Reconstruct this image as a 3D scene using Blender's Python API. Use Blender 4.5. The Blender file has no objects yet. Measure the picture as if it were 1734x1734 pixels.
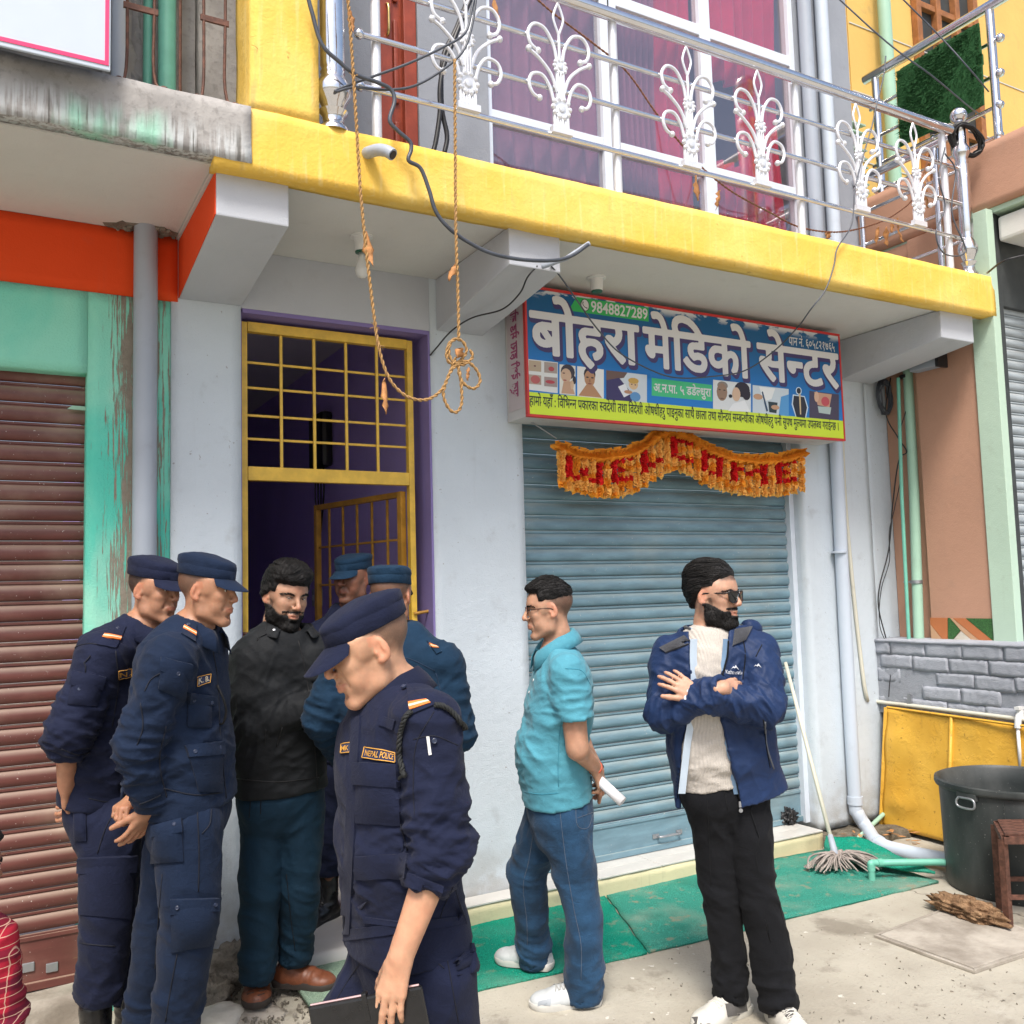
import bpy, bmesh, math, random
import numpy as np
from math import radians as rad, sin, cos, pi
from mathutils import Vector, Matrix
from mathutils.bvhtree import BVHTree
random.seed(7); RNG = np.random.default_rng(11)
SC = bpy.context.scene
COL = SC.collection
V = lambda *a: np.array(a, float)
def nrm(v): v = np.asarray(v, float); return v / (np.linalg.norm(v) + 1e-12)

# ---------------------------------------------------------------- camera
FPX, CX, EYE = 1570.0, 867.0, 1.62
_vx = nrm([3656 - CX, 920 - CX, FPX]); _vv = nrm([350 - CX, -18000 - CX, FPX])
_up = nrm(_vv - _vx * (_vv @ _vx)); _yy = np.cross(_up, _vx)
if _yy[2] < 0: _yy = -_yy
RC = np.stack([_vx, _yy, _up])                 # camera (right, down, forward) -> world
CAMP = V(0, 0, EYE)
RIGHT, DOWN, FWD = RC[:, 0], RC[:, 1], RC[:, 2]
FH = nrm([FWD[0], FWD[1], 0]); RH = nrm([RIGHT[0], RIGHT[1], 0])   # level forward and right
def ray(px, py): return RC @ V(px - CX, py - CX, FPX)
def at(px, py, d):                             # a point seen at photo pixel (px, py), d metres along the view axis
    return CAMP + ray(px, py) * (d / FPX)
def onY(px, py, Y): r = ray(px, py); return CAMP + r * (Y / r[1])
def onX(px, py, X): r = ray(px, py); return CAMP + r * (X / r[0])
def onZ(px, py, Z=0.0): r = ray(px, py); return CAMP + r * ((Z - EYE) / r[2])
cam = bpy.data.cameras.new('camera'); cam.sensor_width = 36; cam.lens = 36 * FPX / 1734
cam.clip_start = 0.05; cam.clip_end = 500
camo = bpy.data.objects.new('camera', cam); COL.objects.link(camo)
M4 = Matrix.Identity(4)
for i in range(3):
    M4[i][0], M4[i][1], M4[i][2], M4[i][3] = RIGHT[i], -DOWN[i], -FWD[i], CAMP[i]
camo.matrix_world = M4; SC.camera = camo

# ---------------------------------------------------------------- light: bright overcast day
SUN_EL, SUN_AZ = 56, 214                       # the sun stands behind the camera, a little to its left
w = bpy.data.worlds.new('World'); SC.world = w; w.use_nodes = True
nt = w.node_tree; bg = nt.nodes['Background']
sky = nt.nodes.new('ShaderNodeTexSky'); sky.sky_type = 'NISHITA'; sky.sun_disc = False
sky.sun_elevation = rad(SUN_EL); sky.sun_rotation = rad(SUN_AZ); sky.air_density = 1.0; sky.dust_density = 4.0; sky.ozone_density = 1.0
nt.links.new(sky.outputs[0], bg.inputs[0]); bg.inputs[1].default_value = 0.11
sl = bpy.data.lights.new('sun', 'SUN'); sl.energy = 2.0; sl.angle = rad(16); sl.color = (1, .965, .91)
so = bpy.data.objects.new('sun', sl); COL.objects.link(so)
sd = Vector((sin(rad(SUN_AZ)) * cos(rad(SUN_EL)), cos(rad(SUN_AZ)) * cos(rad(SUN_EL)), sin(rad(SUN_EL))))
so.rotation_euler = sd.to_track_quat('Z', 'Y').to_euler(); so.location = (0, -3, 8)
SC.render.engine = 'CYCLES'
vs = SC.view_settings; vs.view_transform = 'Standard'; vs.look = 'None'; vs.gamma = 1; vs.use_curve_mapping = False
vs.exposure = 1.0
SC.cycles.max_bounces = 6; SC.cycles.diffuse_bounces = 4; SC.cycles.use_denoising = True

# ---------------------------------------------------------------- objects
def tag(o, label=None, cat=None, group=None, kind=None):
    for k, v in (('label', label), ('category', cat), ('group', group), ('kind', kind)):
        if v: o[k] = v
    return o
def empty(name, loc, label=None, cat=None, group=None, kind=None):
    o = bpy.data.objects.new(name, None); COL.objects.link(o); o.location = Vector(tuple(loc)); o.empty_display_size = .1
    bpy.context.view_layer.update() if False else None
    return tag(o, label, cat, group, kind)
def wloc(o):
    p = Vector((0, 0, 0))
    while o: p += o.location; o = o.parent
    return p
def link(name, me, mat=None, parent=None):     # every mesh is written in world metres, its origin moved to its own place
    o = bpy.data.objects.new(name, me); COL.objects.link(o)
    if mat is not None:
        for m in (mat if isinstance(mat, (list, tuple)) else [mat]): me.materials.append(m)
    n = len(me.vertices)
    co = np.empty(n * 3, 'f'); me.vertices.foreach_get('co', co); co = co.reshape(-1, 3)
    c = V((co[:, 0].min() + co[:, 0].max()) / 2, (co[:, 1].min() + co[:, 1].max()) / 2, co[:, 2].min()) if n else V(0, 0, 0)
    me.vertices.foreach_set('co', (co - c).astype('f').ravel()); me.update()
    p = wloc(parent) if parent else Vector((0, 0, 0))
    o.location = Vector(tuple(c)) - p; o.parent = parent
    return o
def to_mesh(name, vs_, fs, smooth=False, mi=None):
    me = bpy.data.meshes.new(name); vs_ = np.asarray(vs_, 'f')
    if isinstance(fs, np.ndarray):
        nf, k = fs.shape
        me.vertices.add(len(vs_)); me.vertices.foreach_set('co', vs_.ravel())
        me.loops.add(nf * k); me.loops.foreach_set('vertex_index', fs.astype('i').ravel())
        me.polygons.add(nf); me.polygons.foreach_set('loop_start', np.arange(0, nf * k, k, dtype='i'))
        me.update(calc_edges=True); me.validate()
    else:
        me.from_pydata([tuple(map(float, v)) for v in vs_], [], [tuple(int(i) for i in f) for f in fs])
    if mi is not None: me.polygons.foreach_set('material_index', np.asarray(mi, 'i'))
    if smooth: me.polygons.foreach_set('use_smooth', np.ones(len(me.polygons), bool))
    me.update()
    return me
class MB:
    def __init__(s): s.v, s.f, s.m, s.cm = [], [], [], 0
    def add(s, vs_, fs):
        b = len(s.v); s.v += [tuple(map(float, p)) for p in vs_]; s.f += [tuple(i + b for i in f) for f in fs]; s.m += [s.cm] * len(fs); return s
    def hexa(s, p):                            # 8 points: bottom ring then top ring
        return s.add(p, [(0, 3, 2, 1), (4, 5, 6, 7), (0, 1, 5, 4), (1, 2, 6, 5), (2, 3, 7, 6), (3, 0, 4, 7)])
    def box(s, lo, hi):
        (a, b, c), (d, e, f) = lo, hi
        return s.hexa([(a, b, c), (d, b, c), (d, e, c), (a, e, c), (a, b, f), (d, b, f), (d, e, f), (a, e, f)])
    def obox(s, c, ax, ay, az):                # centre and three half-vectors
        c, ax, ay, az = map(lambda q: np.asarray(q, float), (c, ax, ay, az))
        return s.hexa([c + i * ax + j * ay + k * az for k in (-1, 1) for i, j in ((-1, -1), (1, -1), (1, 1), (-1, 1))])
    def tube(s, pts, r, n=8, cap=True, flat=None):
        pts = [np.asarray(p, float) for p in pts]; m = len(pts); rr = r if hasattr(r, '__len__') else [r] * m
        t0 = nrm(pts[1] - pts[0]); u = nrm(np.cross(t0, [0, 0, 1] if abs(t0[2]) < .9 else [1, 0, 0])); b = len(s.v); vv = []
        for i in range(m):
            t = nrm(pts[min(i + 1, m - 1)] - pts[max(i - 1, 0)]); u = nrm(u - t * (u @ t)); wv = np.cross(t, u)
            for j in range(n):
                a = 2 * pi * j / n; vv.append(pts[i] + rr[i] * (cos(a) * u + sin(a) * wv))
        ff = [(i * n + j, i * n + (j + 1) % n, (i + 1) * n + (j + 1) % n, (i + 1) * n + j) for i in range(m - 1) for j in range(n)]
        if cap: ff += [tuple(range(n))[::-1], tuple((m - 1) * n + j for j in range(n))]
        return s.add(vv, ff)
    def lathe(s, c, prof, n=16, ax=(0, 0, 1)):  # prof: (radius, height)
        ax = nrm(ax); u = nrm(np.cross(ax, [0, 1, 0] if abs(ax[1]) < .9 else [1, 0, 0])); wv = np.cross(ax, u); m = len(prof); c = np.asarray(c, float)
        vv = [c + ax * h + r * (cos(2 * pi * j / n) * u + sin(2 * pi * j / n) * wv) for r, h in prof for j in range(n)]
        ff = [(i * n + j, i * n + (j + 1) % n, (i + 1) * n + (j + 1) % n, (i + 1) * n + j) for i in range(m - 1) for j in range(n)]
        return s.add(vv, ff + [tuple(range(n))[::-1], tuple((m - 1) * n + j for j in range(n))])
    def prism(s, poly, d):                     # planar loop pushed along d
        n = len(poly); d = np.asarray(d, float); p = [np.asarray(q, float) for q in poly]
        return s.add(p + [q + d for q in p], [tuple(range(n))[::-1], tuple(range(n, 2 * n))] + [(i, (i + 1) % n, n + (i + 1) % n, n + i) for i in range(n)])
    def ball(s, c, r, n=10, sc=(1, 1, 1)):
        k = n // 2 + 1
        prof = [(max(1e-4, sin(pi * i / k)) * r, -cos(pi * i / k) * r) for i in range(k + 1)]
        b = len(s.v); s.lathe((0, 0, 0), prof, n)
        for i in range(b, len(s.v)): s.v[i] = tuple(np.asarray(c) + np.asarray(s.v[i]) * sc)
        return s
    def build(s, name, mat=None, parent=None, smooth=False, bevel=0, auto=None):
        me = to_mesh(name, s.v, s.f, smooth, s.m)
        bm = bmesh.new(); bm.from_mesh(me); bmesh.ops.recalc_face_normals(bm, faces=bm.faces)
        if bevel:
            es = [e for e in bm.edges if len(e.link_faces) == 2 and e.calc_face_angle(0) > .6]
            bmesh.ops.bevel(bm, geom=es, offset=bevel, segments=2, profile=.6, affect='EDGES', clamp_overlap=True)
        bm.to_mesh(me); bm.free()
        if auto is not None and smooth:
            me.set_sharp_from_angle(angle=rad(auto))
        return link(name, me, mat, parent)
def spline(pts, n=8):                          # Catmull-Rom through the points
    p = [np.asarray(q, float) for q in pts]; p = [2 * p[0] - p[1]] + p + [2 * p[-1] - p[-2]]; out = []
    for i in range(1, len(p) - 2):
        for t in np.linspace(0, 1, n, endpoint=False):
            a, b, c, d = p[i - 1], p[i], p[i + 1], p[i + 2]
            out.append(.5 * (2 * b + (c - a) * t + (2 * a - 5 * b + 4 * c - d) * t * t + (3 * b - a - 3 * c + d) * t ** 3))
    return out + [p[-2]]
def copy_part(src, parent, loc, name=None):
    c = src.copy(); COL.objects.link(c); c.parent = parent; c.location = loc
    return c
_perm = np.concatenate([RNG.permutation(256)] * 3)
_grad = RNG.normal(size=(256, 3)); _grad /= np.linalg.norm(_grad, axis=1)[:, None]
def noise3(p):                                 # gradient noise, about -0.7..0.7
    p = np.asarray(p, float); i = np.floor(p).astype(int); f = p - i; i &= 255; u = f * f * f * (f * (f * 6 - 15) + 10); r = 0
    for dx in (0, 1):
        for dy in (0, 1):
            for dz in (0, 1):
                h = _perm[_perm[_perm[(i[:, 0] + dx) & 255] + ((i[:, 1] + dy) & 255)] + ((i[:, 2] + dz) & 255)]
                g = _grad[h]; d = f - [dx, dy, dz]
                wgt = (u[:, 0] if dx else 1 - u[:, 0]) * (u[:, 1] if dy else 1 - u[:, 1]) * (u[:, 2] if dz else 1 - u[:, 2])
                r = r + wgt * (g * d).sum(1)
    return r
def fbm(p, o=3):
    r, a = 0, 1.0
    for k in range(o): r = r + a * noise3(p * 2 ** k + 7.3 * k); a *= .5
    return r

# ---------------------------------------------------------------- materials
def hexc(h):                                   # '#rrggbb' as seen -> linear
    c = [int(h[i:i + 2], 16) / 255 for i in (1, 3, 5)]
    return tuple(x / 12.92 if x < .04045 else ((x + .055) / 1.055) ** 2.4 for x in c)
class NT:
    def __init__(s, name):
        s.m = bpy.data.materials.new(name); s.m.use_nodes = True; s.t = s.m.node_tree; s.b = s.t.nodes['Principled BSDF']
        g = s.n('ShaderNodeNewGeometry'); s.pos = g.outputs['Position']; s.tc = None
    def obj(s):
        if s.tc is None: s.tc = s.n('ShaderNodeTexCoord')
        return s.tc.outputs['Object']
    def n(s, t, **k):
        x = s.t.nodes.new(t)
        for a, v in k.items(): setattr(x, a, v)
        return x
    def put(s, x, i, v):
        if hasattr(v, 'is_linked') or hasattr(v, 'links'): s.t.links.new(v, x.inputs[i])
        else:
            if isinstance(v, tuple) and len(v) == 3 and len(getattr(x.inputs[i], 'default_value', (0, 0, 0))) == 4: v = (*v, 1)
            x.inputs[i].default_value = v
    def map(s, scale, vec=None, loc=(0, 0, 0), rot=(0, 0, 0)):
        x = s.n('ShaderNodeMapping'); s.put(x, 0, vec or s.pos); x.inputs[1].default_value = loc; x.inputs[2].default_value = rot; x.inputs[3].default_value = scale if isinstance(scale, tuple) else (scale,) * 3
        return x.outputs[0]
    def noise(s, scale, vec=None, det=4, rough=.55, dist=0):
        x = s.n('ShaderNodeTexNoise'); s.put(x, 'Vector', vec or s.pos); x.inputs['Scale'].default_value = scale; x.inputs['Detail'].default_value = det; x.inputs['Roughness'].default_value = rough; x.inputs['Distortion'].default_value = dist
        return x.outputs[0]
    def voro(s, scale, vec=None, feat='F1', out=0, rnd=1):
        x = s.n('ShaderNodeTexVoronoi', feature=feat); s.put(x, 'Vector', vec or s.pos); x.inputs['Scale'].default_value = scale; x.inputs['Randomness'].default_value = rnd
        return x.outputs[out]
    def wave(s, scale, vec=None, dist=0, prof='SIN', axis='X', det=2):
        x = s.n('ShaderNodeTexWave', wave_profile=prof, bands_direction=axis); s.put(x, 'Vector', vec or s.pos); x.inputs['Scale'].default_value = scale; x.inputs['Distortion'].default_value = dist; x.inputs['Detail'].default_value = det
        return x.outputs['Fac'] if 'Fac' in x.outputs else x.outputs[1]
    def ramp(s, v, a, b):                      # smooth 0..1 between a and b
        x = s.n('ShaderNodeMapRange', interpolation_type='SMOOTHSTEP'); s.put(x, 0, v); x.inputs[1].default_value = a; x.inputs[2].default_value = b
        return x.outputs[0]
    def math(s, op, a, b=0.0, c=None):
        x = s.n('ShaderNodeMath', operation=op); s.put(x, 0, a); s.put(x, 1, b)
        if c is not None: s.put(x, 2, c)
        return x.outputs[0]
    def mix(s, f, a, b, mode='MIX'):
        x = s.n('ShaderNodeMix', data_type='RGBA', blend_type=mode); s.put(x, 0, f); s.put(x, 6, a); s.put(x, 7, b)
        return x.outputs[2]
    def sep(s, v=None):
        x = s.n('ShaderNodeSeparateXYZ'); s.put(x, 0, v or s.pos); return x.outputs
    def attr(s, name, out='Color'): x = s.n('ShaderNodeAttribute', attribute_name=name); return x.outputs[out]
    def bump(s, h, st=.3, dist=.01, nrm_=None):
        x = s.n('ShaderNodeBump'); x.inputs['Strength'].default_value = st; x.inputs['Distance'].default_value = dist; s.put(x, 'Height', h)
        if nrm_ is not None: s.put(x, 'Normal', nrm_)
        return x.outputs[0]
    def set(s, **k):
        nm = dict(col='Base Color', rough='Roughness', metal='Metallic', normal='Normal', spec='Specular IOR Level', trans='Transmission Weight', alpha='Alpha', sheen='Sheen Weight', sss='Subsurface Weight', coat='Coat Weight', ior='IOR')
        for a, v in k.items(): s.put(s.b, nm[a], v)
        return s.m
def shade(c, k): return tuple(min(1, x * k) for x in c)
def plaster(name, col, var=.12, bump=.35, dirt=.25, rough=.85, dirtcol=(.18, .16, .14), foot=0):
    s = NT(name); a = s.noise(1.7, det=6); b = s.noise(9, det=5)
    c = s.mix(s.ramp(a, .35, .7), shade(col, 1 - var), col)
    c = s.mix(s.math('MULTIPLY', s.ramp(b, .58, .8), dirt), c, dirtcol)
    st = s.noise(3, s.map((9, 9, .5)), det=4)
    c = s.mix(s.math('MULTIPLY', s.ramp(st, .6, .8), dirt * .5), c, dirtcol)
    if foot: c = s.mix(s.math('MULTIPLY', s.math('MULTIPLY', s.math('SUBTRACT', 1.0, s.ramp(s.math('ADD', s.sep()[2], s.math('MULTIPLY', s.noise(4, det=5), .5)), .2, .75)), s.ramp(b, .3, .6)), foot), c, (.30, .27, .23)); c = s.mix(s.math('MULTIPLY', s.ramp(s.noise(46, det=3), .715, .735), .6), c, (.22, .2, .19))
    h = s.math('ADD', s.noise(160, det=2), s.math('MULTIPLY', s.noise(25, det=4), 1.5))
    return s.set(col=c, rough=rough, normal=s.bump(h, bump, .004), spec=.3)
def simple(name, col, rough=.5, metal=0, var=.1, scale=12, bump=.0, spec=.5):
    s = NT(name); a = s.noise(scale, s.obj(), det=5)
    s.set(col=s.mix(s.ramp(a, .35, .7), shade(col, 1 - var), col), rough=s.mix(a, (rough * .85,) * 3, (min(1, rough * 1.2),) * 3), metal=float(metal), spec=spec)
    if bump: s.set(normal=s.bump(s.noise(scale * 6, s.obj(), det=3), bump, .004))
    return s.m
def fabric(name, col, rough=.85, weave=900, wr=.35, sheen=.15, var=.16, rib=None):
    s = NT(name); a = s.noise(5, s.obj(), det=7, rough=.6); b = s.noise(38, s.obj(), det=4); wv = s.noise(weave, s.obj(), det=2)
    c = s.mix(s.ramp(a, .3, .72), shade(col, 1 - var), shade(col, 1 + var * .7)); c = s.mix(s.math('MULTIPLY', s.ramp(b, .5, .8), .3), c, shade(col, 1.6)); c = s.mix(s.math('MULTIPLY', s.ramp(wv, .4, .65), .35), c, shade(col, .55))
    wk = s.noise(16, s.map((1, 1, 1.5), s.obj()), det=6, rough=.6, dist=1.2)
    h = s.math('ADD', s.math('MULTIPLY', wv, .10), s.math('ABSOLUTE', s.math('SUBTRACT', wk, .5)))
    if rib: h = s.math('ADD', h, s.math('MULTIPLY', s.wave(rib[0], s.obj(), axis=rib[1], dist=.25), rib[2]))
    cr = s.noise(34, s.map((1, 1, 1.3), s.obj()), det=4, dist=1.0); h = s.math('ADD', h, s.math('MULTIPLY', s.math('ABSOLUTE', s.math('SUBTRACT', cr, .5)), .45))
    return s.set(col=c, rough=rough, sheen=sheen, normal=s.bump(h, wr * .9, .012), spec=.2)
# ================================================================ materials of the place
M = {}
M['white_wall'] = plaster('white_wall', (.58, .64, .69), .08, .55, .22, foot=.75)
M['ceiling'] = plaster('ceiling_paint', (.66, .65, .62), .06, .3, .10)
M['beam_grey'] = plaster('beam_paint', (.50, .52, .56), .06, .3, .10)
M['orange'] = plaster('orange_paint', (.80, .075, .012), .12, .3, .12)
M['purple'] = plaster('purple_paint', (.24, .19, .42), .1, .3, .1)
M['purple_dark'] = plaster('purple_room_paint', (.56, .44, .84), .1, .3, .1)
M['grey_upper'] = plaster('grey_upper_paint', (.30, .32, .36), .12, .4, .3)
M['peach'] = plaster('peach_paint', (.47, .265, .18), .08, .35, .15)
M['pale_green'] = plaster('pale_green_paint', (.46, .60, .48), .08, .35, .25, dirtcol=(.15, .09, .04))
M['mustard_wall'] = plaster('mustard_paint', (.72, .46, .14), .08, .3, .2)
def m_yellow():
    s = NT('yellow_plaster'); a = s.noise(2.2, det=6); b = s.noise(14, det=6)
    c = s.mix(s.ramp(a, .35, .7), (.78, .49, .085), (.82, .58, .16))
    drip = s.noise(5, s.map((7, 7, .6)), det=4)
    c = s.mix(s.math('MULTIPLY', s.ramp(drip, .52, .75), .35), c, (.84, .70, .34))
    cr = s.voro(3.2, s.map((1, 1, 1.6), dist_vec(s)), 'DISTANCE_TO_EDGE')
    msk = s.ramp(s.noise(2.1, det=3), .60, .68)
    line = s.math('MULTIPLY', s.math('SUBTRACT', 1.0, s.ramp(cr, .002, .012)), msk)
    pit = s.math('MULTIPLY', s.ramp(b, .66, .72), s.ramp(a, .5, .6))
    c = s.mix(s.math('MAXIMUM', line, s.math('MULTIPLY', pit, .7)), c, (.36, .20, .05)); c = s.mix(s.math('MULTIPLY', s.ramp(s.noise(4, s.map((4, 4, .7)), det=5), .60, .78), .45), c, (.42, .30, .14))
    h = s.math('SUBTRACT', s.math('ADD', s.math('MULTIPLY', b, 1.2), s.math('MULTIPLY', s.noise(70, det=4), .5)), s.math('MULTIPLY', line, 1.2))
    return s.set(col=c, rough=.8, normal=s.bump(h, .5, .009), spec=.2)
def dist_vec(s):
    x = s.n('ShaderNodeVectorMath', operation='ADD'); s.put(x, 0, s.pos)
    y = s.n('ShaderNodeTexNoise'); s.put(y, 'Vector', s.pos); y.inputs['Scale'].default_value = 6
    z = s.n('ShaderNodeVectorMath', operation='SCALE'); s.put(z, 0, y.outputs[1]); z.inputs['Scale'].default_value = .25
    s.put(x, 1, z.outputs[0]); return x.outputs[0]
M['yellow'] = m_yellow()
def m_raw():
    s = NT('stained_concrete'); x, y, z = s.sep(); a = s.noise(3, det=7); b = s.noise(40, det=5)
    c = s.mix(s.ramp(a, .3, .7), (.24, .23, .22), (.42, .40, .38)); c = s.mix(s.math('MULTIPLY', s.ramp(b, .5, .7), .4), c, (.16, .15, .14))
    st = s.noise(9, s.map((6, 6, .45)), det=5); lo = s.math('SUBTRACT', 1.0, s.ramp(s.math('ADD', z, s.math('MULTIPLY', s.noise(5, s.map((3, 3, .4))), .16)), 3.36, 3.47))
    wh = s.math('MULTIPLY', s.ramp(st, .42, .56), lo)
    c = s.mix(s.math('MULTIPLY', wh, .75), c, (.56, .58, .58))
    gr = s.math('MULTIPLY', s.math('MULTIPLY', s.ramp(s.noise(2.3, s.map((2.2, 2.2, .5), None, (3, 0, 0))), .52, .66), lo), .75)
    c = s.mix(gr, c, (.30, .62, .46)); dk = s.math('MULTIPLY', s.math('MULTIPLY', s.ramp(s.noise(14, s.map((5, 5, .25))), .6, .68), lo), .8)
    c = s.mix(dk, c, (.12, .115, .10))
    return s.set(col=c, rough=.93, normal=s.bump(s.math('ADD', b, s.math('MULTIPLY', wh, .15)), .45, .008), spec=.08)
M['raw'] = m_raw()
def m_teal():
    s = NT('peeling_teal'); x, y, z = s.sep()
    c = s.mix(s.ramp(s.noise(1.5, det=6, dist=.6), .38, .66), (.09, .55, .42), (.26, .66, .50))
    c = s.mix(s.math('MULTIPLY', s.ramp(s.noise(2.4, s.map((1.5, 1.5, .5)), det=5), .55, .75), .5), c, (.42, .66, .52))
    st = s.noise(16, s.map((5, 5, .2)), det=5, rough=.7)
    k = s.math('SUBTRACT', 1.0, s.math('MULTIPLY', s.math('ABSOLUTE', s.math('SUBTRACT', x, .555)), 5.0))
    k = s.math('ADD', st, s.math('MULTIPLY', k, .36))
    p = s.ramp(k, .70, .735)
    c = s.mix(p, c, s.mix(s.noise(30), (.17, .145, .11), (.34, .30, .24)))
    return s.set(col=c, rough=.75, normal=s.bump(s.math('SUBTRACT', s.noise(120, det=3), s.math('MULTIPLY', p, .8)), .5, .006), spec=.35)
M['teal'] = m_teal()
def m_shutter(name, col, dust, dcol, spec=.4):
    s = NT(name); n = s.n('ShaderNodeNewGeometry'); nz = s.sep(n.outputs['Normal'])[2]
    a = s.noise(5, s.map((1, 1, 5)), det=6); b = s.noise(60, det=5)
    c = s.mix(s.ramp(a, .3, .75), shade(col, .8), shade(col, 1.12))
    up = s.ramp(nz, .05, .7)                                    # dust lies on the faces that look up
    c = s.mix(s.math('MULTIPLY', s.math('ADD', s.math('MULTIPLY', up, .75), s.math('MULTIPLY', s.ramp(s.noise(2.4, det=5), .5, .75), .45)), dust), c, dcol)
    c = s.mix(s.math('MULTIPLY', s.ramp(s.noise(90, det=2), .70, .76), .6), c, (.6, .55, .5))
    c = s.mix(s.math('MULTIPLY', s.ramp(s.noise(22, s.map((1, 1, 4)), det=4), .68, .76), .7), c, (.16, .09, .05))
    return s.set(col=c, rough=.45, normal=s.bump(b, .12, .004), spec=spec)
M['maroon'] = m_shutter('maroon_shutter', (.135, .044, .036), .75, (.38, .28, .21))
M['blue_shut'] = m_shutter('blue_shutter', (.165, .275, .335), .42, (.40, .38, .30))
M['grey_shut'] = m_shutter('grey_shutter', (.33, .37, .39), .3, (.45, .43, .4))
M['yellow_metal'] = simple('yellow_enamel', (.80, .50, .06), .4, 0, .18, 20, .15)
M['ochre_metal'] = simple('ochre_enamel', (.52, .26, .03), .45, 0, .3, 20, .2)
M['chrome'] = simple('stainless_steel', (.74, .74, .76), .16, 1, .06, 30)
M['white_cast'] = simple('white_cast_steel', (.78, .79, .82), .35, .35, .06, 60, .2)
M['alu'] = simple('white_aluminium', (.72, .77, .84), .35, .15, .06)
M['galv'] = simple('galvanised', (.42, .43, .45), .45, .8, .15)
M['pvc_grey'] = plaster('grey_pvc', (.36, .40, .46), .1, .08, .2, .45)
M['pvc_white'] = plaster('painted_pvc', (.52, .58, .66), .06, .1, .15, .5)
M['pvc_cream'] = plaster('cream_pvc', (.62, .60, .50), .08, .1, .25, .5)
M['pvc_green'] = plaster('green_pvc', (.36, .56, .43), .1, .15, .3, .5)
M['ppr'] = simple('green_ppr', (.17, .50, .38), .4, 0, .15)
M['white_plastic'] = simple('white_plastic', (.72, .72, .70), .35, 0, .06)
M['dark_green_paint'] = simple('dark_green_paint', (.01, .10, .06), .4)
M['rubber'] = simple('black_rubber', (.02, .02, .022), .45, 0, .3)
M['cable'] = simple('grey_cable', (.07, .08, .10), .4, 0, .3)
M['rope'] = simple('coir_rope', (.50, .29, .11), .9, 0, .35, 200, .5)
M['rope_dark'] = simple('brown_twine', (.30, .13, .07), .9, 0, .35, 200, .5)
M['leaf'] = simple('dry_leaf', (.55, .25, .085), .75, 0, .35, 30, .4)
M['door_red'] = simple('red_brown_door', (.33, .055, .022), .4, 0, .25, 14, .2)
M['brass'] = simple('brass', (.7, .5, .2), .25, 1)
M['wood'] = simple('brown_wood', (.36, .14, .045), .55, 0, .3, 25, .3)
M['rust'] = simple('rusty_steel', (.17, .075, .05), .65, .3, .5, 40, .4)
M['black_box'] = simple('black_casing', (.018, .018, .02), .4)
M['dark'] = simple('dark_steel', (.045, .05, .05), .6, 0, .3)
M['red'] = simple('red_enamel', (.62, .035, .03), .4)
M['pink'] = simple('pink_print', (.82, .04, .16), .4)
M['sheet_white'] = simple('white_flex', (.50, .56, .64), .35, 0, .02)
def m_glass():
    s = NT('tinted_glass'); s.set(col=(.11, .09, .12), rough=.03, alpha=.30, spec=1.0, ior=3.0); return s.m
M['glass'] = m_glass()
M['curtain'] = fabric('crimson_curtain', (.80, .016, .10), .7, 400, .2, .3)
M['curtain_reflect'] = fabric('rose_curtain', (.46, .15, .24), .7, 400, .2, 0)  # paler pink cloth colour imitates the bright sky reflected in the left panes
def m_ground():
    s = NT('worn_concrete'); a = s.noise(.9, det=8, rough=.6); b = s.noise(6, det=7, rough=.65); g = s.noise(60, det=5)
    c = s.mix(s.ramp(a, .3, .72), (.32, .29, .235), (.47, .44, .365))
    c = s.mix(s.math('MULTIPLY', s.ramp(b, .55, .72), .55), c, (.19, .165, .13))
    c = s.mix(s.math('MULTIPLY', s.ramp(g, .58, .75), .4), c, (.2, .18, .15))
    c = s.mix(s.math('MULTIPLY', s.ramp(s.noise(34, det=3), .70, .735), .8), c, (.08, .065, .05))
    c = s.mix(s.math('MULTIPLY', s.math('MULTIPLY', s.ramp(s.noise(21, s.map(1, None, (4, 2, 0)), det=4), .66, .70), s.ramp(s.noise(1.6, det=2), .45, .6)), .9), c, (.66, .63, .57))
    wet = s.math('MULTIPLY', s.ramp(s.noise(1.4, s.map(1, None, (9, 4, 0)), det=7, rough=.62, dist=.4), .56, .63), .55); c = s.mix(wet, c, (.15, .125, .095)); c = s.mix(s.math('MULTIPLY', s.ramp(s.noise(3.1, s.map(1, None, (2, 7, 0)), det=6), .58, .72), .4), c, (.50, .47, .41))
    cr = s.voro(.7, dist_vec(s), 'DISTANCE_TO_EDGE'); ln = s.math('MULTIPLY', s.math('SUBTRACT', 1.0, s.ramp(cr, .001, .006)), s.ramp(s.noise(.8, det=2), .5, .56))
    c = s.mix(s.math('MULTIPLY', ln, .8), c, (.10, .085, .07))
    h = s.math('ADD', s.math('MULTIPLY', g, .7), s.math('ADD', b, s.math('MULTIPLY', s.noise(240, det=2), .25)))
    return s.set(col=c, rough=.9, normal=s.bump(h, .5, .01), spec=.25)
M['ground'] = m_ground()
def m_rough(name, c1, c2, sc=12, bump=.9):
    s = NT(name); a = s.noise(sc, s.obj(), det=7, rough=.65)
    return s.set(col=s.mix(s.ramp(a, .3, .7), c1, c2), rough=.95, normal=s.bump(s.math('ADD', a, s.math('MULTIPLY', s.noise(sc * 8, s.obj(), det=4), .4)), bump, .02), spec=.2)
M['rubble'] = m_rough('rubble_stone', (.16, .14, .11), (.34, .31, .26))
M['soil'] = m_rough('damp_soil', (.09, .075, .055), (.22, .19, .145), 20)
M['pale_stone'] = m_rough('pale_stone', (.50, .46, .38), (.66, .62, .54), 5, .3)
M['slab_cement'] = m_rough('hatch_cement', (.22, .19, .155), (.45, .41, .35), 3.2, .4)
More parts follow.
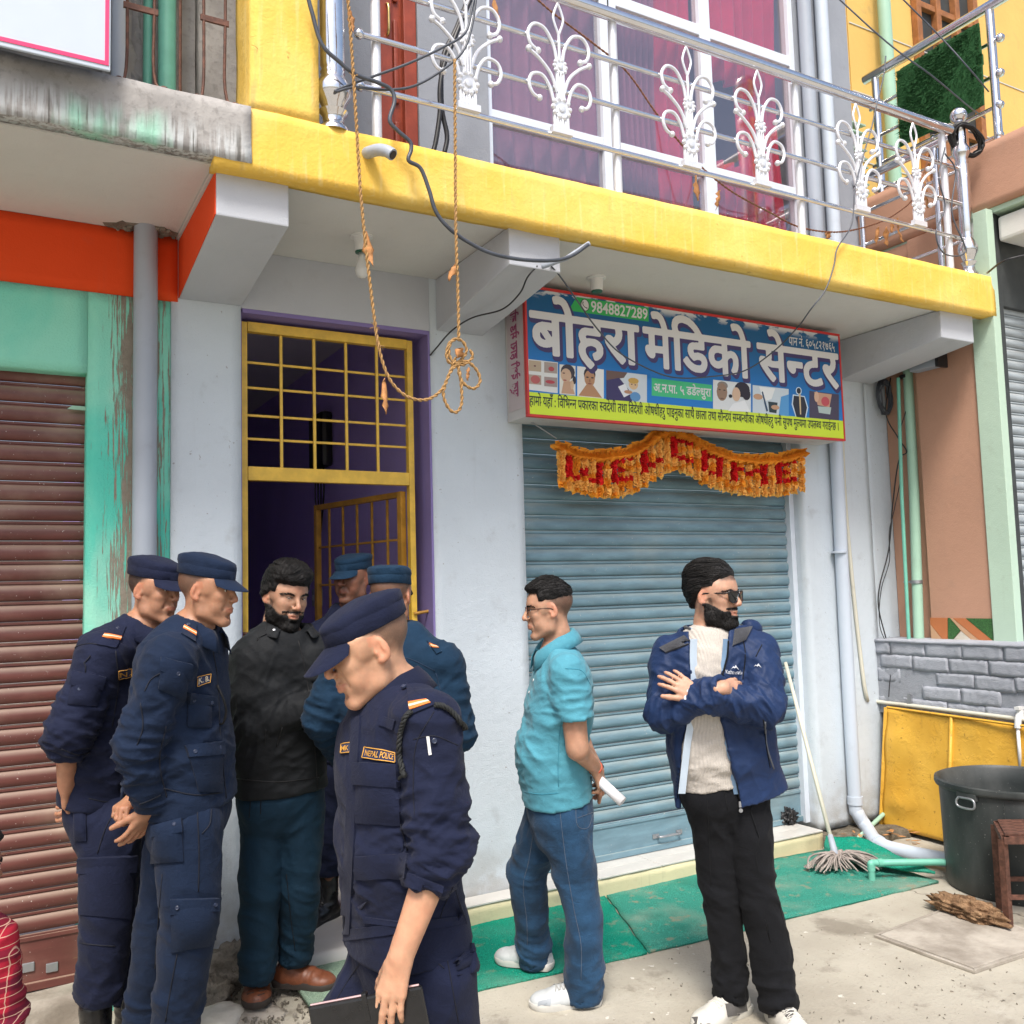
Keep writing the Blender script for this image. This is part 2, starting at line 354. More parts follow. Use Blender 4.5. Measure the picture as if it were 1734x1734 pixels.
M['bark'] = m_rough('weathered_bark', (.14, .075, .04), (.40, .25, .14), 16, 1)
M['cream_step'] = plaster('cream_step_paint', (.62, .57, .36), .12, .4, .45)
M['tile'] = simple('white_floor_tile', (.62, .60, .56), .3, 0, .1, 6)
def m_mat(name, col, dirt):
    s = NT(name); a = s.noise(2.2, det=6); b = s.noise(260, det=2)
    c = s.mix(s.ramp(b, .35, .65), shade(col, .55), shade(col, 1.25)); c = s.mix(s.math('MULTIPLY', s.ramp(a, .45, .75), dirt), c, (.42, .44, .36))
    c = s.mix(s.math('MULTIPLY', s.ramp(s.noise(16, det=4), .58, .70), dirt * 1.4), c, (.34, .31, .22)); c = s.mix(s.math('MULTIPLY', s.ramp(s.noise(3.4, det=6), .55, .7), dirt * .8), c, shade(col, .5)); c = s.mix(s.math('MULTIPLY', s.ramp(s.noise(70, det=2), .70, .74), .7), c, (.45, .40, .3))
    return s.set(col=c, rough=.95, normal=s.bump(s.math('ADD', b, s.noise(120, det=2)), .9, .012), spec=.1)
M['mat_green'] = m_mat('green_fibre_mat', (.012, .36, .24), .3)
M['mat_faded'] = m_mat('faded_green_mat', (.06, .36, .27), .55)
M['mat_pale'] = m_mat('pale_door_mat', (.34, .48, .36), .5)
M['plate_yellow'] = None
def m_plate():
    s = NT('blistered_yellow_steel'); a = s.noise(3, det=6); b = s.noise(7, det=8, rough=.65, dist=.25)
    c = s.mix(s.ramp(a, .3, .7), (.56, .30, .030), (.72, .42, .06)); c = s.mix(s.math('MULTIPLY', s.ramp(s.noise(40, det=3), .64, .72), .6), c, (.25, .12, .02))
    h = s.math('MULTIPLY', s.ramp(b, .46, .6), .35)
    return s.set(col=c, rough=.42, normal=s.bump(s.math('ADD', h, s.math('MULTIPLY', s.noise(50, det=3), .15)), .5, .012), spec=.4)
M['plate_yellow'] = m_plate()
M['brick_paint'] = plaster('grey_painted_brick', (.40, .42, .47), .2, 1.0, .5, .85, (.16, .16, .17))
M['brick_joint'] = plaster('grey_painted_joint', (.34, .36, .40), .2, .9, .4, .9, (.05, .05, .06))
def m_barrel():
    s = NT('dusty_black_plastic'); a = s.noise(4, s.map((1, 1, .4), s.obj()), det=6); b = s.noise(90, s.obj(), det=3)
    c = s.mix(s.ramp(a, .35, .75), (.022, .027, .027), (.075, .08, .078)); c = s.mix(s.math('MULTIPLY', s.ramp(b, .68, .74), .7), c, (.3, .29, .27))
    return s.set(col=c, rough=.48, normal=s.bump(s.noise(12, s.obj(), det=4), .2, .01), spec=.4)
M['barrel'] = m_barrel()

YW, YF, YS, YR, ZC = 4.25, 3.40, 4.375, 3.45, 3.225

# ================================================================ ground
def grid(name, xs, ys, zf, mat, parent=None, smooth=True):
    X, Y = np.meshgrid(xs, ys, indexing='ij'); P = np.stack([X.ravel(), Y.ravel(), zf(X.ravel(), Y.ravel())], 1); n, m = len(xs), len(ys)
    i, j = np.meshgrid(np.arange(n - 1), np.arange(m - 1), indexing='ij'); a = (i * m + j).ravel()
    return link(name, to_mesh(name, P, np.stack([a, a + m, a + m + 1, a + 1], 1), smooth), mat, parent)
xs = np.concatenate([[-60, -20, -6], np.arange(-2, 6.01, .06), [9, 20, 60]]); ys = np.concatenate([[-60, -20, -5], np.arange(-1, 4.7, .06), [6, 20, 60]])
tag(grid('ground', xs, ys, lambda x, y: .006 * fbm(np.stack([x * 1.6, y * 1.6, 0 * x], 1), 4) - .05 * (1 / (1 + np.exp(np.clip((x - .75) * 14, -50, 50)))) * (y > -30) * (x < 3), M['ground']), kind='structure')

# ================================================================ clinic building
clinic = empty('clinic_building', (3.0, YW, 0), 'white clinic building with yellow balcony slab, purple doorway and blue shop shutter', 'building')
def box(name, lo, hi, mat, parent, bevel=.004): return MB().box(lo, hi).build(name, mat, parent, bevel=bevel)
XL = onY(290, 505, YW)[0]; XD0 = onY(409, 900, YW)[0]; XD1 = onY(735, 900, YW)[0]; XS0 = onY(889, 900, YW)[0]; XS1 = 4.55; XR = 5.19
def rough_box(name, lo, hi, mat, parent, amp=.004, step=.05, freq=7):
    lo, hi = np.array(lo, float), np.array(hi, float); bm = bmesh.new()
    n = [max(1, int(round((hi[i] - lo[i]) / step))) for i in range(3)]; idx = {}; vs_ = []; fs = []
    def vid(p):
        if p not in idx: idx[p] = len(vs_); vs_.append([lo[i] + (hi[i] - lo[i]) * p[i] / n[i] for i in range(3)])
        return idx[p]
    for ax in range(3):
        u, v = (ax + 1) % 3, (ax + 2) % 3
        for side in (0, n[ax]):
            for a in range(n[u]):
                for b in range(n[v]):
                    q = []
                    for da, db in ((0, 0), (1, 0), (1, 1), (0, 1)):
                        p = [0] * 3; p[ax] = side; p[u] = a + da; p[v] = b + db; q.append(vid(tuple(p)))
                    fs.append(q if side else q[::-1])
    P = np.array(vs_); D = np.stack([fbm(P * freq + k * 31, 3) for k in range(3)], 1) * amp
    return link(name, to_mesh(name, P + D, fs, True), mat, parent)
rough_box('wall', (XL, YW, -.1), (XD0, YW + .3, 3.6), M['white_wall'], clinic, .0015)
rough_box('wall', (XD1, YW, .02), (XS0, YW + .3, 3.6), M['white_wall'], clinic, .0015)
rough_box('wall', (XS1, YW, .06), (XR, YW + .3, 3.6), M['white_wall'], clinic, .0015)
rough_box('wall', (XR + .012, YW + .025, -.1), (5.62, YW + .3, 3.6), M['white_wall'], clinic, .0025)
box('lintel', (XD0, YW + .002, 2.95), (XD1, YW + .3, 3.6), M['beam_grey'], clinic)
box('lintel', (XS0, YW + .002, 2.80), (XS1, YW + .3, 3.6), M['white_wall'], clinic)
# purple lining of the doorway
box('door_jamb', (XD1 - .012, YW + .004, .1), (XD1 - .0005, YW + .29, 2.949), M['purple'], clinic, 0)
box('door_jamb', (XD0 + .0005, YW + .02, .1), (XD0 + .008, YW + .29, 2.949), M['purple'], clinic, 0)
box('door_head', (XD0 + .009, YW + .004, 2.93), (XD1 - .013, YW + .29, 2.9495), M['purple'], clinic, 0)
rough_box('plinth', (XL, YW - .02, -.1), (XD0 - .02, YW - .001, .10), M['rubble'], clinic, .02, .03, 18)
# balcony slab, ceiling and yellow edge
box('ceiling', (XL + .02, YF + .091, ZC), (5.37, YW - .001, ZC + .2), M['ceiling'], clinic, 0)
rough_box('balcony_edge', (.70, YF, 3.215), (5.40, YF + .09, 3.462), M['yellow'], clinic, .0045, .035, 5)
rough_box('balcony_edge', (5.372, YF + .092, 3.225), (5.41, YW + .02, 3.46), M['yellow'], clinic, .008, .05, 5)
box('balcony_floor', (.84, YF + .092, ZC + .2), (5.37, YW + .3, 3.462), M['raw'], clinic, 0)
rough_box('pillar', (.838, YF + .002, 3.464), (1.102, YF + .25, 6.2), M['yellow'], clinic, .004, .04, 5)
def beam(x0, x1, matL, zt=3.222):
    lo0, lo1 = 3.052, 2.955; y0, y1 = YF + .07, YW - .001
    m = MB(); m.hexa([(x0, y0, lo0), (x1, y0, lo0), (x1, y1, lo1), (x0, y1, lo1), (x0, y0, zt), (x1, y0, zt), (x1, y1, zt), (x0, y1, zt)])
    o = m.build('beam', M['beam_grey'], clinic, bevel=.006)
    if matL: MB().hexa([(x0 - .004, y0 + .006, lo0 + .004), (x0 - .0005, y0 + .006, lo0 + .004), (x0 - .0005, y1, lo1 + .004), (x0 - .004, y1, lo1 + .004), (x0 - .004, y0 + .006, zt - .003), (x0 - .0005, y0 + .006, zt - .003), (x0 - .0005, y1, zt - .003), (x0 - .004, y1, zt - .003)]).build('paint_band', matL, o)
    return o
beam(.722, .998, M['orange']); beam(1.985, 2.252, None); beam(4.955, 5.265, None)
# step with tiles before the shutter
stp = rough_box('doorstep', (XD1 + .02, 4.13, -.05), (4.44, YS + .1, .098), M['cream_step'], None, .004, .04, 9); tag(stp, kind='structure')
tw = (4.44 - XD1 - .02) / 6
for i in range(6):
    tile = box('tile', (XD1 + .02 + i * tw + .002, 4.125, .099), (XD1 + .02 + (i + 1) * tw - .002, 4.245, .108), M['tile'], stp, .002)
    tile2 = box('tile', (max(XS0, XD1 + .02 + i * tw) + .002, 4.249, .099), (max(XS0 + .05, XD1 + .02 + (i + 1) * tw) - .002, YS + .02, .107), M['tile'], stp, .002) if XD1 + .02 + (i + 1) * tw > XS0 + .1 else None
ds = rough_box('doorstep', (XD0 + .02, 4.0, -.05), (XD1 - .01, YW + .35, .085), M['tile'], None, .003, .05, 9); tag(ds, kind='structure')
# ------------------------------------------------ roller shutters: every slat is a piece
def roller(parent, x0, x1, y, z0, z1, pitch, mat, bar=.20, guide=None, dev=None, handle=True):
    root = bpy.data.objects.new('roller_shutter', None); COL.objects.link(root); root.parent = parent
    root.location = Vector((( x0 + x1) / 2, y, z0)) - wloc(parent)
    prof = [(0, .0), (-.010, .004), (-.016, .014), (-.017, .5), (-.012, .70), (-.004, .80), (-.004, .84), (-.009, .88), (-.009, .95), (.0, 1.0)]
    prof = [(a, b if b > .02 else b / pitch) for a, b in prof]
    prof = [(p, q * pitch) for p, q in [(.004, .0), (-.004, .03), (-.012, .12), (-.0155, .30), (-.0155, .45), (-.012, .62), (-.005, .74), (-.0015, .78), (-.0015, .82), (-.0075, .85), (-.0075, .955), (.004, .985)]]
    poly = [(x0, y + p, q) for p, q in prof] + [(x0, y + .006, prof[-1][1]), (x0, y + .006, 0)]
    k = 0; z = z0 + bar; proto = None
    while z < z1:
        if proto is None:
            proto = MB().prism([(a, b, c + z) for a, b, c in poly], (x1 - x0, 0, 0)).build('slat', mat, root, smooth=True, auto=40)
            base = proto.location.copy(); zz = z
        else:
            copy_part(proto, root, base + Vector((0, random.uniform(-.0012, .0012), z - zz)))
        z += pitch; k += 1
    b = MB(); b.box((x0, y - .012, z0), (x1, y + .006, z0 + bar - .004)); b.box((x0, y - .030, z0 - .002), (x1, y - .0125, z0 + .03)); b.box((x0, y - .018, z0 + bar - .03), (x1, y - .0125, z0 + bar - .012))
    b.build('bottom_rail', mat, root, bevel=.003)
    return root
sh = roller(clinic, XS0 + .002, XS1 - .04, YS, .112, 2.98, .0855, M['blue_shut'])
hm = MB(); hc = onY(1130, 1412, YS - .014)
hm.tube(spline([hc + V(-.075, 0, 0), hc + V(-.07, -.03, 0), hc + V(0, -.036, .002), hc + V(.07, -.03, 0), hc + V(.075, 0, 0)], 5), .007); hm.obox(hc + V(-.085, -.002, 0), (.022, 0, 0), (0, .002, 0), (0, 0, .012)); hm.obox(hc + V(.085, -.002, 0), (.022, 0, 0), (0, .002, 0), (0, 0, .012))
hm.build('handle', M['galv'], sh, smooth=True, auto=40)
gr_ = MB(); gr_.box((XS1 - .04, YS - .05, .1), (XS1 - .001, YS + .02, 2.8)); gr_.build('guide_rail', M['alu'], sh, bevel=.003)
# ------------------------------------------------ iron doorway frame, transom bars and the open leaf
YD = YW + .10
fr = bpy.data.objects.new('door_frame', None); COL.objects.link(fr); fr.parent = clinic; fr.location = Vector(((XD0 + XD1) / 2, YD, .1)) - wloc(clinic)
fx0, fx1 = onY(408, 900, YD)[0], onY(700, 900, YD)[0] + .005; fz1 = onY(550, 562, YD)[2]; fzm = onY(550, 806, YD)[2]
def bar(name, lo, hi, mat=None): return MB().box(lo, hi).build(name, mat or M['yellow_metal'], fr, bevel=.003)
bar('post', (fx0, YD - .02, .09), (fx0 + .028, YD + .02, fz1)); bar('post', (fx1 - .03, YD - .02, .09), (fx1, YD + .02, fz1))
bar('rail', (fx0 + .029, YD - .022, fz1 - .045), (fx1 - .031, YD + .018, fz1 + .002)); bar('rail', (fx0 + .029, YD - .022, fzm - .035), (fx1 - .031, YD + .018, fzm + .03))
for i in range(1, 5):
    x = fx0 + .028 + (fx1 - fx0 - .058) * i / 5; bar('bar', (x - .007, YD - .012, fzm + .03), (x + .007, YD + .002, fz1 - .045))
zh = [onY(409, y, YD)[2] for y in (612, 655, 702, 742)]
for z in zh: bar('bar', (fx0 + .029, YD + .0025, z - .006), (fx1 - .031, YD + .012, z + .006))
for z in (.9, 1.45): MB().tube([(fx0 - .012, YD - .03, z), (fx0 + .02, YD - .03, z)], .008, 6).build('hinge', M['rust'], fr)
dl = bpy.data.objects.new('door_leaf', None); COL.objects.link(dl); dl.parent = clinic; hx = fx1 - .045
dl.location = Vector((hx, YD + .02, .12)) - wloc(clinic)
u = V(-sin(rad(13)), cos(rad(13)), 0); wl = .86; zt = fzm - .06
def leafbar(a0, a1, z0, z1, t, mat='ochre_metal'):
    c = V(hx, YD + .03, 0) + u * (a0 + a1) / 2 + V(0, 0, (z0 + z1) / 2); n_ = V(u[1], -u[0], 0)
    MB().obox(c, u * (a1 - a0) / 2, n_ * t, V(0, 0, (z1 - z0) / 2)).build('bar', M[mat], dl, bevel=.002)
leafbar(0, .035, .12, zt, .016); leafbar(wl - .03, wl, .12, zt, .016); leafbar(.036, wl - .031, zt - .03, zt, .015); leafbar(.036, wl - .031, .12, .16, .015)
for i in range(1, 6): leafbar(wl * i / 6 - .006, wl * i / 6 + .006, .161, zt - .031, .006)
for i in range(1, 9): leafbar(.036, wl - .031, .16 + (zt - .19) * i / 9 - .006, .16 + (zt - .19) * i / 9 + .006, .0045)
MB().tube([(fx1 - .02, YD - .025, 1.51), (fx1 + .13, YD - .045, 1.53)], .008, 8).build('bolt', M['ochre_metal'], fr)
# room behind the door
rm = MB(); y0, y1 = YW + .301, YW + 6; xr = XD1 + .07; xl = XD0 - .25
for lo, hi in (((xr, y0, 0), (xr + .1, y1, 3.25)), ((xl - .1, y0, 0), (xl, y1, 3.25)), ((xl - .1, y1, 0), (xr + .1, y1 + .1, 3.25))): rm.box(lo, hi)
rm.build('room_wall', M['purple_dark'], clinic)
box('room_ceiling', (xl - .1, y0, 3.251), (xr + .1, y1 + .1, 3.3), M['ceiling'], clinic, 0); box('room_floor', (xl - .1, y0, 0), (xr + .1, y1 + .1, .08), M['tile'], clinic, 0)
mp = onX(552, 748, xr); e = empty('meter_box', mp, 'dark round-cornered electricity meter fixed high on the purple wall inside the doorway', 'meter')
m = MB(); m.obox(mp + V(-.04, 0, 0), (.04, 0, 0), (0, .16, 0), (0, 0, .19)); m.build('casing', M['black_box'], e, bevel=.03)
m = MB(); m.obox(mp + V(-.083, 0, .05), (.003, 0, 0), (0, .1, 0), (0, 0, .07)); m.build('window', M['dark'], e, bevel=.002)
m = MB()
for k in range(4): m.tube(spline([mp + V(-.05, -.1 + .06 * k, -.19), mp + V(-.07, -.15 + .06 * k, -.4), mp + V(-.012, .1, -.62)], 5), .006, 5)
m.build('lead', M['rubber'], e, smooth=True)
sp = onX(540, 1012, xr); e = empty('switch_board', sp, 'small grey switch board on the purple wall behind the man in the black jacket', 'switch')
m = MB(); m.obox(sp + V(-.012, 0, 0), (.012, 0, 0), (0, .09, 0), (0, 0, .06)); m.build('plate', M['pvc_grey'], e, bevel=.004)
for k in range(3): MB().obox(sp + V(-.027, -.05 + .05 * k, .0), (.003, 0, 0), (0, .014, 0), (0, 0, .02)).build('rocker', M['white_plastic'], e, bevel=.002)
# ------------------------------------------------ upper floor front
zf = 3.463
def upx(px, py=100): return onY(px, py, YW)[0]
wx = [upx(824, 180), upx(1032, 200), upx(1040, 200) + .06, 3.93, 4.70]
box('wall', (1.10, YW, zf), (upx(640, 150), YW + .25, 6.4), M['grey_upper'], clinic, 0)
box('wall', (upx(705, 150), YW - .03, zf), (wx[0] - .002, YW + .25, 6.4), M['grey_upper'], clinic)
box('wall', (wx[-1] + .004, YW, zf), (5.24, YW + .25, 6.4), M['grey_upper'], clinic)
dx0, dx1 = upx(641, 150), upx(704, 150)
bd = MB().box((dx0, YW + .02, zf), (dx1, YW + .07, 5.7)).build('balcony_door', M['door_red'], clinic)
for (a, b, c, d) in ((0, .07, zf, 5.7), (1, -.07, zf, 5.7)):
    xx = dx0 if a == 0 else dx1; MB().box((min(xx, xx + b), YW - .02, c), (max(xx, xx + b), YW + .019, d)).build('door_frame', M['door_red'], bd, bevel=.004)
for k in range(4):
    z = zf + .12 + k * .55
    MB().box((dx0 + .09, YW + .004, z), (dx1 - .09, YW + .0195, z + .45)).build('panel', M['door_red'], bd, bevel=.01)
hp = onY(654, 35, YW - .01); MB().tube(spline([hp + V(0, 0, -.09), hp + V(0, -.03, -.07), hp + V(0, -.035, 0), hp + V(0, -.03, .07), hp + V(0, 0, .09)], 5), .008, 7).build('handle', M['brass'], bd, smooth=True)
win = bpy.data.objects.new('window', None); COL.objects.link(win); win.parent = clinic; win.location = Vector((3.4, YW + .05, zf)) - wloc(clinic)
def fbar(lo, hi): return MB().box(lo, hi).build('frame', M['alu'], win, bevel=.004)
zt1, zt2 = 4.20, 5.12
xs_ = [(wx[0], wx[0] + .035), (upx(1022, 200), upx(1050, 200)), (upx(1194, 250), upx(1212, 250)), (4.655, 4.70)]
for i, (a, b) in enumerate(xs_): fbar((a, YW + .0, zf - .02), (b, YW + .07, 6.4))
MB().box((upx(1036, 200) - .004, YW - .004, zf), (upx(1036, 200) + .004, YW - .0005, 6.3)).build('groove', M['dark'], win)
for (a, b), (c, d) in zip(xs_[:-1], xs_[1:]):
    for z in (zt1, zt2):
        fbar((b + .001, YW + .005, z - .035), (c - .001, YW + .06, z + .035))
    for z0_, z1_ in ((zf - .02, zt1 - .036), (zt1 + .036, zt2 - .036), (zt2 + .036, 6.4)):
        tl = random.uniform(-.004, .004)
        MB().hexa([(b + .001, YW + .030, z0_), (c - .001, YW + .030 + tl, z0_), (c - .001, YW + .036 + tl, z0_), (b + .001, YW + .036, z0_), (b + .001, YW + .030, z1_), (c - .001, YW + .030 + tl, z1_), (c - .001, YW + .036 + tl, z1_), (b + .001, YW + .036, z1_)]).build('pane', M['glass'], win)
def curtain(x0, x1, z0, z1, y, n=9, amp=.035, mt='curtain'):
    xs = np.linspace(x0, x1, n * 8 + 1); zs = np.linspace(z0, z1, 24)
    X, Z = np.meshgrid(xs, zs, indexing='ij'); ph = (X - x0) / (x1 - x0) * n * 2 * pi
    Yy = y + amp * np.sin(ph + .6 * np.sin(3 * Z)) + .02 * np.sin(5 * X + 2 * Z)
    P = np.stack([X.ravel(), Yy.ravel(), Z.ravel()], 1); a = (np.arange(len(xs) - 1)[:, None] * 24 + np.arange(23)).ravel()
    o = link('curtain', to_mesh('curtain', P, np.stack([a, a + 24, a + 25, a + 1], 1), True), M[mt], win)
    o.modifiers.new('thick', 'SOLIDIFY').thickness = .004
curtain(wx[0] + .02, wx[0] + .95, zf, 6.3, YW + .14, 8, mt='curtain_reflect'); curtain(wx[0] + 1.02, 3.6, zf, 6.3, YW + .15, 6, mt='curtain_reflect'); curtain(3.62, 3.88, zf, 6.3, YW + .15, 3); curtain(3.94, 4.3, zf, 4.35, YW + .14, 4); curtain(4.28, 4.66, zf, 6.3, YW + .14, 4); curtain(3.94, 4.3, 4.9, 6.3, YW + .14, 3)
ub = MB()
for lo, hi in (((1.1, YW + 1.6, zf), (5.2, YW + 1.7, 6.4)), ((1.1, YW + .26, zf), (1.2, YW + 1.6, 6.4)), ((5.1, YW + .26, zf), (5.2, YW + 1.6, 6.4)), ((1.1, YW + .26, 6.3), (5.2, YW + 1.6, 6.4))): ub.box(lo, hi)
ub.build('room_wall', plaster('upper_room_paint', (.30, .22, .24)), clinic)

# ================================================================ left shop
shop = empty('shop_building', (0, YW, 0), 'teal and orange shop building with a maroon roller shutter at the left edge', 'building')
x145, x148 = onY(145, 700, YW)[0], onY(148, 630, YW)[0]
xc = XL - .003
rough_box('wall', (x148, YW, -.1), (xc, YW + .3, 2.938), M['teal'], shop, .0015)
rough_box('lintel', (-3, YW + .001, 2.585), (x148 - .001, YW + .3, 2.938), M['teal'], shop, .0012)
rough_box('paint_band', (-3, YW - .006, 2.94), (xc + .03, YW + .3, ZC + .01), M['orange'], shop, .001)
box('ceiling', (-3, YF + .06, ZC + .012), (XL + .018, YW + .3, ZC + .2), M['ceiling'], shop, 0)
rough_box('parapet', (-3, YF - .01, 3.243), (.834, YF + .059, 3.462), M['raw'], shop, .007, .035, 6)
box('parapet_floor', (-3, YF + .06, ZC + .201), (.834, YW + .3, 3.455), M['raw'], shop, 0)
rough_box('upper_wall', (-3, 3.95, 3.456), (.836, 4.1, 6.2), M['raw'], shop, .004)
for px, wd in ((205, .07), (247, .06), (375, .1)):
    x = onY(px, 60, 3.9)[0]; rough_box('pier', (x - wd, 3.86, 3.456), (x + wd, 3.949, 6.2), M['raw'], shop, .004)
roller(shop, -2.5, x145 + .01, YS - .02, .07, 2.66, .0835, M['maroon'], .22)
lsh = shop.children[-1]
for px in (48, 88):
    c = onY(px, 1638, YS - .035); MB().obox(c, (.022, 0, 0), (0, .004, 0), (0, 0, .018)).build('lock_plate', M['galv'], lsh, bevel=.003)
c = onY(140, 690, YS - .06); MB().prism([c + V(-.06, 0, -.01), c + V(.03, 0, -.012), c + V(.03, 0, .004), c + V(-.04, 0, .006)], (0, .01, 0)).build('guide_tab', M['pvc_green'], lsh)
rough_box('sill', (-3, YW - .05, -.12), (x145 + .03, YS + .1, .066), M['slab_cement'], shop, .012, .04, 8)
# broken hole round the pipe in the ceiling
hc = onZ(240, 392, ZC + .008); m = MB(); pts = [hc + V(cos(a) * .15 * random.uniform(.75, 1.2), sin(a) * .10 * random.uniform(.7, 1.2), 0) for a in np.linspace(0, 2 * pi, 22, endpoint=False)]
m.prism(pts, (0, 0, .003)); 
for k in range(26):
    a = random.uniform(0, 2 * pi); q = hc + V(cos(a) * random.uniform(.06, .14), sin(a) * random.uniform(.05, .1), -.003); m.ball(q, random.uniform(.008, .022), 6, (1, .8, .7))
m.build('broken_plaster', M['rubble'], shop, smooth=False)
# ================================================================ neighbour on the right
nb = empty('neighbour_building', (5.6, 3.6, 0), 'peach and pale green neighbouring building on the right with raised terrace', 'building')
XN = 5.16
box('terrace', (XN + .10, 2.2, -.1), (7.5, YW + .02, 1.20), M['brick_joint'], nb, 0)
box('side_wall', (5.385, 3.55, 1.2), (5.6, 3.985, 3.9), M['peach'], nb)
XP = onY(1695, 550, 3.40)[0]; box('side_wall', (5.43, 3.987, 1.2), (5.6, YW + .02, 3.9), M['peach'], nb); box('pilaster', (5.37, 3.40, 1.2), (XP, 3.549, 3.9), M['pale_green'], nb)
roller(nb, XP + .06, 8.0, 3.47, 1.25, 3.3, .07, M['grey_shut'])
box('shutter_frame', (XP + .002, 3.41, 1.2), (XP + .058, 3.5, 3.9), M['dark'], nb); box('shutter_hood', (XP + .06, 3.42, 3.3), (8, 3.6, 3.9), M['dark'], nb)
xs5 = 5.42
rough_box('balcony_edge', (xs5, 2.3, 3.92), (xs5 + .1, YW + .3, 4.33), M['peach'], nb, .004)
box('balcony_soffit', (xs5 + .02, 2.3, 3.885), (8, YW + .3, 3.919), M['pale_green'], nb, .003)
box('ceiling', (5.6, 2.3, 3.86), (8, 3.42, 3.884), M['ceiling'], nb, 0)
box('beam', (5.47, 3.0, 3.70), (5.75, 3.395, 3.858), M['ceiling'], nb, .02)
box('upper_wall', (5.23, YW + .32, 3.0), (5.64, YW + .5, 7.4), M['mustard_wall'], nb, .004); box('upper_wall', (5.70, YW + .36, 3.0), (9, YW + .5, 7.4), M['mustard_wall'], nb, .004)
for z in (4.8, 5.35, 5.9): box('joint', (5.24, YW + .314, z), (5.63, YW + .319, z + .008), M['tile'], nb, 0); box('joint', (5.71, YW + .354, z), (8.9, YW + .359, z + .008), M['tile'], nb, 0)
for k in range(9):
    z = 4.45 + k * .065; MB().hexa([(5.25, YW + .19, z), (5.62, YW + .19, z), (5.62, YW + .31, z + .02), (5.25, YW + .31, z + .02), (5.25, YW + .19, z + .012), (5.62, YW + .19, z + .012), (5.62, YW + .31, z + .05), (5.25, YW + .31, z + .05)]).build('louvre', M['pale_green'], nb)
nw = bpy.data.objects.new('window', None); COL.objects.link(nw); nw.parent = nb; yn = YW + .34; n0, n1 = onY(1552, 60, yn)[0], onY(1648, 60, yn)[0]; nw.location = Vector(((n0 + n1) / 2, yn, 4.8)) - wloc(nb)
for k in range(4): MB().box((n0 + (n1 - n0) * k / 3 - .03, yn - .04, 4.7), (n0 + (n1 - n0) * k / 3 + .03, yn + .015, 6.6)).build('frame', M['wood'], nw, bevel=.004)
for z in (4.75, 5.25, 5.75, 6.25): MB().box((n0, yn - .03, z), (n1, yn + .0145, z + .05)).build('rail', M['wood'], nw, bevel=.004)
MB().box((n0, yn + .0155, 4.7), (n1, yn + .019, 6.6)).build('mesh_screen', M['dark'], nw)
# tiled strip at the foot of the side wall
tz0, tz1 = 1.215, onX(1640, 1047, 5.38)[2]; y0, y1 = 3.555, 3.99; m = {}
def strip(name, poly, mat): MB().prism([(5.384, y0 + (y1 - y0) * a, tz0 + (tz1 - tz0) * b) for a, b in poly], (-.004, 0, 0)).build(name, mat, nb)
wl1 = simple('orange_wood_tile', (.50, .17, .06), .3); wl2 = simple('tan_wood_tile', (.55, .33, .19), .3); gt = simple('green_tile', (.05, .16, .04), .4, 0, .5, 120)
strip('tile', [(0, 0), (.2, 0), (.62, 1), (.42, 1)][::-1], wl1); strip('tile', [(.21, 0), (.32, 0), (.5, .45), (.66, 1), (.63, 1)], wl2); strip('tile', [(0, .02), (.41, 1), (.0, 1)], gt)
strip('tile', [(.33, 0), (.64, 0), (.5, .42)], M['pale_stone']); strip('tile', [(.51, .45), (.65, 0), (.72, 0), (.70, 1), (.67, 1)], gt); strip('tile', [(.73, 0), (.8, 0), (1, .7), (1, 1), (.71, 1)], wl1); strip('tile', [(.81, 0), (1, 0), (1, .68)], wl2)
# ================================================================ chrome railing of the yellow balcony
rail = empty('balcony_railing', (3.2, YR, 3.46), 'shiny steel railing with white flower ornaments on the yellow balcony', 'railing')
zt0 = 3.462
def rtube(name, p, q, r, mat='chrome', parent=rail, n=12): return MB().tube([p, q], r, n).build(name, M[mat], parent, smooth=True, auto=50)
xe = 5.14
rtube('top_rail', (1.28, YR, 4.375), (xe, YR, 4.375), .030, n=16)
for z in (4.14, 3.913, 3.69):
    o = rtube('rail', (1.30, YR, z), (5.22, YR, z), .0125); MB().ball((1.29, YR, z), .022, 10).build('knob', M['chrome'], o, smooth=True)
for x in (onY(641, 120, YR)[0], onY(1048, 200, YR)[0], onY(1360, 300, YR)[0], onY(1609, 340, YR)[0]): rtube('post', (x, YR + .028, zt0), (x, YR + .028, 4.352), .021, 'white_cast')
def newel(c, h, name='newel_post', parent=rail, k=1.0):
    p = [(.050, 0), (.050, .015), (.036, .03), (.034, .06), (.042, .075), (.048, .085), (.034, .095), (.040, .115), (.058, .15), (.060, .18), (.046, .215), (.036, .24), (.040, .25), (.036, .26), (.040, .275), (.040, h * .66), (.036, h * .67), (.041, h * .68), (.036, h * .70), (.052, h * .73), (.052, h * .76), (.036, h * .79), (.034, h * .90), (.044, h * .91), (.03, h * .925)]
    o = MB().lathe(c, [(r * k, z) for r, z in p], 24).build(name, M['chrome'], parent, smooth=True, auto=60)
    MB().ball(c + V(0, 0, h * .97), .052 * k, 16).build('ball', M['chrome'], o, smooth=True)
    return o
newel(V(5.235, YR, zt0), 1.06); newel(V(1.175, YR, zt0), 2.0, k=1.25)
for z in (4.375, 4.14, 3.913, 3.69): rtube('side_rail', (5.22, YR, z), (5.22, YW - .002, z), .028 if z > 4.3 else .012)
for y in (3.62, 4.2): rtube('post', (5.22, y, zt0), (5.22, y, 4.348), .02)
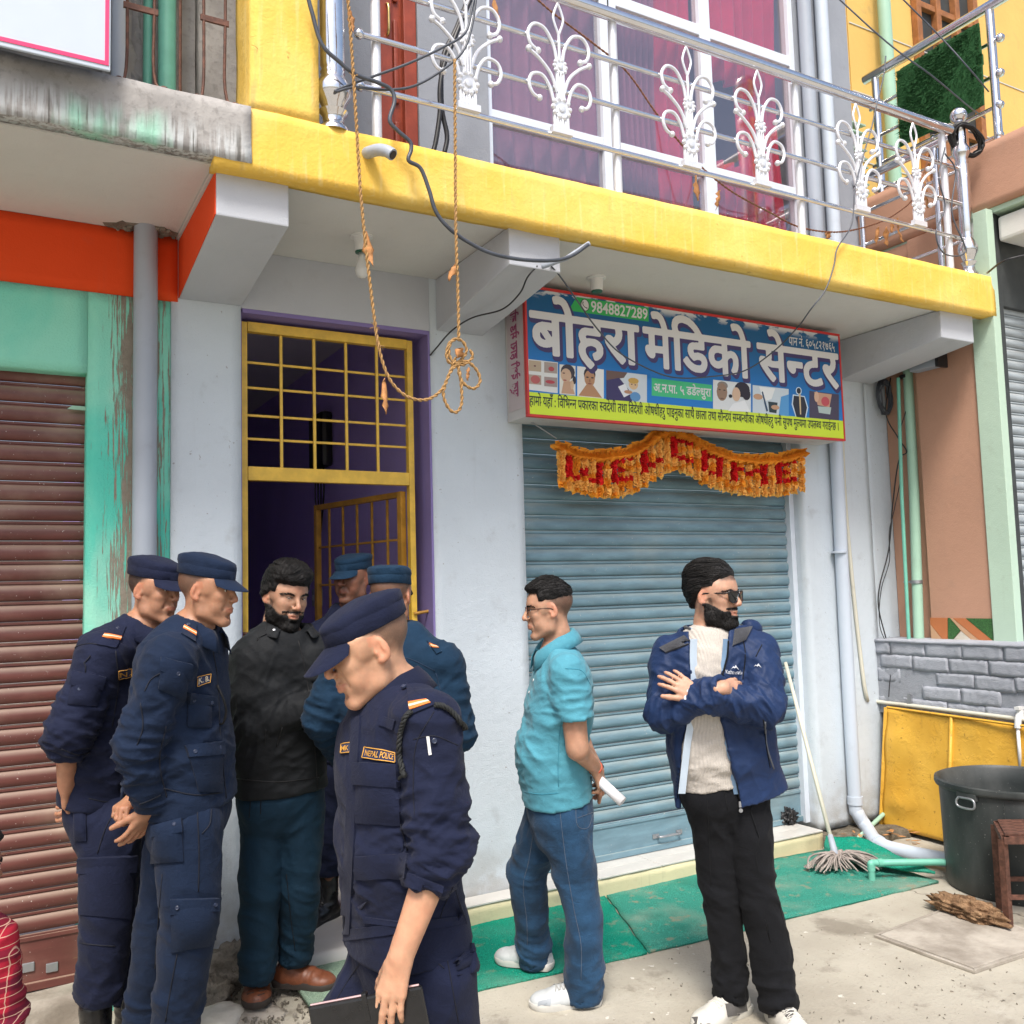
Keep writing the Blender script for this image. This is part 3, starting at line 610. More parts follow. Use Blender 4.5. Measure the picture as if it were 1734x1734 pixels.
def ornament_mesh():
    m = MB(); b = m
    def sc(pts, r=.0085): b.tube(spline([V(x, 0, z) for x, z in pts], 5), r, 7)
    out = {}
    b.obox((0, 0, .016), (.055, 0, 0), (0, .014, 0), (0, 0, .015))
    for i in range(6): b.tube([(-.036 + .0145 * i, 0, .03), (-.036 + .0145 * i, 0, .105)], .0062, 6)
    b.obox((0, .004, .065), (.042, 0, 0), (0, .004, 0), (0, 0, .038))
    for z, r in ((.125, .044), (.325, .032)):
        for i in range(10): a = 2 * pi * i / 10; b.ball((cos(a) * r, -.004, z + sin(a) * r), r * .30, 6)
        b.lathe((0, .006, z), [(r * .95, 0), (r, .006), (r * .8, .014), (r * .45, .011), (r * .4, .02), (r * .18, .022)], 14, (0, -1, 0))
    b.obox((0, .002, .225), (.024, 0, 0), (0, .005, 0), (0, 0, .082))
    for i in (-1, 0, 1): b.tube([(.013 * i, -.006, .16), (.013 * i, -.006, .30)], .004, 6)
    sc([(0, .35), (0, .48)], .007); sc([(0, .48), (.026, .55), (.02, .59), (0, .635)], .006); sc([(0, .48), (-.026, .55), (-.02, .59), (0, .635)], .006)
    for s in (-1, 1):
        up = [(.012 * s, .33), (.03 * s, .42), (.075 * s, .49), (.13 * s, .50), (.165 * s, .455), (.155 * s, .40), (.115 * s, .375)]
        md = [(.018 * s, .20), (.05 * s, .28), (.11 * s, .34), (.165 * s, .372)]
        lo = [(.035 * s, .14), (.06 * s, .22), (.10 * s, .265), (.15 * s, .255), (.168 * s, .21), (.15 * s, .165), (.115 * s, .15)]
        for q in (up, md, lo): sc(q); b.ball((q[-1][0], 0, q[-1][1]), .0155, 8)
    return m
orn0 = None
for px in (790, 948, 1167, 1288, 1456, 1553):
    x = onY(px, 230 + (px - 950) * .27, YR)[0]
    if orn0 is None:
        mm = ornament_mesh(); mm.v = [(a + x, b + YR - .018, c + 3.69) for a, b, c in mm.v]; orn0 = mm.build('ornament', M['white_cast'], rail, smooth=True, auto=45); ox = x
    else: copy_part(orn0, rail, orn0.location + Vector((x - ox, 0, 0)))
# neighbour's railing, one storey up on the right
nr = empty('balcony_railing', (5.47, 3.4, 4.33), 'dull steel railing with ball ends on the peach balcony at upper right', 'railing')
XB = 5.46
rtube('top_rail', (XB, YW + .05, onX(1450, 145, XB)[2] + .0), (XB, 2.4, onX(1450, 145, XB)[2]), .034, parent=nr, n=16); zb = onX(1450, 145, XB)[2]
for k, dz in enumerate((.24, .46, .66, .85)):
    o = rtube('rail', (XB, YW + .02, zb - dz), (XB, onX(1690, 60 + 60 * k, XB)[1], zb - dz), .013, parent=nr)
    MB().ball((XB, onX(1690, 60 + 60 * k, XB)[1] - .012, zb - dz), .028, 10).build('knob', M['chrome'], o, smooth=True)
    MB().ball((XB, 3.85 - .03 * k, zb - dz), .022, 10).build('knob', M['chrome'], o, smooth=True)
for y in (onX(1492, 300, XB)[1], onX(1685, 150, XB)[1]): rtube('post', (XB, y, 4.33), (XB, y, zb - .03), .026, parent=nr)
newel(V(XB + .02, 3.05, 4.332), 1.5, parent=nr, k=1.7)
# turf rug over that railing
t0, t1 = onX(1528, 170, XB)[1], onX(1668, 70, XB)[1]; zs0 = zb - .03
turf = empty('turf_rug', (XB, (t0 + t1) / 2, zb - .6), 'dark green artificial turf rug hung over the upper right railing', 'rug')
tg = NT('turf_pile'); tg.set(col=tg.mix(tg.noise(160, det=2), (.006, .045, .012), (.03, .14, .035)), rough=.9); M['turf'] = tg.m
def hang(y, z): return V(XB - .05 - .01 * sin(9 * y + 5 * z), y, z)
zz0, zz1 = zb - .64, zb - .10
m = MB(); n = 16
for i in range(n):
    ya, yb_ = t0 + (t1 - t0) * i / n, t0 + (t1 - t0) * (i + 1) / n
    for k in range(8):
        za, zc = zz0 + (zz1 - zz0) * k / 8, zz0 + (zz1 - zz0) * (k + 1) / 8
        m.add([hang(ya, za), hang(yb_, za), hang(yb_, zc), hang(ya, zc)], [(0, 1, 2, 3)])
o = m.build('backing', M['turf'], turf); o.modifiers.new('thick', 'SOLIDIFY').thickness = .012
P = []; F = []
for i in range(9000):
    y = t0 + (t1 - t0) * RNG.random(); z = zz0 + (zz1 - zz0) * RNG.random(); b = hang(y, z) + V(-.004, 0, 0); d = V(-.025 * RNG.uniform(.5, 1.2), RNG.normal(0, .010), RNG.normal(-.010, .010)); s_ = V(0, RNG.normal(0, .0022), RNG.normal(0, .0022))
    k = len(P); P += [b - s_, b + s_, b + d]; F.append((k, k + 1, k + 2))
o = link('pile', to_mesh('pile', P, np.array(F)), M['turf'], turf); o['kind'] = 'stuff'

# ================================================================ pipes
def pipe(name, pts, r, mat, label, cat='pipe', n=14, sm=6, coll=(), brk=()):
    e = empty(name, pts[0], label, cat)
    MB().tube(spline(pts, sm) if sm else pts, r, n).build('tube', M[mat], e, smooth=True, auto=60)
    for p, d, l in coll: MB().tube([np.asarray(p) - nrm(d) * l / 2, np.asarray(p) + nrm(d) * l / 2], r * 1.16, n).build('socket', M[mat], e, smooth=True, auto=50)
    for p in brk: MB().lathe(np.asarray(p) - V(0, 0, .012), [(r * 1.02, 0), (r * 1.12, .001), (r * 1.12, .022), (r * 1.02, .023)], n).build('clip', M['galv'], e, smooth=True, auto=40); MB().box((p[0] - r - .05, p[1] + r - .01, p[2] - .006), (p[0] + r + .03, p[1] + r + .004, p[2] + .006)).build('bracket', M['galv'], e)
    return e
yp = YW - .062; xg = onY(245, 800, yp)[0]
pipe('drain_pipe', [(xg, yp, -.03), (xg, yp, 1.5), (xg, yp, ZC + .03)], .0495, 'pvc_grey', 'fat grey plastic drain pipe on the peeling teal wall', sm=0)
xa, xb = onY(1412, 760, YW - .05)[0], onY(1448, 1340, YW - .05)[0]
bend = [onY(1412, 680, YW - .05), onY(1428, 1000, YW - .05), onY(1447, 1340, YW - .05), onY(1452, 1376, YW - .06), onY(1468, 1402, 4.13), onZ(1487, 1428, .065), onZ(1530, 1442, .06), onZ(1600, 1455, .06), onZ(1680, 1462, .06), onZ(1760, 1470, .06)]
pipe('drain_pipe', bend, .042, 'pvc_white', 'painted white drain pipe that bends over the ground towards the black tub', sm=8, coll=[(onY(1448, 1355, YW - .05), (0, 0, 1), .05), (onZ(1487, 1428, .065), bend[6] - bend[4], .05), (onY(1421, 935, YW - .05), (0, 0, 1), .012)])
thin = [onY(1426, 745, YW - .012), onY(1432, 860, YW - .012), onY(1445, 1000, YW - .014), onY(1456, 1100, YW - .014), onY(1467, 1178, YW - .016)]
thin += [onX(1480, 1187, XN - .02), onX(1560, 1197, XN - .02), onX(1640, 1207, XN - .02), onX(1760, 1222, XN - .02)]
pipe('water_pipe', thin, .0125, 'pvc_cream', 'thin cream water pipe down the white wall and along the top of the yellow plate', n=8)
tapz = onX(1728, 1217, XN - .02)
e = empty('tap', tapz, 'white plastic elbow and tap pipe standing over the black tub', 'tap')
m = MB(); m.tube(spline([tapz + V(0, 0, .03), tapz + V(-.02, -.0, .0), tapz + V(-.028, 0, -.03), tapz + V(-.03, 0, -.05)], 4), .019, 10); m.tube([tapz + V(.0, .0, .0), tapz + V(0, -.0, .05)], .02, 10); m.obox(tapz + V(0, 0, .06), (.03, 0, 0), (0, .014, 0), (0, 0, .008)); m.build('body', M['white_plastic'], e, smooth=True, auto=40)
MB().tube([tapz + V(-.03, 0, -.05), tapz + V(-.032, .0, -.30)], .010, 8).build('outlet', M['white_plastic'], e, smooth=True)
yg = 4.07
pipe('drain_pipe', [onY(1536, 600, yg), onY(1548, 840, yg), onY(1556, 1082, yg)], .034, 'pvc_green', 'pale green drain pipe left of the peach wall', sm=0, brk=[onY(1552, 985, yg)])
pipe('water_pipe', [onY(1521, 640, yg), onY(1527, 840, yg), onY(1539, 1082, yg)], .012, 'ppr', 'thin green water pipe beside the pale green drain pipe', n=8, sm=0)
pipe('drain_pipe', [(onY(1500, 60, 4.5)[0], 4.5, 4.0), (onY(1500, 60, 4.5)[0], 4.5, 7)], .05, 'pvc_green', 'rust-specked pale green pipe on the mustard upper wall', sm=0)
xg1, xg2 = onY(1376, 250, YW - .06)[0], onY(1400, 250, YW - .06)[0]
pipe('drain_pipe', [(xg1, YW - .055, zt0), (xg1, YW - .055, 6.5)], .045, 'pvc_grey', 'grey drain pipe next to the balcony window frame', sm=0, brk=[(xg1, YW - .055, 3.85)])
pipe('drain_pipe', [(xg2 + .03, YW - .055, zt0), (xg2 + .03, YW - .055, 6.5)], .045, 'pvc_white', 'pale drain pipe right of the grey one beside the balcony window', sm=0)
pipe('water_pipe', [(xg2 + .12, YW - .02, 4.4), (xg2 + .12, YW - .02, 6.5)], .014, 'pvc_grey', 'thin grey conduit on the grey pier right of the balcony pipes', sm=0, n=8)
gp = V(*onY(283, 60, 3.8)); pipe('drain_pipe', [(gp[0], 3.8, 3.46), (gp[0], 3.8, 6.3)], .035, 'ppr', 'bright green pipe standing on the grey concrete ledge, upper left', sm=0)
pipe('drain_pipe', [(gp[0] - .07, 3.84, 3.46), (gp[0] - .06, 3.84, 6.3)], .018, 'ppr', 'narrow dark green pipe beside the bright green one, upper left', sm=0)
pipe('drain_pipe', [(gp[0] - .18, 3.80, 3.46), (gp[0] - .18, 3.80, 6.3)], .03, 'pvc_white', 'pale grey pipe left of the green pipes on the concrete ledge', sm=0)
sp_ = [onY(618, 262, YF + .04), onY(625, 258, YF - .02), onY(640, 254, YF - .07), onY(655, 256, YF - .11), onY(665, 262, YF - .13)]
e = pipe('spout', sp_, .024, 'pvc_grey', 'short grey spout pipe sticking out of the yellow balcony edge', 'spout'); MB().tube([sp_[-1] + (sp_[-1] - sp_[-2]) * .002, sp_[-1] + nrm(sp_[-1] - sp_[-2]) * .004], .017, 12).build('opening', M['rubber'], e)
gp_ = [onZ(1472, 1492, .0), onZ(1472, 1470, .085), onZ(1475, 1462, .10), onZ(1490, 1461, .10), onZ(1560, 1460, .10), onZ(1620, 1460, .10)]
gp_[0] = V(gp_[2][0], gp_[2][1], -.01); gp_[1] = V(gp_[2][0], gp_[2][1], .08)
pipe('water_pipe', gp_, .018, 'ppr', 'short green pipe rising from the mat and running to the black tub', n=10, sm=5, coll=[(gp_[1], (0, 0, 1), .035), (gp_[3], (1, -.3, 0), .03)])
pipe('water_pipe', [onZ(1440, 1432, .02), onY(1500, 1375, 4.2)], .014, 'pvc_green', 'thin green pipe leaning behind the bend of the white drain pipe', sm=0, n=8)
# steel anchor rods on the grey ledge
for a, b, c in ((215, 262, 40), (345, 382, 108)):
    e = empty('anchor_rod', onY((a + b) / 2, 150, 3.44), 'rusty bent anchor rod pair with a cross strap, %s' % ('beside the white sign panel' if a < 300 else 'next to the yellow pillar'), 'rod')
    m = MB()
    for px in (a, b): q = onY(px, 60, 3.44); m.tube(spline([V(q[0], 3.44, 6), V(q[0], 3.44, 4), V(q[0] - .002, 3.44, 3.53), V(q[0] + (.035 if px == b else -.035), 3.40, 3.463)], 5), .006, 6)
    m.build('rod', M['rust'], e, smooth=True)
    q0, q1 = onY(a, 12 if a < 300 else 30, 3.44), onY(b, 18 if a < 300 else 40, 3.44); MB().obox((q0 + q1) / 2, ((q1 - q0)[0] / 2 + .012, 0, 0), (0, .005, 0), (0, 0, .011)).build('strap', M['rust'], e)
pq = onY(305, 100, 3.5); pipe('anchor_rod', [(pq[0], 3.5, 3.45), (pq[0], 3.5, 6)], .006, 'rust', 'single straight rusty rod right of the green pipe', 'rod', n=6, sm=0)

# ================================================================ low wall, yellow plate, ground things
bw = empty('brick_wall', (XN, 3.7, .79), 'low wall of rough grey-painted bricks above the yellow plate', 'wall')
m = MB().box((XN + .003, 2.4, .74), (XN + .10, YW + .02, 1.202)).build('mortar', M['brick_joint'], bw)
bl, bh = .26, .086
for r in range(5):
    z = .765 + r * (bh + .004); y = 2.45 - (.37 * r % 1) * bl
    while y < YW + .05:
        l = min(bl - .006 + random.uniform(-.006, .006), YW + .015 - y)
        if l > .05 and y > 2.4:
            a = rough_box('brick', (XN + random.uniform(-.010, .008), y - .003, z + random.uniform(-.004, .006)), (XN + .06, y + l + random.uniform(-.012, .004), z + bh + random.uniform(-.006, .003)), M['brick_paint'], bw, .007, .022, 26)
        y += bl
rough_box('coping', (XN - .012, 2.4, 1.203), (XN + .28, YW + .02, 1.222), M['brick_paint'], bw, .006, .05, 15)
pl = empty('yellow_plate', (XN - .03, 3.7, 0), 'blistered yellow painted steel panel leaning on the low wall behind the tub', 'panel')
A, B_, C_, D_ = onX(1503, 1197, XN - .03), V(XN - .05, 2.6, .75), V(XN - .14, 2.6, .02), onX(1495, 1402, XN - .10)
A[2] = .775; D_[2] = .03
def plp(u, v): return (A * (1 - u) + B_ * u) * (1 - v) + (D_ * (1 - u) + C_ * u) * v
nn, mm_ = 60, 30; U, W_ = np.meshgrid(np.linspace(0, 1, nn), np.linspace(0, 1, mm_), indexing='ij'); U = U.ravel(); W_ = W_.ravel()
P = np.array([plp(a, b) for a, b in zip(U, W_)]); P[:, 0] += .018 * fbm(P * 2.2, 3) - .03 * np.exp(-((U - .05) / .07) ** 2 - ((W_ - .25) / .16) ** 2) - .02 * np.exp(-((U - .07) / .06) ** 2 - ((W_ - .78) / .08) ** 2) + .05 * U * (1 - U)
i, j = np.meshgrid(np.arange(nn - 1), np.arange(mm_ - 1), indexing='ij'); a = (i * mm_ + j).ravel()
o = link('sheet', to_mesh('sheet', P, np.stack([a, a + mm_, a + mm_ + 1, a + 1], 1), True), M['plate_yellow'], pl); o.modifiers.new('thick', 'SOLIDIFY').thickness = .006
MB().tube([plp(-.005, -.01) + V(-.012, 0, 0), plp(-.005, 1.0) + V(-.012, 0, 0)], .014, 4).build('edge_bar', M['plate_yellow'], pl)
MB().tube([plp(.0, -.012) + V(-.008, 0, 0), plp(1, -.012) + V(-.008, 0, 0)], .008, 4).build('edge_bar', M['plate_yellow'], pl)
MB().tube([plp(.30, 0) + V(-.004, 0, 0), plp(.30, 1) + V(-.004, 0, 0)], .011, 6).build('seam', M['plate_yellow'], pl, smooth=True)
ms = onX(1540, 1185, XN - .02); tag(MB().obox(ms, (.004, 0, 0), (0, .014, .004), (0, -.005, .04)).build('metal_strap', M['galv']), 'small galvanised strap nailed at the foot of the brick wall', 'strap')
# tub
tc = V(4.715, 3.07, .0)
tub = empty('water_tub', tc, 'big dusty black plastic tub with wire handles at the right edge', 'tub')
R0 = .36; pr = [(R0 * .90, .004), (R0 * .93, .0), (R0 * .955, .012), (R0 * .96, .10), (R0 * .975, .40), (R0 * .985, .51), (R0 * 1.03, .516), (R0 * 1.045, .53), (R0 * 1.04, .55), (R0 * 1.0, .555), (R0 * .965, .54), (R0 * .95, .46), (R0 * .92, .08), (R0 * .3, .05), (.001, .05)]
MB().lathe(tc, pr, 56).build('shell', M['barrel'], tub, smooth=True, auto=50)
for ang in (math.atan2(-.55, -.83) - .62, math.atan2(-.55, -.83) - .62 + pi):
    dv = V(cos(ang), sin(ang), 0); sv = V(-sin(ang), cos(ang), 0); b = tc + dv * (R0 * 1.0) + V(0, 0, .475)
    m = MB(); m.obox(b + V(0, 0, .03), sv * .055, dv * .012, V(0, 0, .018)); o = m.build('lug', M['barrel'], tub, bevel=.004)
    m = MB(); q = [b + dv * .016 + sv * (.052 * x) + V(0, 0, y) for x, y in ((-.7, .022), (-1, .0), (-.75, -.025), (.75, -.025), (1, .0), (.7, .022), (-.7, .022))]; m.tube(spline(q, 4), .006, 7); m.build('handle', M['galv'], o, smooth=True)
sd_ = V(*(CAMP - tc)) * V(1, 1, 0); a0 = math.atan2(sd_[1], sd_[0])
for aa in (a0 - .12,): MB().tube([tc + V(cos(aa), sin(aa), 0) * R0 * .96 + V(0, 0, .04), tc + V(cos(aa), sin(aa), 0) * R0 * .983 + V(0, 0, .50)], .004, 5).build('seam', M['barrel'], tub)
# rusty stool at the frame edge
st = empty('metal_stool', onZ(1713, 1577), 'small rusty angle-iron stool in front of the black tub', 'stool')
s0 = onZ(1713, 1577, 0); hz = onY(1703, 1422, s0[1])[2]; sx, sy = RH * .36 - FH * .03, FH * .26 + RH * .10
for a, b in ((0, 0), (1, 0), (1, 1), (0, 1)):
    p = s0 + sx * a + sy * b; m = MB(); m.obox(p + V(0, 0, hz / 2), (.015, 0, 0), (0, .002, 0), (0, 0, hz / 2)); m.obox(p + V(-.013, .015, hz / 2), (.002, 0, 0), (0, .0125, 0), (0, 0, hz / 2)); m.build('leg', M['rust'], st)
for (a, b), (c, d) in (((0, 0), (1, 0)), ((1, 0), (1, 1)), ((1, 1), (0, 1)), ((0, 1), (0, 0))):
    p, q = s0 + sx * a + sy * b, s0 + sx * c + sy * d
    MB().obox((p + q) / 2 + V(0, 0, hz), (q - p) / 2 * 1.06, nrm(np.cross(q - p, [0, 0, 1])) * .017, V(0, 0, .016)).build('top_rail', M['rust'], st)
    MB().obox((p + q) / 2 + V(0, 0, hz * .37), (q - p) / 2, nrm(np.cross(q - p, [0, 0, 1])) * .003, V(0, 0, .011)).build('stretcher', M['rust'], st)
for k in range(5): MB().obox(s0 + sx * .5 + sy * (.1 + .2 * k) + V(0, 0, hz + .022), sx * .5, nrm(sy) * .022, V(0, 0, .006)).build('slat', M['rust'], st, bevel=.002)
# bark, hatch
def blob(name, c, r, mat, label, cat, seed=0, amp=.35, sq=(1, 1, 1), rz=0, n=(40, 22), kind=None, freq=2.2, flat=.0):
    U, T = np.meshgrid(np.linspace(0, 2 * pi, n[0], endpoint=False), np.linspace(0, pi, n[1]), indexing='ij')
    D = np.stack([np.cos(U) * np.sin(T), np.sin(U) * np.sin(T), np.cos(T)], -1).reshape(-1, 3)
    rr = 1 + amp * fbm(D * freq + seed * 9.1, 4); P = D * rr[:, None]; P[:, 2] = np.maximum(P[:, 2], -1 + flat)
    P = P * r * np.array(sq); c_, s_ = cos(rz), sin(rz); P = np.stack([P[:, 0] * c_ - P[:, 1] * s_, P[:, 0] * s_ + P[:, 1] * c_, P[:, 2]], 1) + c
    i, j = np.meshgrid(np.arange(n[0]), np.arange(n[1] - 1), indexing='ij'); i2 = (i + 1) % n[0]
    o = link(name, to_mesh(name, P, np.stack([i * n[1] + j, i * n[1] + j + 1, i2 * n[1] + j + 1, i2 * n[1] + j], -1).reshape(-1, 4), True), mat)
    return tag(o, label, cat, kind=kind)
bc = onZ(1640, 1548, .025); bdir = onZ(1688, 1552, .02) - onZ(1602, 1525, .02)
blob('bark_piece', bc + V(0, 0, .02), .19, M['bark'], 'weathered brown piece of bark lying in front of the black tub', 'bark', 3, .55, (1, .36, .26), math.atan2(bdir[1], bdir[0]), (90, 40), freq=3.4)
h4 = [onZ(1480, 1588), onZ(1650, 1650), onZ(1800, 1600), onZ(1620, 1535)]
hat = empty('hatch_cover', (h4[0] + h4[2]) / 2, 'square cement inspection cover set in the concrete ground', 'hatch')
cc = (h4[0] + h4[2]) / 2
MB().prism([cc + (p - cc) * .93 + V(0, 0, .006) for p in h4], (0, 0, .012)).build('lid', M['slab_cement'], hat, bevel=.006)
for k in range(4):
    p, q = h4[k], h4[(k + 1) % 4]; pi_, qi = cc + (p - cc) * .945, cc + (q - cc) * .945
    MB().prism([p, q, qi, pi_], (0, 0, .014 + .002 * (k % 2))).build('kerb_strip', M['slab_cement'], hat, bevel=.003)
# green mats
def mat_sheet(name, poly4, mat, label, amp=.010, th=.014, lift=.012, nx=50, ny=24, edge=.008):
    a, b, c, d = [np.asarray(p, float) for p in poly4]; U, W_ = np.meshgrid(np.linspace(0, 1, nx), np.linspace(0, 1, ny), indexing='ij'); U = U.ravel(); W_ = W_.ravel()
    P = ((a[None] * (1 - U)[:, None] + b[None] * U[:, None]) * (1 - W_)[:, None] + (d[None] * (1 - U)[:, None] + c[None] * U[:, None]) * W_[:, None])
    P[:, 2] += lift + amp * (fbm(P * 4, 3) * .6 + .25) + .003 * fbm(P * 40, 2)
    er = np.minimum(np.minimum(U, 1 - U) * 20, np.minimum(W_, 1 - W_) * 12).clip(0, 1); P[:, 1] += (1 - er) * edge * fbm(P * 9, 3); P[:, 0] += (1 - er) * edge * fbm(P * 9 + 50, 3)
    i, j = np.meshgrid(np.arange(nx - 1), np.arange(ny - 1), indexing='ij'); q = (i * ny + j).ravel()
    o = link(name, to_mesh(name, P, np.stack([q, q + ny, q + ny + 1, q + 1], 1), True), mat); s = o.modifiers.new('thick', 'SOLIDIFY'); s.thickness = th; s.offset = -1
    return tag(o, label, 'mat')
z = 0
mat_sheet('floor_mat', [onZ(770, 1690), onZ(1096, 1617), onZ(1020, 1515), onZ(740, 1572)], M['mat_green'], 'bright green fibre mat under the man in the turquoise shirt')
mat_sheet('floor_mat', [onZ(1099, 1616), onZ(1590, 1496), onZ(1405, 1440), onZ(1023, 1513)], M['mat_faded'], 'long faded green fibre mat before the blue shutter, behind the man in sunglasses')
mat_sheet('floor_mat', [onZ(1395, 1462, .02), onZ(1585, 1490, .02), onZ(1470, 1432, .06), onZ(1398, 1424, .06)], M['mat_green'], 'rumpled green fibre mat end under the mop head', amp=.05, lift=.03)
mat_sheet('door_mat', [onZ(478, 1655), onZ(640, 1610), onZ(760, 1690), onZ(580, 1790)], M['mat_pale'], 'pale green door mat below the white doorstep', amp=.004, th=.02, lift=.022)
# rubble at the left
blob('pale_stone', onZ(358, 1732, .0), .115, M['pale_stone'], 'smooth pale stone on the ground below the white wall corner', 'stone', 5, .2, (1.3, .8, .45), .4)
blob('rubble_stone', onZ(395, 1650, .03), .13, M['rubble'], 'rough grey lump of broken concrete at the foot of the white wall', 'stone', 8, .6, (1.2, .7, .9), .2)
blob('rubble_stone', onZ(352, 1690, .02), .11, M['rubble'], 'dark rough stone between the policemen and the pale stone', 'stone', 12, .6, (1.1, .8, .7), 1.2)
blob('rubble_stone', onZ(418, 1722, -.02), .12, M['slab_cement'], 'broken cement slab edge under the brown sandal', 'stone', 15, .4, (.9, 1.5, .35), .9)
P = []; F = []; cp = []
g = MB()
for k in range(520):
    c = onZ(random.uniform(395, 560), random.uniform(1640, 1734), .004) if k < 320 else onZ(random.uniform(1100, 1734), random.uniform(1560, 1734), .003)
    r = random.uniform(.003, .009) if k < 320 else random.uniform(.001, .004); g.obox(c, nrm(RNG.normal(size=3)) * r, nrm(RNG.normal(size=3)) * r * .7, nrm(RNG.normal(size=3)) * r * .8)
tag(g.build('gravel', M['rubble']), 'loose grit and small stone chips scattered on the concrete', 'gravel', kind='stuff')
rough_box('soil_patch', (4.46, 4.0, -.05), (5.2, YW - .005, .05), M['soil'], None, .03, .05, 9)['kind'] = 'structure'
lv = MB()
for k in range(26):
    c = onZ(random.uniform(1420, 1560), random.uniform(1395, 1440), .075); a = random.uniform(0, 6); u = V(cos(a), sin(a), random.uniform(-.3, .3)) * random.uniform(.015, .035); v = V(-sin(a), cos(a), .2) * random.uniform(.008, .016)
    lv.prism([c - u, c - v, c + u, c + v], (0, 0, .002))
tag(lv.build('leaf_litter', M['leaf']), 'dry leaf litter behind the bent drain pipe', 'leaves', kind='stuff')
# plastic bag by the shutter
blob('plastic_bag', V(*onZ(1335, 1383, .15)), .055, M['rubber'], 'crumpled black plastic bag on the tiled step', 'bag', 21, .95, (1, .8, .9), 0, (60, 34), freq=3.2)
# mop
mb_ = onZ(1418, 1462, .05); mt = onY(1330, 1122, YS - .06)
mop = empty('mop', mb_, 'string mop with a stained cream handle leaning on the shutter jamb', 'mop')
q = mb_ + (mt - mb_) * .10
MB().tube([q, q + (mt - q) * .55, mt], [.0125, .012, .011], 10).build('handle', M['pvc_cream'], mop, smooth=True)
MB().tube([mb_ - V(0, 0, .0), q + (mt - q) * .03], [.024, .015], 10).build('ferrule', M['pvc_grey'], mop, smooth=True)
m = MB(); ce = onZ(1450, 1466, .03)
for k in range(150):
    a = RNG.normal(0, .75) + (0 if k % 2 else 3.1); l = RNG.uniform(.10, .24); h = RNG.uniform(.02, .055); d = nrm(onZ(1500, 1470) - onZ(1400, 1476)); d2 = V(-d[1], d[0], 0)
    e_ = d * (cos(a) * l) + d2 * (sin(a) * l * .55) + d * .05; m.tube(spline([mb_ + V(0, 0, .02) + RNG.normal(0, .006, 3), mb_ + e_ * .35 + V(0, 0, h + .01), mb_ + e_ * .7 + V(RNG.normal(0, .012), RNG.normal(0, .012), h * .7), mb_ + e_ + V(0, 0, -.02 + RNG.uniform(0, .012))], 3), RNG.uniform(.004, .006), 5, cap=False)
o = m.build('strings', simple('mop_cotton', (.36, .31, .28), .95, 0, .35, 30), mop, smooth=True); o['kind'] = 'stuff'
# ================================================================ writing
def text_mesh(s, off=0.0):
    cu = bpy.data.curves.new('t', 'FONT'); cu.body = s; cu.size = 1; cu.offset = off; cu.resolution_u = 3
    o = bpy.data.objects.new('t', cu); me = bpy.data.meshes.new_from_object(o); n = len(me.vertices)
    co = np.empty(n * 3, 'f'); me.vertices.foreach_get('co', co); co = co.reshape(-1, 3)[:, :2].copy(); fs = [tuple(p.vertices) for p in me.polygons]
    bpy.data.objects.remove(o); bpy.data.curves.remove(cu); bpy.data.meshes.remove(me)
    return co, fs
_tw = {}
def width(s):
    c, f = text_mesh(s); return c[:, 0].max() - c[:, 0].min()
W2 = width('बब')
_gl = {}
def glyph(cl, off, half):
    k = (cl, off, half)
    if k not in _gl:
        co, fs = text_mesh(cl, off); adv = width('ब' + cl + 'ब') - W2
        if half:                               # half letter: the same letter without its upright stem
            bm = bmesh.new(); vv = [bm.verts.new((x, y, 0)) for x, y in co]
            for f in fs:
                try: bm.faces.new([vv[i] for i in f])
                except ValueError: pass
            cut = adv - .17
            bmesh.ops.bisect_plane(bm, geom=bm.verts[:] + bm.edges[:] + bm.faces[:], plane_co=(cut, 0, 0), plane_no=(1, 0, 0), clear_outer=True)
            bm.verts.index_update(); co = np.array([v.co[:2] for v in bm.verts]); fs = [tuple(v.index for v in f.verts) for f in bm.faces]; bm.free(); adv = cut + .02
        _gl[k] = (co, fs, adv)
    return _gl[k]
def deva(words, off=0.0, gap=.28):             # words: lists of clusters; '^x' = half letter, 'x~' = with the slanted ra stroke, 'x`' = with the hook above
    P, F, Z = [], [], []; pen = 0
    for wd in words:
        for n, cl in enumerate([c for cl in wd for c in ([cl] if cl[0] == '^' or cl[-1] in '~`' else list(cl))]):
            half = cl.startswith('^'); ra = '~' in cl; rf = '`' in cl; cl = cl.strip('^').replace('~', '').replace('`', '')
            co, fs, adv = glyph(cl, off, half); b = len(P); P += [(x + pen, y) for x, y in co]; Z += [n % 4] * len(co); F += [tuple(i + b for i in f) for f in fs]
            for flag, q in ((ra, [(.12, .10), (.30, .24), (.30, .31), (.10, .16)]), (rf, [(adv - .12, .66), (adv - .02, .80), (adv + .05, .86), (adv + .06, .82), (adv - .02, .70)])):
                if flag: b = len(P); P += [(x + pen, y) for x, y in q]; Z += [2] * len(q); F.append(tuple(range(b, b + len(q))))
            pen += adv
        pen += gap
    return np.array(P, float), F, np.array(Z), pen - gap
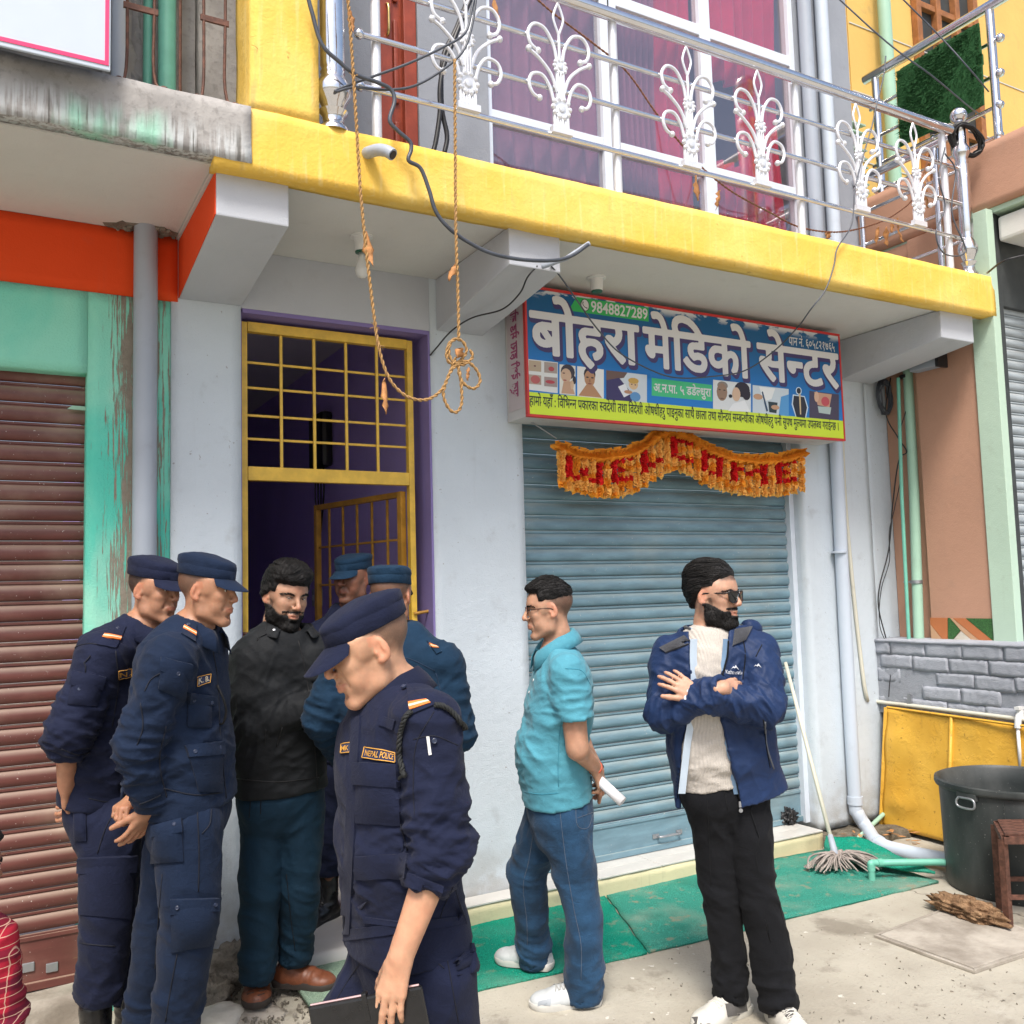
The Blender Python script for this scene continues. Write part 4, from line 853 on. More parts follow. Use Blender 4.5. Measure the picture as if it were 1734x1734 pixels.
def bold(words, r, cell=.0075, gap=.28, pad=.12):   # letters rasterised, thickened by r and traced again: one clean outline
    P, F, Z, wd = deva(words, 0, gap); lo = P.min(0) - pad; n = np.ceil((P.max(0) + pad - lo) / cell).astype(int) + 1; M_ = np.zeros(n, bool)
    for f in F:
        q = (P[list(f)] - lo) / cell
        for k in range(1, len(f) - 1):
            a, b, c = q[0], q[k], q[k + 1]; i0 = np.maximum(np.floor(np.minimum(np.minimum(a, b), c)).astype(int), 0); i1 = np.ceil(np.maximum(np.maximum(a, b), c)).astype(int) + 1
            X, Y = np.meshgrid(np.arange(i0[0], i1[0]), np.arange(i0[1], i1[1]), indexing='ij'); e = lambda u, v: (v[0] - u[0]) * (Y - u[1]) - (v[1] - u[1]) * (X - u[0]); s1, s2, s3 = e(a, b), e(b, c), e(c, a)
            M_[i0[0]:i1[0], i0[1]:i1[1]] |= ((s1 >= 0) & (s2 >= 0) & (s3 >= 0)) | ((s1 <= 0) & (s2 <= 0) & (s3 <= 0))
    R = int(r / cell) + 4; big = 99.0; g = np.where(M_, 0, big)
    for k in range(1, R + 1): g[:, k:] = np.minimum(g[:, k:], np.where(M_[:, :-k], k, big)); g[:, :-k] = np.minimum(g[:, :-k], np.where(M_[:, k:], k, big))
    D = g ** 2
    for k in range(1, R + 1): D[k:] = np.minimum(D[k:], g[:-k] ** 2 + k * k); D[:-k] = np.minimum(D[:-k], g[k:] ** 2 + k * k)
    D = np.sqrt(D) * cell - r; D = (D + .25 * (np.roll(D, 1, 0) + np.roll(D, -1, 0) + np.roll(D, 1, 1) + np.roll(D, -1, 1))) / 2
    S = D < 0; V_, Fc, ids = [], [], {}
    def vid(k, x, y):
        if k not in ids: ids[k] = len(V_); V_.append((lo[0] + x * cell, lo[1] + y * cell))
        return ids[k]
    cnt = S[:-1, :-1].astype(int) + S[1:, :-1] + S[1:, 1:] + S[:-1, 1:]
    for i, j in np.argwhere((cnt > 0) & (cnt < 4)):
        C = [(i, j), (i + 1, j), (i + 1, j + 1), (i, j + 1)]; f = []
        for k in range(4):
            p, q = C[k], C[(k + 1) % 4]
            if S[p]: f.append(vid((p, 0), *p))
            if S[p] != S[q]: t = D[p] / (D[p] - D[q]); f.append(vid((min(p, q), max(p, q)), p[0] + (q[0] - p[0]) * t, p[1] + (q[1] - p[1]) * t))
        if len(f) > 2: Fc.append(tuple(f))
    full = cnt == 4
    for i in range(full.shape[0]):                 # whole cells joined into upright strips
        j = 0; row = full[i]
        while j < len(row):
            if row[j]:
                k = j
                while k < len(row) and row[k]: k += 1
                Fc.append((vid(((i, j), 0), i, j), vid(((i + 1, j), 0), i + 1, j), vid(((i + 1, k), 0), i + 1, k), vid(((i, k), 0), i, k))); j = k
            else: j += 1
    return np.array(V_), Fc, wd
def flat_obj(name, P, F, mat, parent): return link(name, to_mesh(name, P, F), mat, parent)
def print_on(name, words, off, p00, p10, p01, mat, parent, lift=.0015, d=(0, -1, 0), latin=None, head=.61, step=.0002):
    """baseline start, baseline end and headline start, given as points of the surface"""
    if latin is not None: P, F = text_mesh(latin, off); P = P - [P[:, 0].min(), 0]; Z = np.zeros(len(P)); wd = P[:, 0].max(); head = .70
    else: P, F, Z, wd = deva(words, off)
    u, v = (p10 - p00) / wd, (p01 - p00) / head
    Q = p00[None] + P[:, :1] * u[None] + P[:, 1:] * v[None] + (lift + Z * step)[:, None] * np.asarray(d, float)[None]
    return flat_obj(name, Q, F, mat, parent)
YG = 4.03
def sg(px, py, y=YG): return onY(px, py, y)
def flatcol(name, c, rough=.35): return simple(name, c, rough, 0, .04, 3)
sign = empty('shop_sign', (3.56, YG, 2.50), 'long blue shop sign box with white Devanagari lettering above the blue shutter', 'sign')
c0, c1, c2, c3 = sg(888, 485), sg(1425, 567), sg(1425, 742), sg(888, 702)
sx0, sx1, sz0, sz1 = c0[0], (c1[0] + c2[0]) / 2, 2.50, 3.185
MB().box((sx0, YG + .001, sz0), (sx1, YW - .002, sz1)).build('casing', plaster('sign_case_paint', (.62, .60, .58), .1, .2, .5, .6, (.3, .1, .08)), sign, bevel=.004)
for lo, hi in (((sx0 - .004, YG - .006, sz0 - .004), (sx1 + .004, YG + .02, sz0 + .010)), ((sx0 - .004, YG - .006, sz1 - .012), (sx1 + .004, YG + .02, sz1 + .003)), ((sx0 - .004, YG - .0055, sz0 + .0105), (sx0 + .008, YG + .02, sz1 - .0125)), ((sx1 - .008, YG - .0055, sz0 + .0105), (sx1 + .004, YG + .02, sz1 - .0125))):
    MB().box(lo, hi).build('trim', M['red'], sign, bevel=.002)
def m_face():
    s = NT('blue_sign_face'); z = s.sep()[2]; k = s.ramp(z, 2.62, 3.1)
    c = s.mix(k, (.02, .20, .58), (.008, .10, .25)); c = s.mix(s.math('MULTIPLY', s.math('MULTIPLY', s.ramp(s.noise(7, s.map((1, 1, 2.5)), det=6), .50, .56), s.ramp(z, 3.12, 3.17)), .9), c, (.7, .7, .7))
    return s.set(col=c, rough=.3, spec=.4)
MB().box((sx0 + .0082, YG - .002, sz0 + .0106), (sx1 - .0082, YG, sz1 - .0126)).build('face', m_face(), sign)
yz1 = sg(890, 663)[2]
yband = flatcol('lime_print', (.64, .80, .035))
def quad(name, poly, mat, lift, y=YG): return flat_obj(name, np.array([sg(*p) + V(0, -lift, 0) for p in poly]), [tuple(range(len(poly)))], mat, sign)
MB().box((sx0 + .009, YG - .003, sz0 + .0108), (sx1 - .009, YG - .0021, yz1)).build('yellow_band', yband, sign)
white, inkp, ink = flatcol('white_print', (.70, .69, .68)), flatcol('plum_print', (.055, .035, .13)), flatcol('dark_print', (.02, .03, .025))
green = flatcol('green_print', (.035, .42, .10))
# headline: three words, each with its printed drop shadow
tit = [([['बो', 'ह', 'रा']], (900, 602), (1080, 628 - 18), (900, 540)), ([['मे', 'ि', 'ड', 'को']], (1092, 624), (1270, 642), (1092, 566)), ([['से', '^न', 'ट', 'र']], (1285, 638), (1419, 654), (1285, 592))]
zb0, zh0 = sg(985, 607)[2], sg(985, 549)[2]
zb0, zh0 = sg(934, 600)[2], sg(900, 528)[2]
for wds, a, b, h in tit:
    xa, xb = sg(*a)[0], sg(*b)[0]
    for nm, r_, dx, dz, mt, lf in (('lettering_shadow', .060, .010, -.014, inkp, .0032), ('lettering', .030, 0, 0, white, .0044)):
        P_, F_, wd_ = bold(wds, r_); k_ = (xb - xa) / wd_; flat_obj(nm, np.stack([xa + dx + P_[:, 0] * k_, np.full(len(P_), YG - lf), zb0 + dz + P_[:, 1] * (zh0 - zb0) / .622], 1), F_, mt, sign)
quad('green_patch', [(962, 526), (976, 503), (1098, 521), (1098, 545)], green, .0026)
print_on('lettering', None, .018, sg(1000, 528), sg(1096, 541), sg(1000, 509.5), white, sign, .0040, latin='9848827289')
pc = sg(990, 517); a_ = np.linspace(0, 2 * pi, 20, endpoint=False)
flat_obj('phone_badge', np.array([pc + V(cos(t) * .028, -.0040, sin(t) * .034) for t in a_]), [tuple(range(20))], ink, sign); flat_obj('phone_badge', np.array([pc + V(cos(t) * .024, -.0044, sin(t) * .030) for t in a_]), [tuple(range(20))], white, sign)
hs = spline([V(-.012, 0, .016), V(-.015, 0, .004), V(-.004, 0, -.010), V(.012, 0, -.016)], 4); fl = []
MB().tube([pc + q + V(0, -.0047, 0) for q in hs], [.0035, .0025, .0022, .002, .002, .002, .002, .002, .002, .002, .0022, .0025, .0035], 5).build('phone_badge', ink, sign)
print_on('lettering', [['पा', 'न'], ['नं', '.'], list('६०५८२१७६५')], .012, sg(1335, 584), sg(1413, 595), sg(1335, 571), white, sign, .0030)
quad('green_patch', [(1103, 640), (1205, 652), (1206, 680), (1103, 670)], flatcol('mint_print', (.06, .52, .22)), .0026)
print_on('lettering', [['अ', '.', 'न', '.', 'पा', '.'], ['५'], ['ड', 'डे', '^ल', 'धु', 'रा']], .02, sg(1106, 663), sg(1203, 672), sg(1106, 650), white, sign, .0032)
line = ['हा|म~ो', 'य|हाँ', ':', 'ि|व|ि|भ|^न|न', 'प~|का|र|का', '^स|व|दे|शी', 'त|था', 'ि|व|दे|शी', 'औ|ष|धी|ह|रु', 'पा|इ|नु|का', 'सा|थै', 'छा|ला', 'त|था', 'सौ|^न|द|य`', 'स|^म|ब|^न|धी|का', 'औ|ष|धी|ह|रु', 'प|नी', 'सु|प|थ', 'मु|^ल|य|मा', 'उ|प|ल|^ब|ध', 'ग|रा|ई|^न|छ', '।']
print_on('lettering', [x.split('|') for x in line], .012, sg(896, 686), sg(1420, 729), sg(896, 671), ink, sign, .0040)
# printed photographs: flat tiles with plain coloured shapes
def art(shapes):
    for k, (col, poly) in enumerate(shapes):
        if col not in _art: _art[col] = flatcol('photo_print', hexc(col), .35)
        quad('photo_print', poly, _art[col], .0026 + .00025 * k)
_art = {}
def ell(cx, cy, rx, ry, sl=.1, n=14): return [(cx + rx * cos(t), cy + ry * sin(t) + sl * rx * cos(t)) for t in np.linspace(0, 2 * pi, n, endpoint=False)][::-1]
PW = '#dfe0dc'
art([(PW, [(893, 608), (944, 614), (944, 666), (893, 660)]), ('#b9a58a', [(895, 610), (916, 612), (916, 630), (895, 628)]), ('#a99a90', [(921, 613), (943, 615), (943, 633), (921, 631)]), ('#b39b8a', [(895, 634), (916, 636), (916, 652), (895, 650)]), ('#a3928c', [(921, 638), (943, 640), (943, 656), (921, 654)]), ('#b24a4c', ell(933, 625, 5, 4)), ('#b8605c', ell(906, 643, 8, 7)), ('#b5444a', ell(931, 647, 8, 3)), ('#7c5a50', ell(905, 620, 2, 1.5))])
art([('#e3e0d4', [(947, 617), (974, 620), (974, 670), (947, 667)]), ('#3c3438', ell(961, 630, 12, 13)), ('#33292c', ell(972, 644, 3, 7)), ('#cfae90', ell(958, 636, 9, 12)), ('#c79f80', [(954, 646), (966, 646), (973, 668), (950, 666)]), ('#5a3a34', ell(954, 632, 2.2, 1)), ('#a8564c', ell(956, 644, 3, 1.2)), ('#d2b394', ell(968, 652, 3, 8))])
art([('#e6e6e2', [(977, 620), (1022, 626), (1022, 676), (977, 671)]), ('#2c2628', ell(998, 634, 10, 12)), ('#b98a64', ell(998, 641, 9, 14)), ('#b98a64', [(992, 652), (1004, 653), (1019, 674), (979, 670)]), ('#332a28', ell(994, 639, 2.4, 1.2)), ('#332a28', ell(1002.5, 640, 2.4, 1.2)), ('#93564a', ell(998, 650, 3.4, 1.2)), ('#9c7050', ell(998, 645, 1.2, 3))])
art([('#cdd6dc', [(1026, 627), (1095, 635), (1095, 682), (1026, 677)]), ('#6d5348', [(1026, 627), (1062, 631), (1056, 640), (1026, 644)]), ('#3c3260', [(1026, 644), (1048, 640), (1064, 660), (1070, 680), (1026, 677)]), ('#e4e7ea', [(1046, 655), (1058, 650), (1066, 668), (1056, 673)]), ('#d9b98e', ell(1072, 651, 8, 9)), ('#c9a04a', ell(1072, 645, 9, 5)), ('#5a4034', ell(1069, 651, 1.4, 1)), ('#5a4034', ell(1075, 652, 1.4, 1)), ('#5f93c4', ell(1075, 672, 9, 8)), ('#b98a66', ell(1063, 664, 7, 3))])
art([('#dfe3e4', [(1207, 643), (1271, 650), (1271, 699), (1207, 694)]), ('#8c837a', ell(1223, 653, 9, 7)), ('#9a7c64', ell(1222, 664, 9, 15)), ('#4a3a30', ell(1218, 660, 2, 1)), ('#4a3a30', ell(1226, 661, 2, 1)), ('#6e5044', ell(1222, 675, 3.4, 1)), ('#2d2029', ell(1256, 660, 13, 13)), ('#d8b79a', ell(1246, 668, 7, 12)), ('#2d2029', ell(1263, 668, 7, 10)), ('#eef1f2', [(1240, 684), (1260, 678), (1270, 698), (1232, 696)]), ('#26232b', ell(1236, 671, 3, 3))])
art([('#cfdbe2', [(1274, 652), (1335, 659), (1335, 705), (1274, 700)]), ('#f0f2f0', [(1285, 655), (1312, 658), (1306, 676), (1292, 680)]), ('#c79d7c', ell(1283, 672, 8, 5)), ('#5ba0d8', [(1322, 672), (1335, 668), (1335, 705), (1318, 703)]), ('#2c3c40', [(1300, 680), (1316, 682), (1314, 700), (1302, 698)]), ('#c79d7c', ell(1312, 690, 7, 4)), ('#2f4a68', [(1289, 664), (1291, 663), (1300, 696), (1297, 697)])])
art([('#d9eaf6', ell(1352, 662, 5, 6.5)), ('#d9eaf6', [(1342, 668), (1362, 671), (1368, 690), (1364, 709), (1347, 707), (1340, 685)]), ('#2a2832', ell(1352, 662, 3.6, 5)), ('#2a2832', [(1343.5, 670), (1361, 672.5), (1366, 690), (1362.5, 708), (1348, 706), (1342, 684)]), ('#d8bf94', [(1352, 667), (1355, 667.5), (1356, 702), (1354, 702)])])
art([('#4b4258', [(1370, 662), (1420, 668), (1420, 714), (1370, 709)]), ('#cf9f84', [(1378, 664), (1408, 668), (1404, 690), (1384, 686)]), ('#c9545c', ell(1397, 680, 7, 8)), ('#b8c9c4', [(1384, 688), (1407, 690), (1405, 702), (1386, 699)]), ('#dcb498', ell(1382, 672, 4, 9))])
MB().box((sx0 - .0035, YG + .03, sz0 + .05), (sx0 - .0005, YW - .03, sz1 - .05)).build('side_panel', flatcol('pale_pink_print', (.55, .47, .47)), sign)
pk = flatcol('side_pink_print', (.36, .04, .14))
print_on('side_lettering', [['स्', 'व'], ['दे', 'शी'], ['हा', 'रा'], ['मे', 'ड'], ['बो', 'ह']], .03, V(sx0 - .004, YG + .15, sz0 + .12), V(sx0 - .004, YG + .15, sz1 - .08), V(sx0 - .004, YG + .09, sz0 + .12), pk, sign, .0005, (-1, 0, 0))
for xx in (-1,): MB().tube([sg(862, 690, YW - .03), sg(943, 743, YW - .10)], .0035, 6).build('stay_wire', M['galv'], sign, smooth=True)
# ================================================================ welcome garland
YGL = 4.17
gar = empty('welcome_garland', sg(1155, 850, YGL), 'orange and red crepe welcome garland hanging below the blue sign', 'garland')
tops = [(943, 752), (975, 768), (1015, 772), (1060, 766), (1092, 752), (1108, 736), (1135, 730), (1165, 738), (1200, 760), (1240, 774), (1285, 778), (1325, 775), (1362, 764)]
bots = [(943, 822), (960, 832), (1000, 842), (1035, 846), (1075, 836), (1110, 812), (1140, 798), (1165, 806), (1200, 826), (1245, 838), (1290, 843), (1330, 840), (1364, 832)]
cr_o = fabric('orange_crepe', (1.0, .36, .035), .8, 300, .2, 0, .25); cr_p = fabric('pale_orange_crepe', (1.0, .50, .12), .8, 300, .2, 0, .2); cr_r = fabric('red_crepe', (.68, .014, .016), .75, 300, .2, 0, .2)
def ip(L, x): return np.interp(x, [p[0] for p in L], [p[1] for p in L])
BIT = {'W': ['10001', '10001', '10101', '10101', '11011'], 'E': ['111', '100', '110', '100', '111'], 'L': ['100', '100', '100', '100', '111'], 'C': ['111', '100', '100', '100', '111'], 'O': ['111', '101', '101', '101', '111'], 'M': ['10001', '11011', '10101', '10001', '10001']}
rows = ['', '', '', '', '']
for ch in 'WELCOME':
    for r in range(5): rows[r] += BIT[ch][r] + '0'
rows = ['0' + r for r in rows]; NC = len(rows[0])
def tuft(seed, r, h):                          # a ruffled crepe disc
    rg = np.random.default_rng(seed); n = 16; vv = [(0, 0, h * .5), (0, 0, -h * .5)]; ff = []
    for i in range(n):
        a = 2 * pi * i / n; rr = r * (1 + .10 * rg.normal()); vv.append((cos(a) * rr, sin(a) * rr, h * (.55 * sin(3 * a + seed) + .35 * (1 if i % 2 else -1) + .2 * rg.normal())))
    for i in range(n): ff += [(0, 2 + i, 2 + (i + 1) % n), (1, 2 + (i + 1) % n, 2 + i)]
    m_ = len(vv); vv += [(x * .93, y * .93, z + h * .9) for x, y, z in vv]; ff += [tuple(i + m_ for i in f) for f in ff]
    return to_mesh('tuft', vv, ff)
tm = {}
for nm, mt in (('o', cr_o), ('p', cr_p), ('r', cr_r)): tm[nm] = [tuft(k + ord(nm) * 10, .026, .015) for k in range(5)]; [me.materials.append(mt) for l in [tm[nm]] for me in l]
gl = wloc(gar)
def put(me, p, rot, sc=1.0):
    o = bpy.data.objects.new('tuft', me); COL.objects.link(o); o.parent = gar; o.location = Vector(tuple(p)) - gl; o.rotation_euler = rot; o.scale = (sc,) * 3
for c in range(NC):
    px = 950 + (1356 - 950) * c / (NC - 1); t, b = ip(tops, px) + 11, ip(bots, px)
    P0, P1 = sg(px, t, YGL), sg(px + .025 * (b - t), b, YGL); nrow = 8
    for r in range(nrow):
        q = P0 + (P1 - P0) * (r + .5) / nrow; k = 'r' if r < 5 and rows[r][c] == '1' else random.choice('opp')
        put(random.choice(tm[k]), q + V(random.uniform(-.002, .002), random.uniform(-.006, .006), random.uniform(-.003, .003)), (random.uniform(-.1, .45), random.uniform(-.2, .2), random.uniform(0, 6)), random.uniform(.85, 1.1))
m = MB(); pth = [sg(px, ip(tops, px) + 2, YGL) for px in np.linspace(941, 1364, 60)]
for i in range(150):
    t = i / 149 * 58.9; k = int(t); p = pth[k] + (pth[k + 1] - pth[k]) * (t - k); d = nrm(pth[k + 1] - pth[k]); R_ = random.uniform(.026, .046)
    u = V(0, 1, 0); v = np.cross(d, u); n = 9; vv = [p + d * random.uniform(-.004, .004)]
    for j in range(n): a = 2 * pi * j / n; vv.append(p + d * (.014 * (1 if j % 2 else -1) + random.uniform(-.006, .006)) + R_ * random.uniform(.8, 1.15) * (cos(a) * u + sin(a) * v))
    m.add(vv, [(0, 1 + j, 1 + (j + 1) % n) for j in range(n)])
m.build('fringe', cr_o, gar)['kind'] = 'stuff'
# ================================================================ white sign panel at the upper left
wsn = empty('sign_panel', (-.8, 3.3, 3.41), 'blank white sign panel with a pink border at the upper left corner', 'sign')
wx1, wz0 = onY(187, 120, 3.3)[0], onY(187, 120, 3.3)[2]
MB().box((-2.5, 3.3, wz0), (wx1, 3.312, 5.5)).build('panel', M['sheet_white'], wsn, bevel=.003)
MB().box((-2.5, 3.297, wz0 + .016), (wx1 - .006, 3.2995, wz0 + .030)).build('border', M['pink'], wsn); MB().box((wx1 - .018, 3.297, wz0 + .0302), (wx1 - .006, 3.2995, 5.5)).build('border', M['pink'], wsn)
# ================================================================ lamps, ropes, cables
def holder(p, label, bulb):
    e = empty('bulb_holder', p, label, 'lamp holder'); M_ = MB().lathe(p + V(0, 0, -.075), [(.020, 0), (.030, .004), (.034, .05), (.036, .066), (.05, .068), (.05, .075)], 20).build('cup', M['white_plastic'], e, smooth=True, auto=40)
    MB().lathe(p + V(0, 0, -.079), [(.019, 0), (.029, .001), (.031, .022), (.0302, .0235)], 20).build('paint_ring', M['dark_green_paint'], e, smooth=True, auto=40)
    if bulb:
        b = p + V(0, 0, -.195); s = NT('bulb_glass'); s.set(col=(.75, .75, .72), rough=.12, alpha=.72, spec=.6)
        MB().lathe(b, [(.001, 0), (.016, .003), (.027, .014), (.032, .032), (.030, .05), (.021, .075), (.015, .092), (.014, .116)], 20).build('bulb', s.m, e, smooth=True)
holder(onZ(612, 400, ZC), 'white lamp holder with a bare bulb under the ceiling, left', True); holder(onZ(1010, 470, ZC), 'empty white lamp holder with green rim under the ceiling, above the sign', False)
hp = onZ(1703, 405, 3.86); holder(hp, 'empty lamp holder under the neighbouring balcony, right edge', False)
YC = 3.31
def twist(m, pts, r=.0065):                    # two strands laid together
    L = spline(pts, 14); acc = 0
    T = [0]
    for i in range(1, len(L)): T.append(T[-1] + np.linalg.norm(L[i] - L[i - 1]))
    n = max(2, int(T[-1] / .006)); X = np.interp(np.linspace(0, T[-1], n), T, np.arange(len(L)))
    Q = [L[int(min(x, len(L) - 1.001))] * (1 - x % 1) + L[int(min(x, len(L) - 1.001)) + 1] * (x % 1) if x < len(L) - 1 else L[-1] for x in X]
    for ph in (0, pi):
        out = []
        for i, q in enumerate(Q):
            t = nrm(Q[min(i + 1, n - 1)] - Q[max(i - 1, 0)]); u = nrm(np.cross(t, [0.02, 1, 0.03])); v = np.cross(t, u); a = ph + i * .75; out.append(q + r * .55 * (cos(a) * u + sin(a) * v))
        m.tube(out, r * .62, 5)
    return m
def leaf(parent, p, d, l, w, seed=0):
    rg = np.random.default_rng(seed); d = nrm(d); s = nrm(np.cross(d, [rg.normal() * .3, 1, rg.normal() * .3])); nn_ = np.cross(s, d); n = 9; vv = []; ff = []
    for i in range(n):
        t = i / (n - 1); ww = w * (sin(pi * min(1, t * 1.02 + .02)) ** .8) * (1 + .25 * rg.normal()); cu = .12 * l * sin(t * 3 + seed)
        for j in (-1, -.4, .4, 1): vv.append(p + d * l * t + s * ww * j * .5 + nn_ * (cu * .6 + ww * .35 * abs(j) + .004 * rg.normal()))
    for i in range(n - 1):
        for j in range(3): ff.append((i * 4 + j, i * 4 + j + 1, i * 4 + 5 + j, i * 4 + 4 + j))
    o = link('leaf', to_mesh('leaf', vv, ff, True), M['leaf'], parent); o.modifiers.new('thick', 'SOLIDIFY').thickness = .0025; return o
def R_(L): return [sg(x, y, YC) for x, y in L]
r1 = empty('leaf_rope', sg(605, 300, YC), 'twisted coir rope with dry mango leaves, hanging left and looping to the knot', 'rope')
m = MB(); twist(m, R_([(587, -30), (594, 60), (603, 200), (611, 330), (622, 440), (634, 540), (640, 580), (650, 620), (665, 650), (690, 672), (722, 677), (748, 660), (762, 630), (772, 605)])); m.build('rope', M['rope'], r1, smooth=True)
for px, py in ((635, 553), (645, 585), (598, 130)):
    q = sg(px, py, YC); t = MB()
    for k in range(6): t.tube([q, q + nrm(RNG.normal(size=3)) * .022], .0012, 4)
    t.build('frayed_end', M['rope'], r1)
leaf(r1, sg(620, 390, YC - .01), (.16, 0, -1), .145, .034, 1); leaf(r1, sg(652, 640, YC - .01), (-.02, 0, -1), .145, .026, 2); leaf(r1, sg(592, 15, YC - .01), (.14, 0, -1), .09, .02, 6)
r2 = empty('leaf_rope', sg(772, 300, YC), 'straight coir rope ending in a looped knot in front of the purple doorway', 'rope')
m = MB(); twist(m, R_([(770, 100), (771, 250), (772, 390), (775, 480), (777, 572)]))
twist(m, R_([(777, 572), (762, 580), (756, 600), (762, 615), (778, 612), (790, 595), (783, 578), (768, 575), (760, 592), (766, 612), (784, 618), (800, 605), (796, 592)]))
twist(m, R_([(786, 612), (766, 625), (753, 655), (752, 675), (763, 695), (775, 697), (782, 680), (780, 640), (776, 615), (792, 613), (808, 628), (813, 646), (803, 658), (788, 652), (778, 636), (776, 615)]))
m.build('rope', M['rope'], r2, smooth=True)
leaf(r2, sg(771, 447, YC - .01), (-.42, 0, -1), .082, .024, 3); leaf(r2, sg(783, 590, YC - .015), (-.6, 0, -1), .05, .035, 4); leaf(r2, sg(793, 622, YC - .01), (-.05, 0, -1), .055, .016, 5)
r3 = empty('leaf_rope', onY(1200, 200, YR + .25), 'brown twine with curled dry leaves strung along the balcony behind the railing', 'rope'); yl = YR + .22
def q_(x, y): return onY(x, y, yl)
m = MB(); twist(m, [q_(*p) for p in ((905, -5), (940, 25), (1000, 70), (1060, 120), (1110, 190), (1150, 240), (1190, 285), (1240, 325), (1300, 358), (1355, 385), (1420, 393), (1480, 380), (1520, 360), (1550, 330), (1575, 260))], .005); m.build('twine', M['rope_dark'], r3, smooth=True)
for k, (x, y, dx, l, ww) in enumerate(((838, -10, .1, .13, .03), (1180, 296, -.05, .15, .035), (1218, 322, -.25, .12, .03), (1486, 385, -.15, .11, .03), (1500, 385, .1, .12, .04), (1515, 370, -.3, .10, .03), (1523, 368, .06, .16, .03), (1575, 275, -.15, .16, .05), (1590, 275, -.1, .13, .05), (1560, 300, .3, .2, .04), (1405, 392, -.5, .05, .03))): leaf(r3, q_(x, y), (dx, 0, -1), l, ww, k + 20)
def cable(label, pts, r, mat='cable', cat='cable', name='cable', sm=8): return tag(MB().tube(spline(pts, sm), r, 7).build(name, M[mat], None, smooth=True), label, cat)
cz = [onY(x, y, YF - .06) for x, y in ((515, -30), (528, 20), (545, 75), (575, 105), (600, 125), (640, 140), (662, 152), (668, 172), (660, 203), (672, 220), (694, 240), (696, 255), (692, 272), (712, 285), (726, 320), (738, 358), (760, 386), (790, 408), (830, 428), (880, 439), (935, 441), (968, 433), (996, 414))]
cable('thick dark cable snaking over the yellow edge and down under the balcony', cz, .0085)
MB_ = MB().tube([onY(918, 452, YF + .05), onY(960, 437, YF + .01), onY(998, 412, YF - .03)], .011, 9).build('cable_sleeve', M['pvc_grey'], None, smooth=True); tag(MB_, 'pale grey tube sleeve on the end of the dark cable below the middle beam', 'sleeve')
cable('thin black wire curving from the cable sleeve to the doorway corner', [onY(*p) for p in ((910, 450, 3.47), (893, 470, 3.5), (880, 497, 3.6), (850, 524, 3.8), (800, 538, 4.0), (765, 560, 4.15), (740, 588, 4.22), (728, 602, YW - .005))], .004, 'rubber')
cable('thin grey wire swagging across the blue sign and up to the steel railing', [onY(*p) for p in ((932, 449, 3.46), (950, 470, 3.5), (985, 520, 3.65), (1010, 555, 3.8), (1050, 598, 3.93), (1110, 630, 3.98), (1150, 640, 3.98), (1200, 638, 3.97), (1260, 628, 3.93), (1310, 595, 3.8), (1350, 555, 3.6), (1372, 525, 3.42), (1398, 490, 3.375), (1412, 450, 3.372), (1418, 420, 3.375), (1442, 380, 3.37), (1448, 320, 3.38), (1460, 270, 3.40), (1476, 215, 3.41), (1484, 180, 3.41), (1496, 130, 3.41), (1500, 95, 3.41))], .004)
cable('slack grey wire loop hanging before the left end of the railing', [onY(x, y, YR - .09) for x, y in ((810, -40), (800, 10), (788, 55), (750, 80), (690, 108), (630, 130), (575, 150), (570, 155), (600, 148), (650, 152), (700, 146), (750, 118), (785, 85), (800, 40), (808, -20))], .0055)
tag(MB().tube(spline([onY(x, y, 3.9) for x, y in ((805, -20), (780, 40), (768, 70), (752, 110), (745, 150), (745, 190), (738, 240), (732, 262))], 6), .012, 7).tube(spline([onY(x, y, 3.92) for x, y in ((800, -20), (772, 50), (750, 100), (748, 180), (757, 230), (752, 262))], 6), .012, 7).build('cable_bundle', M['rubber'], None, smooth=True), 'black cable bundle running down the grey pier behind the railing', 'cable')
def coil(name, c, u, v, ru, rv, n, r, mat, label, spread=.02, seed=0):
    rg = np.random.default_rng(seed); w_ = nrm(np.cross(u, v)); pts = []
    for i in range(n * 18):
        a = 2 * pi * i / 18; k = 1 + .07 * sin(a * .37 + seed) + .03 * rg.normal(); pts.append(np.asarray(c) + np.asarray(u, float) * ru * k * cos(a) + np.asarray(v, float) * rv * k * sin(a) + w_ * (spread * (i / (n * 18) - .5) + .004 * rg.normal()))
    return tag(MB().tube(spline(pts, 2), r, 6).build(name, M[mat], None, smooth=True), label, 'cable coil')
ccn = onY(1498, 672, YW - .03); coil('cable_coil', ccn, (1, 0, 0), (0, 0, 1), .058, .118, 7, .006, 'cable', 'oval coil of grey cable hung on the white wall beside the green pipe', .035, 2)
cq = V(5.255, YR - .02, 4.36); coil('cable_coil', cq + V(.01, 0, -.03), nrm(V(.75, -.3, -.25)), nrm(V(.2, .3, -.9)), .105, .085, 14, .006, 'rubber', 'black wire coil slung round the corner post of the steel railing', .06, 4)
cable('twin black wires drooping from the cable coil down to the brick wall', [onY(*p) for p in ((1508, 640, 4.18), (1500, 700, 4.16), (1520, 740, 4.15), (1535, 765, 4.08), (1522, 780, 4.1), (1512, 850, 4.2), (1505, 930, 4.22), (1490, 990, 4.22), (1488, 1030, 4.22), (1500, 1080, 4.22), (1512, 1130, 4.15), (1520, 1185, 4.12))], .0045, 'rubber')
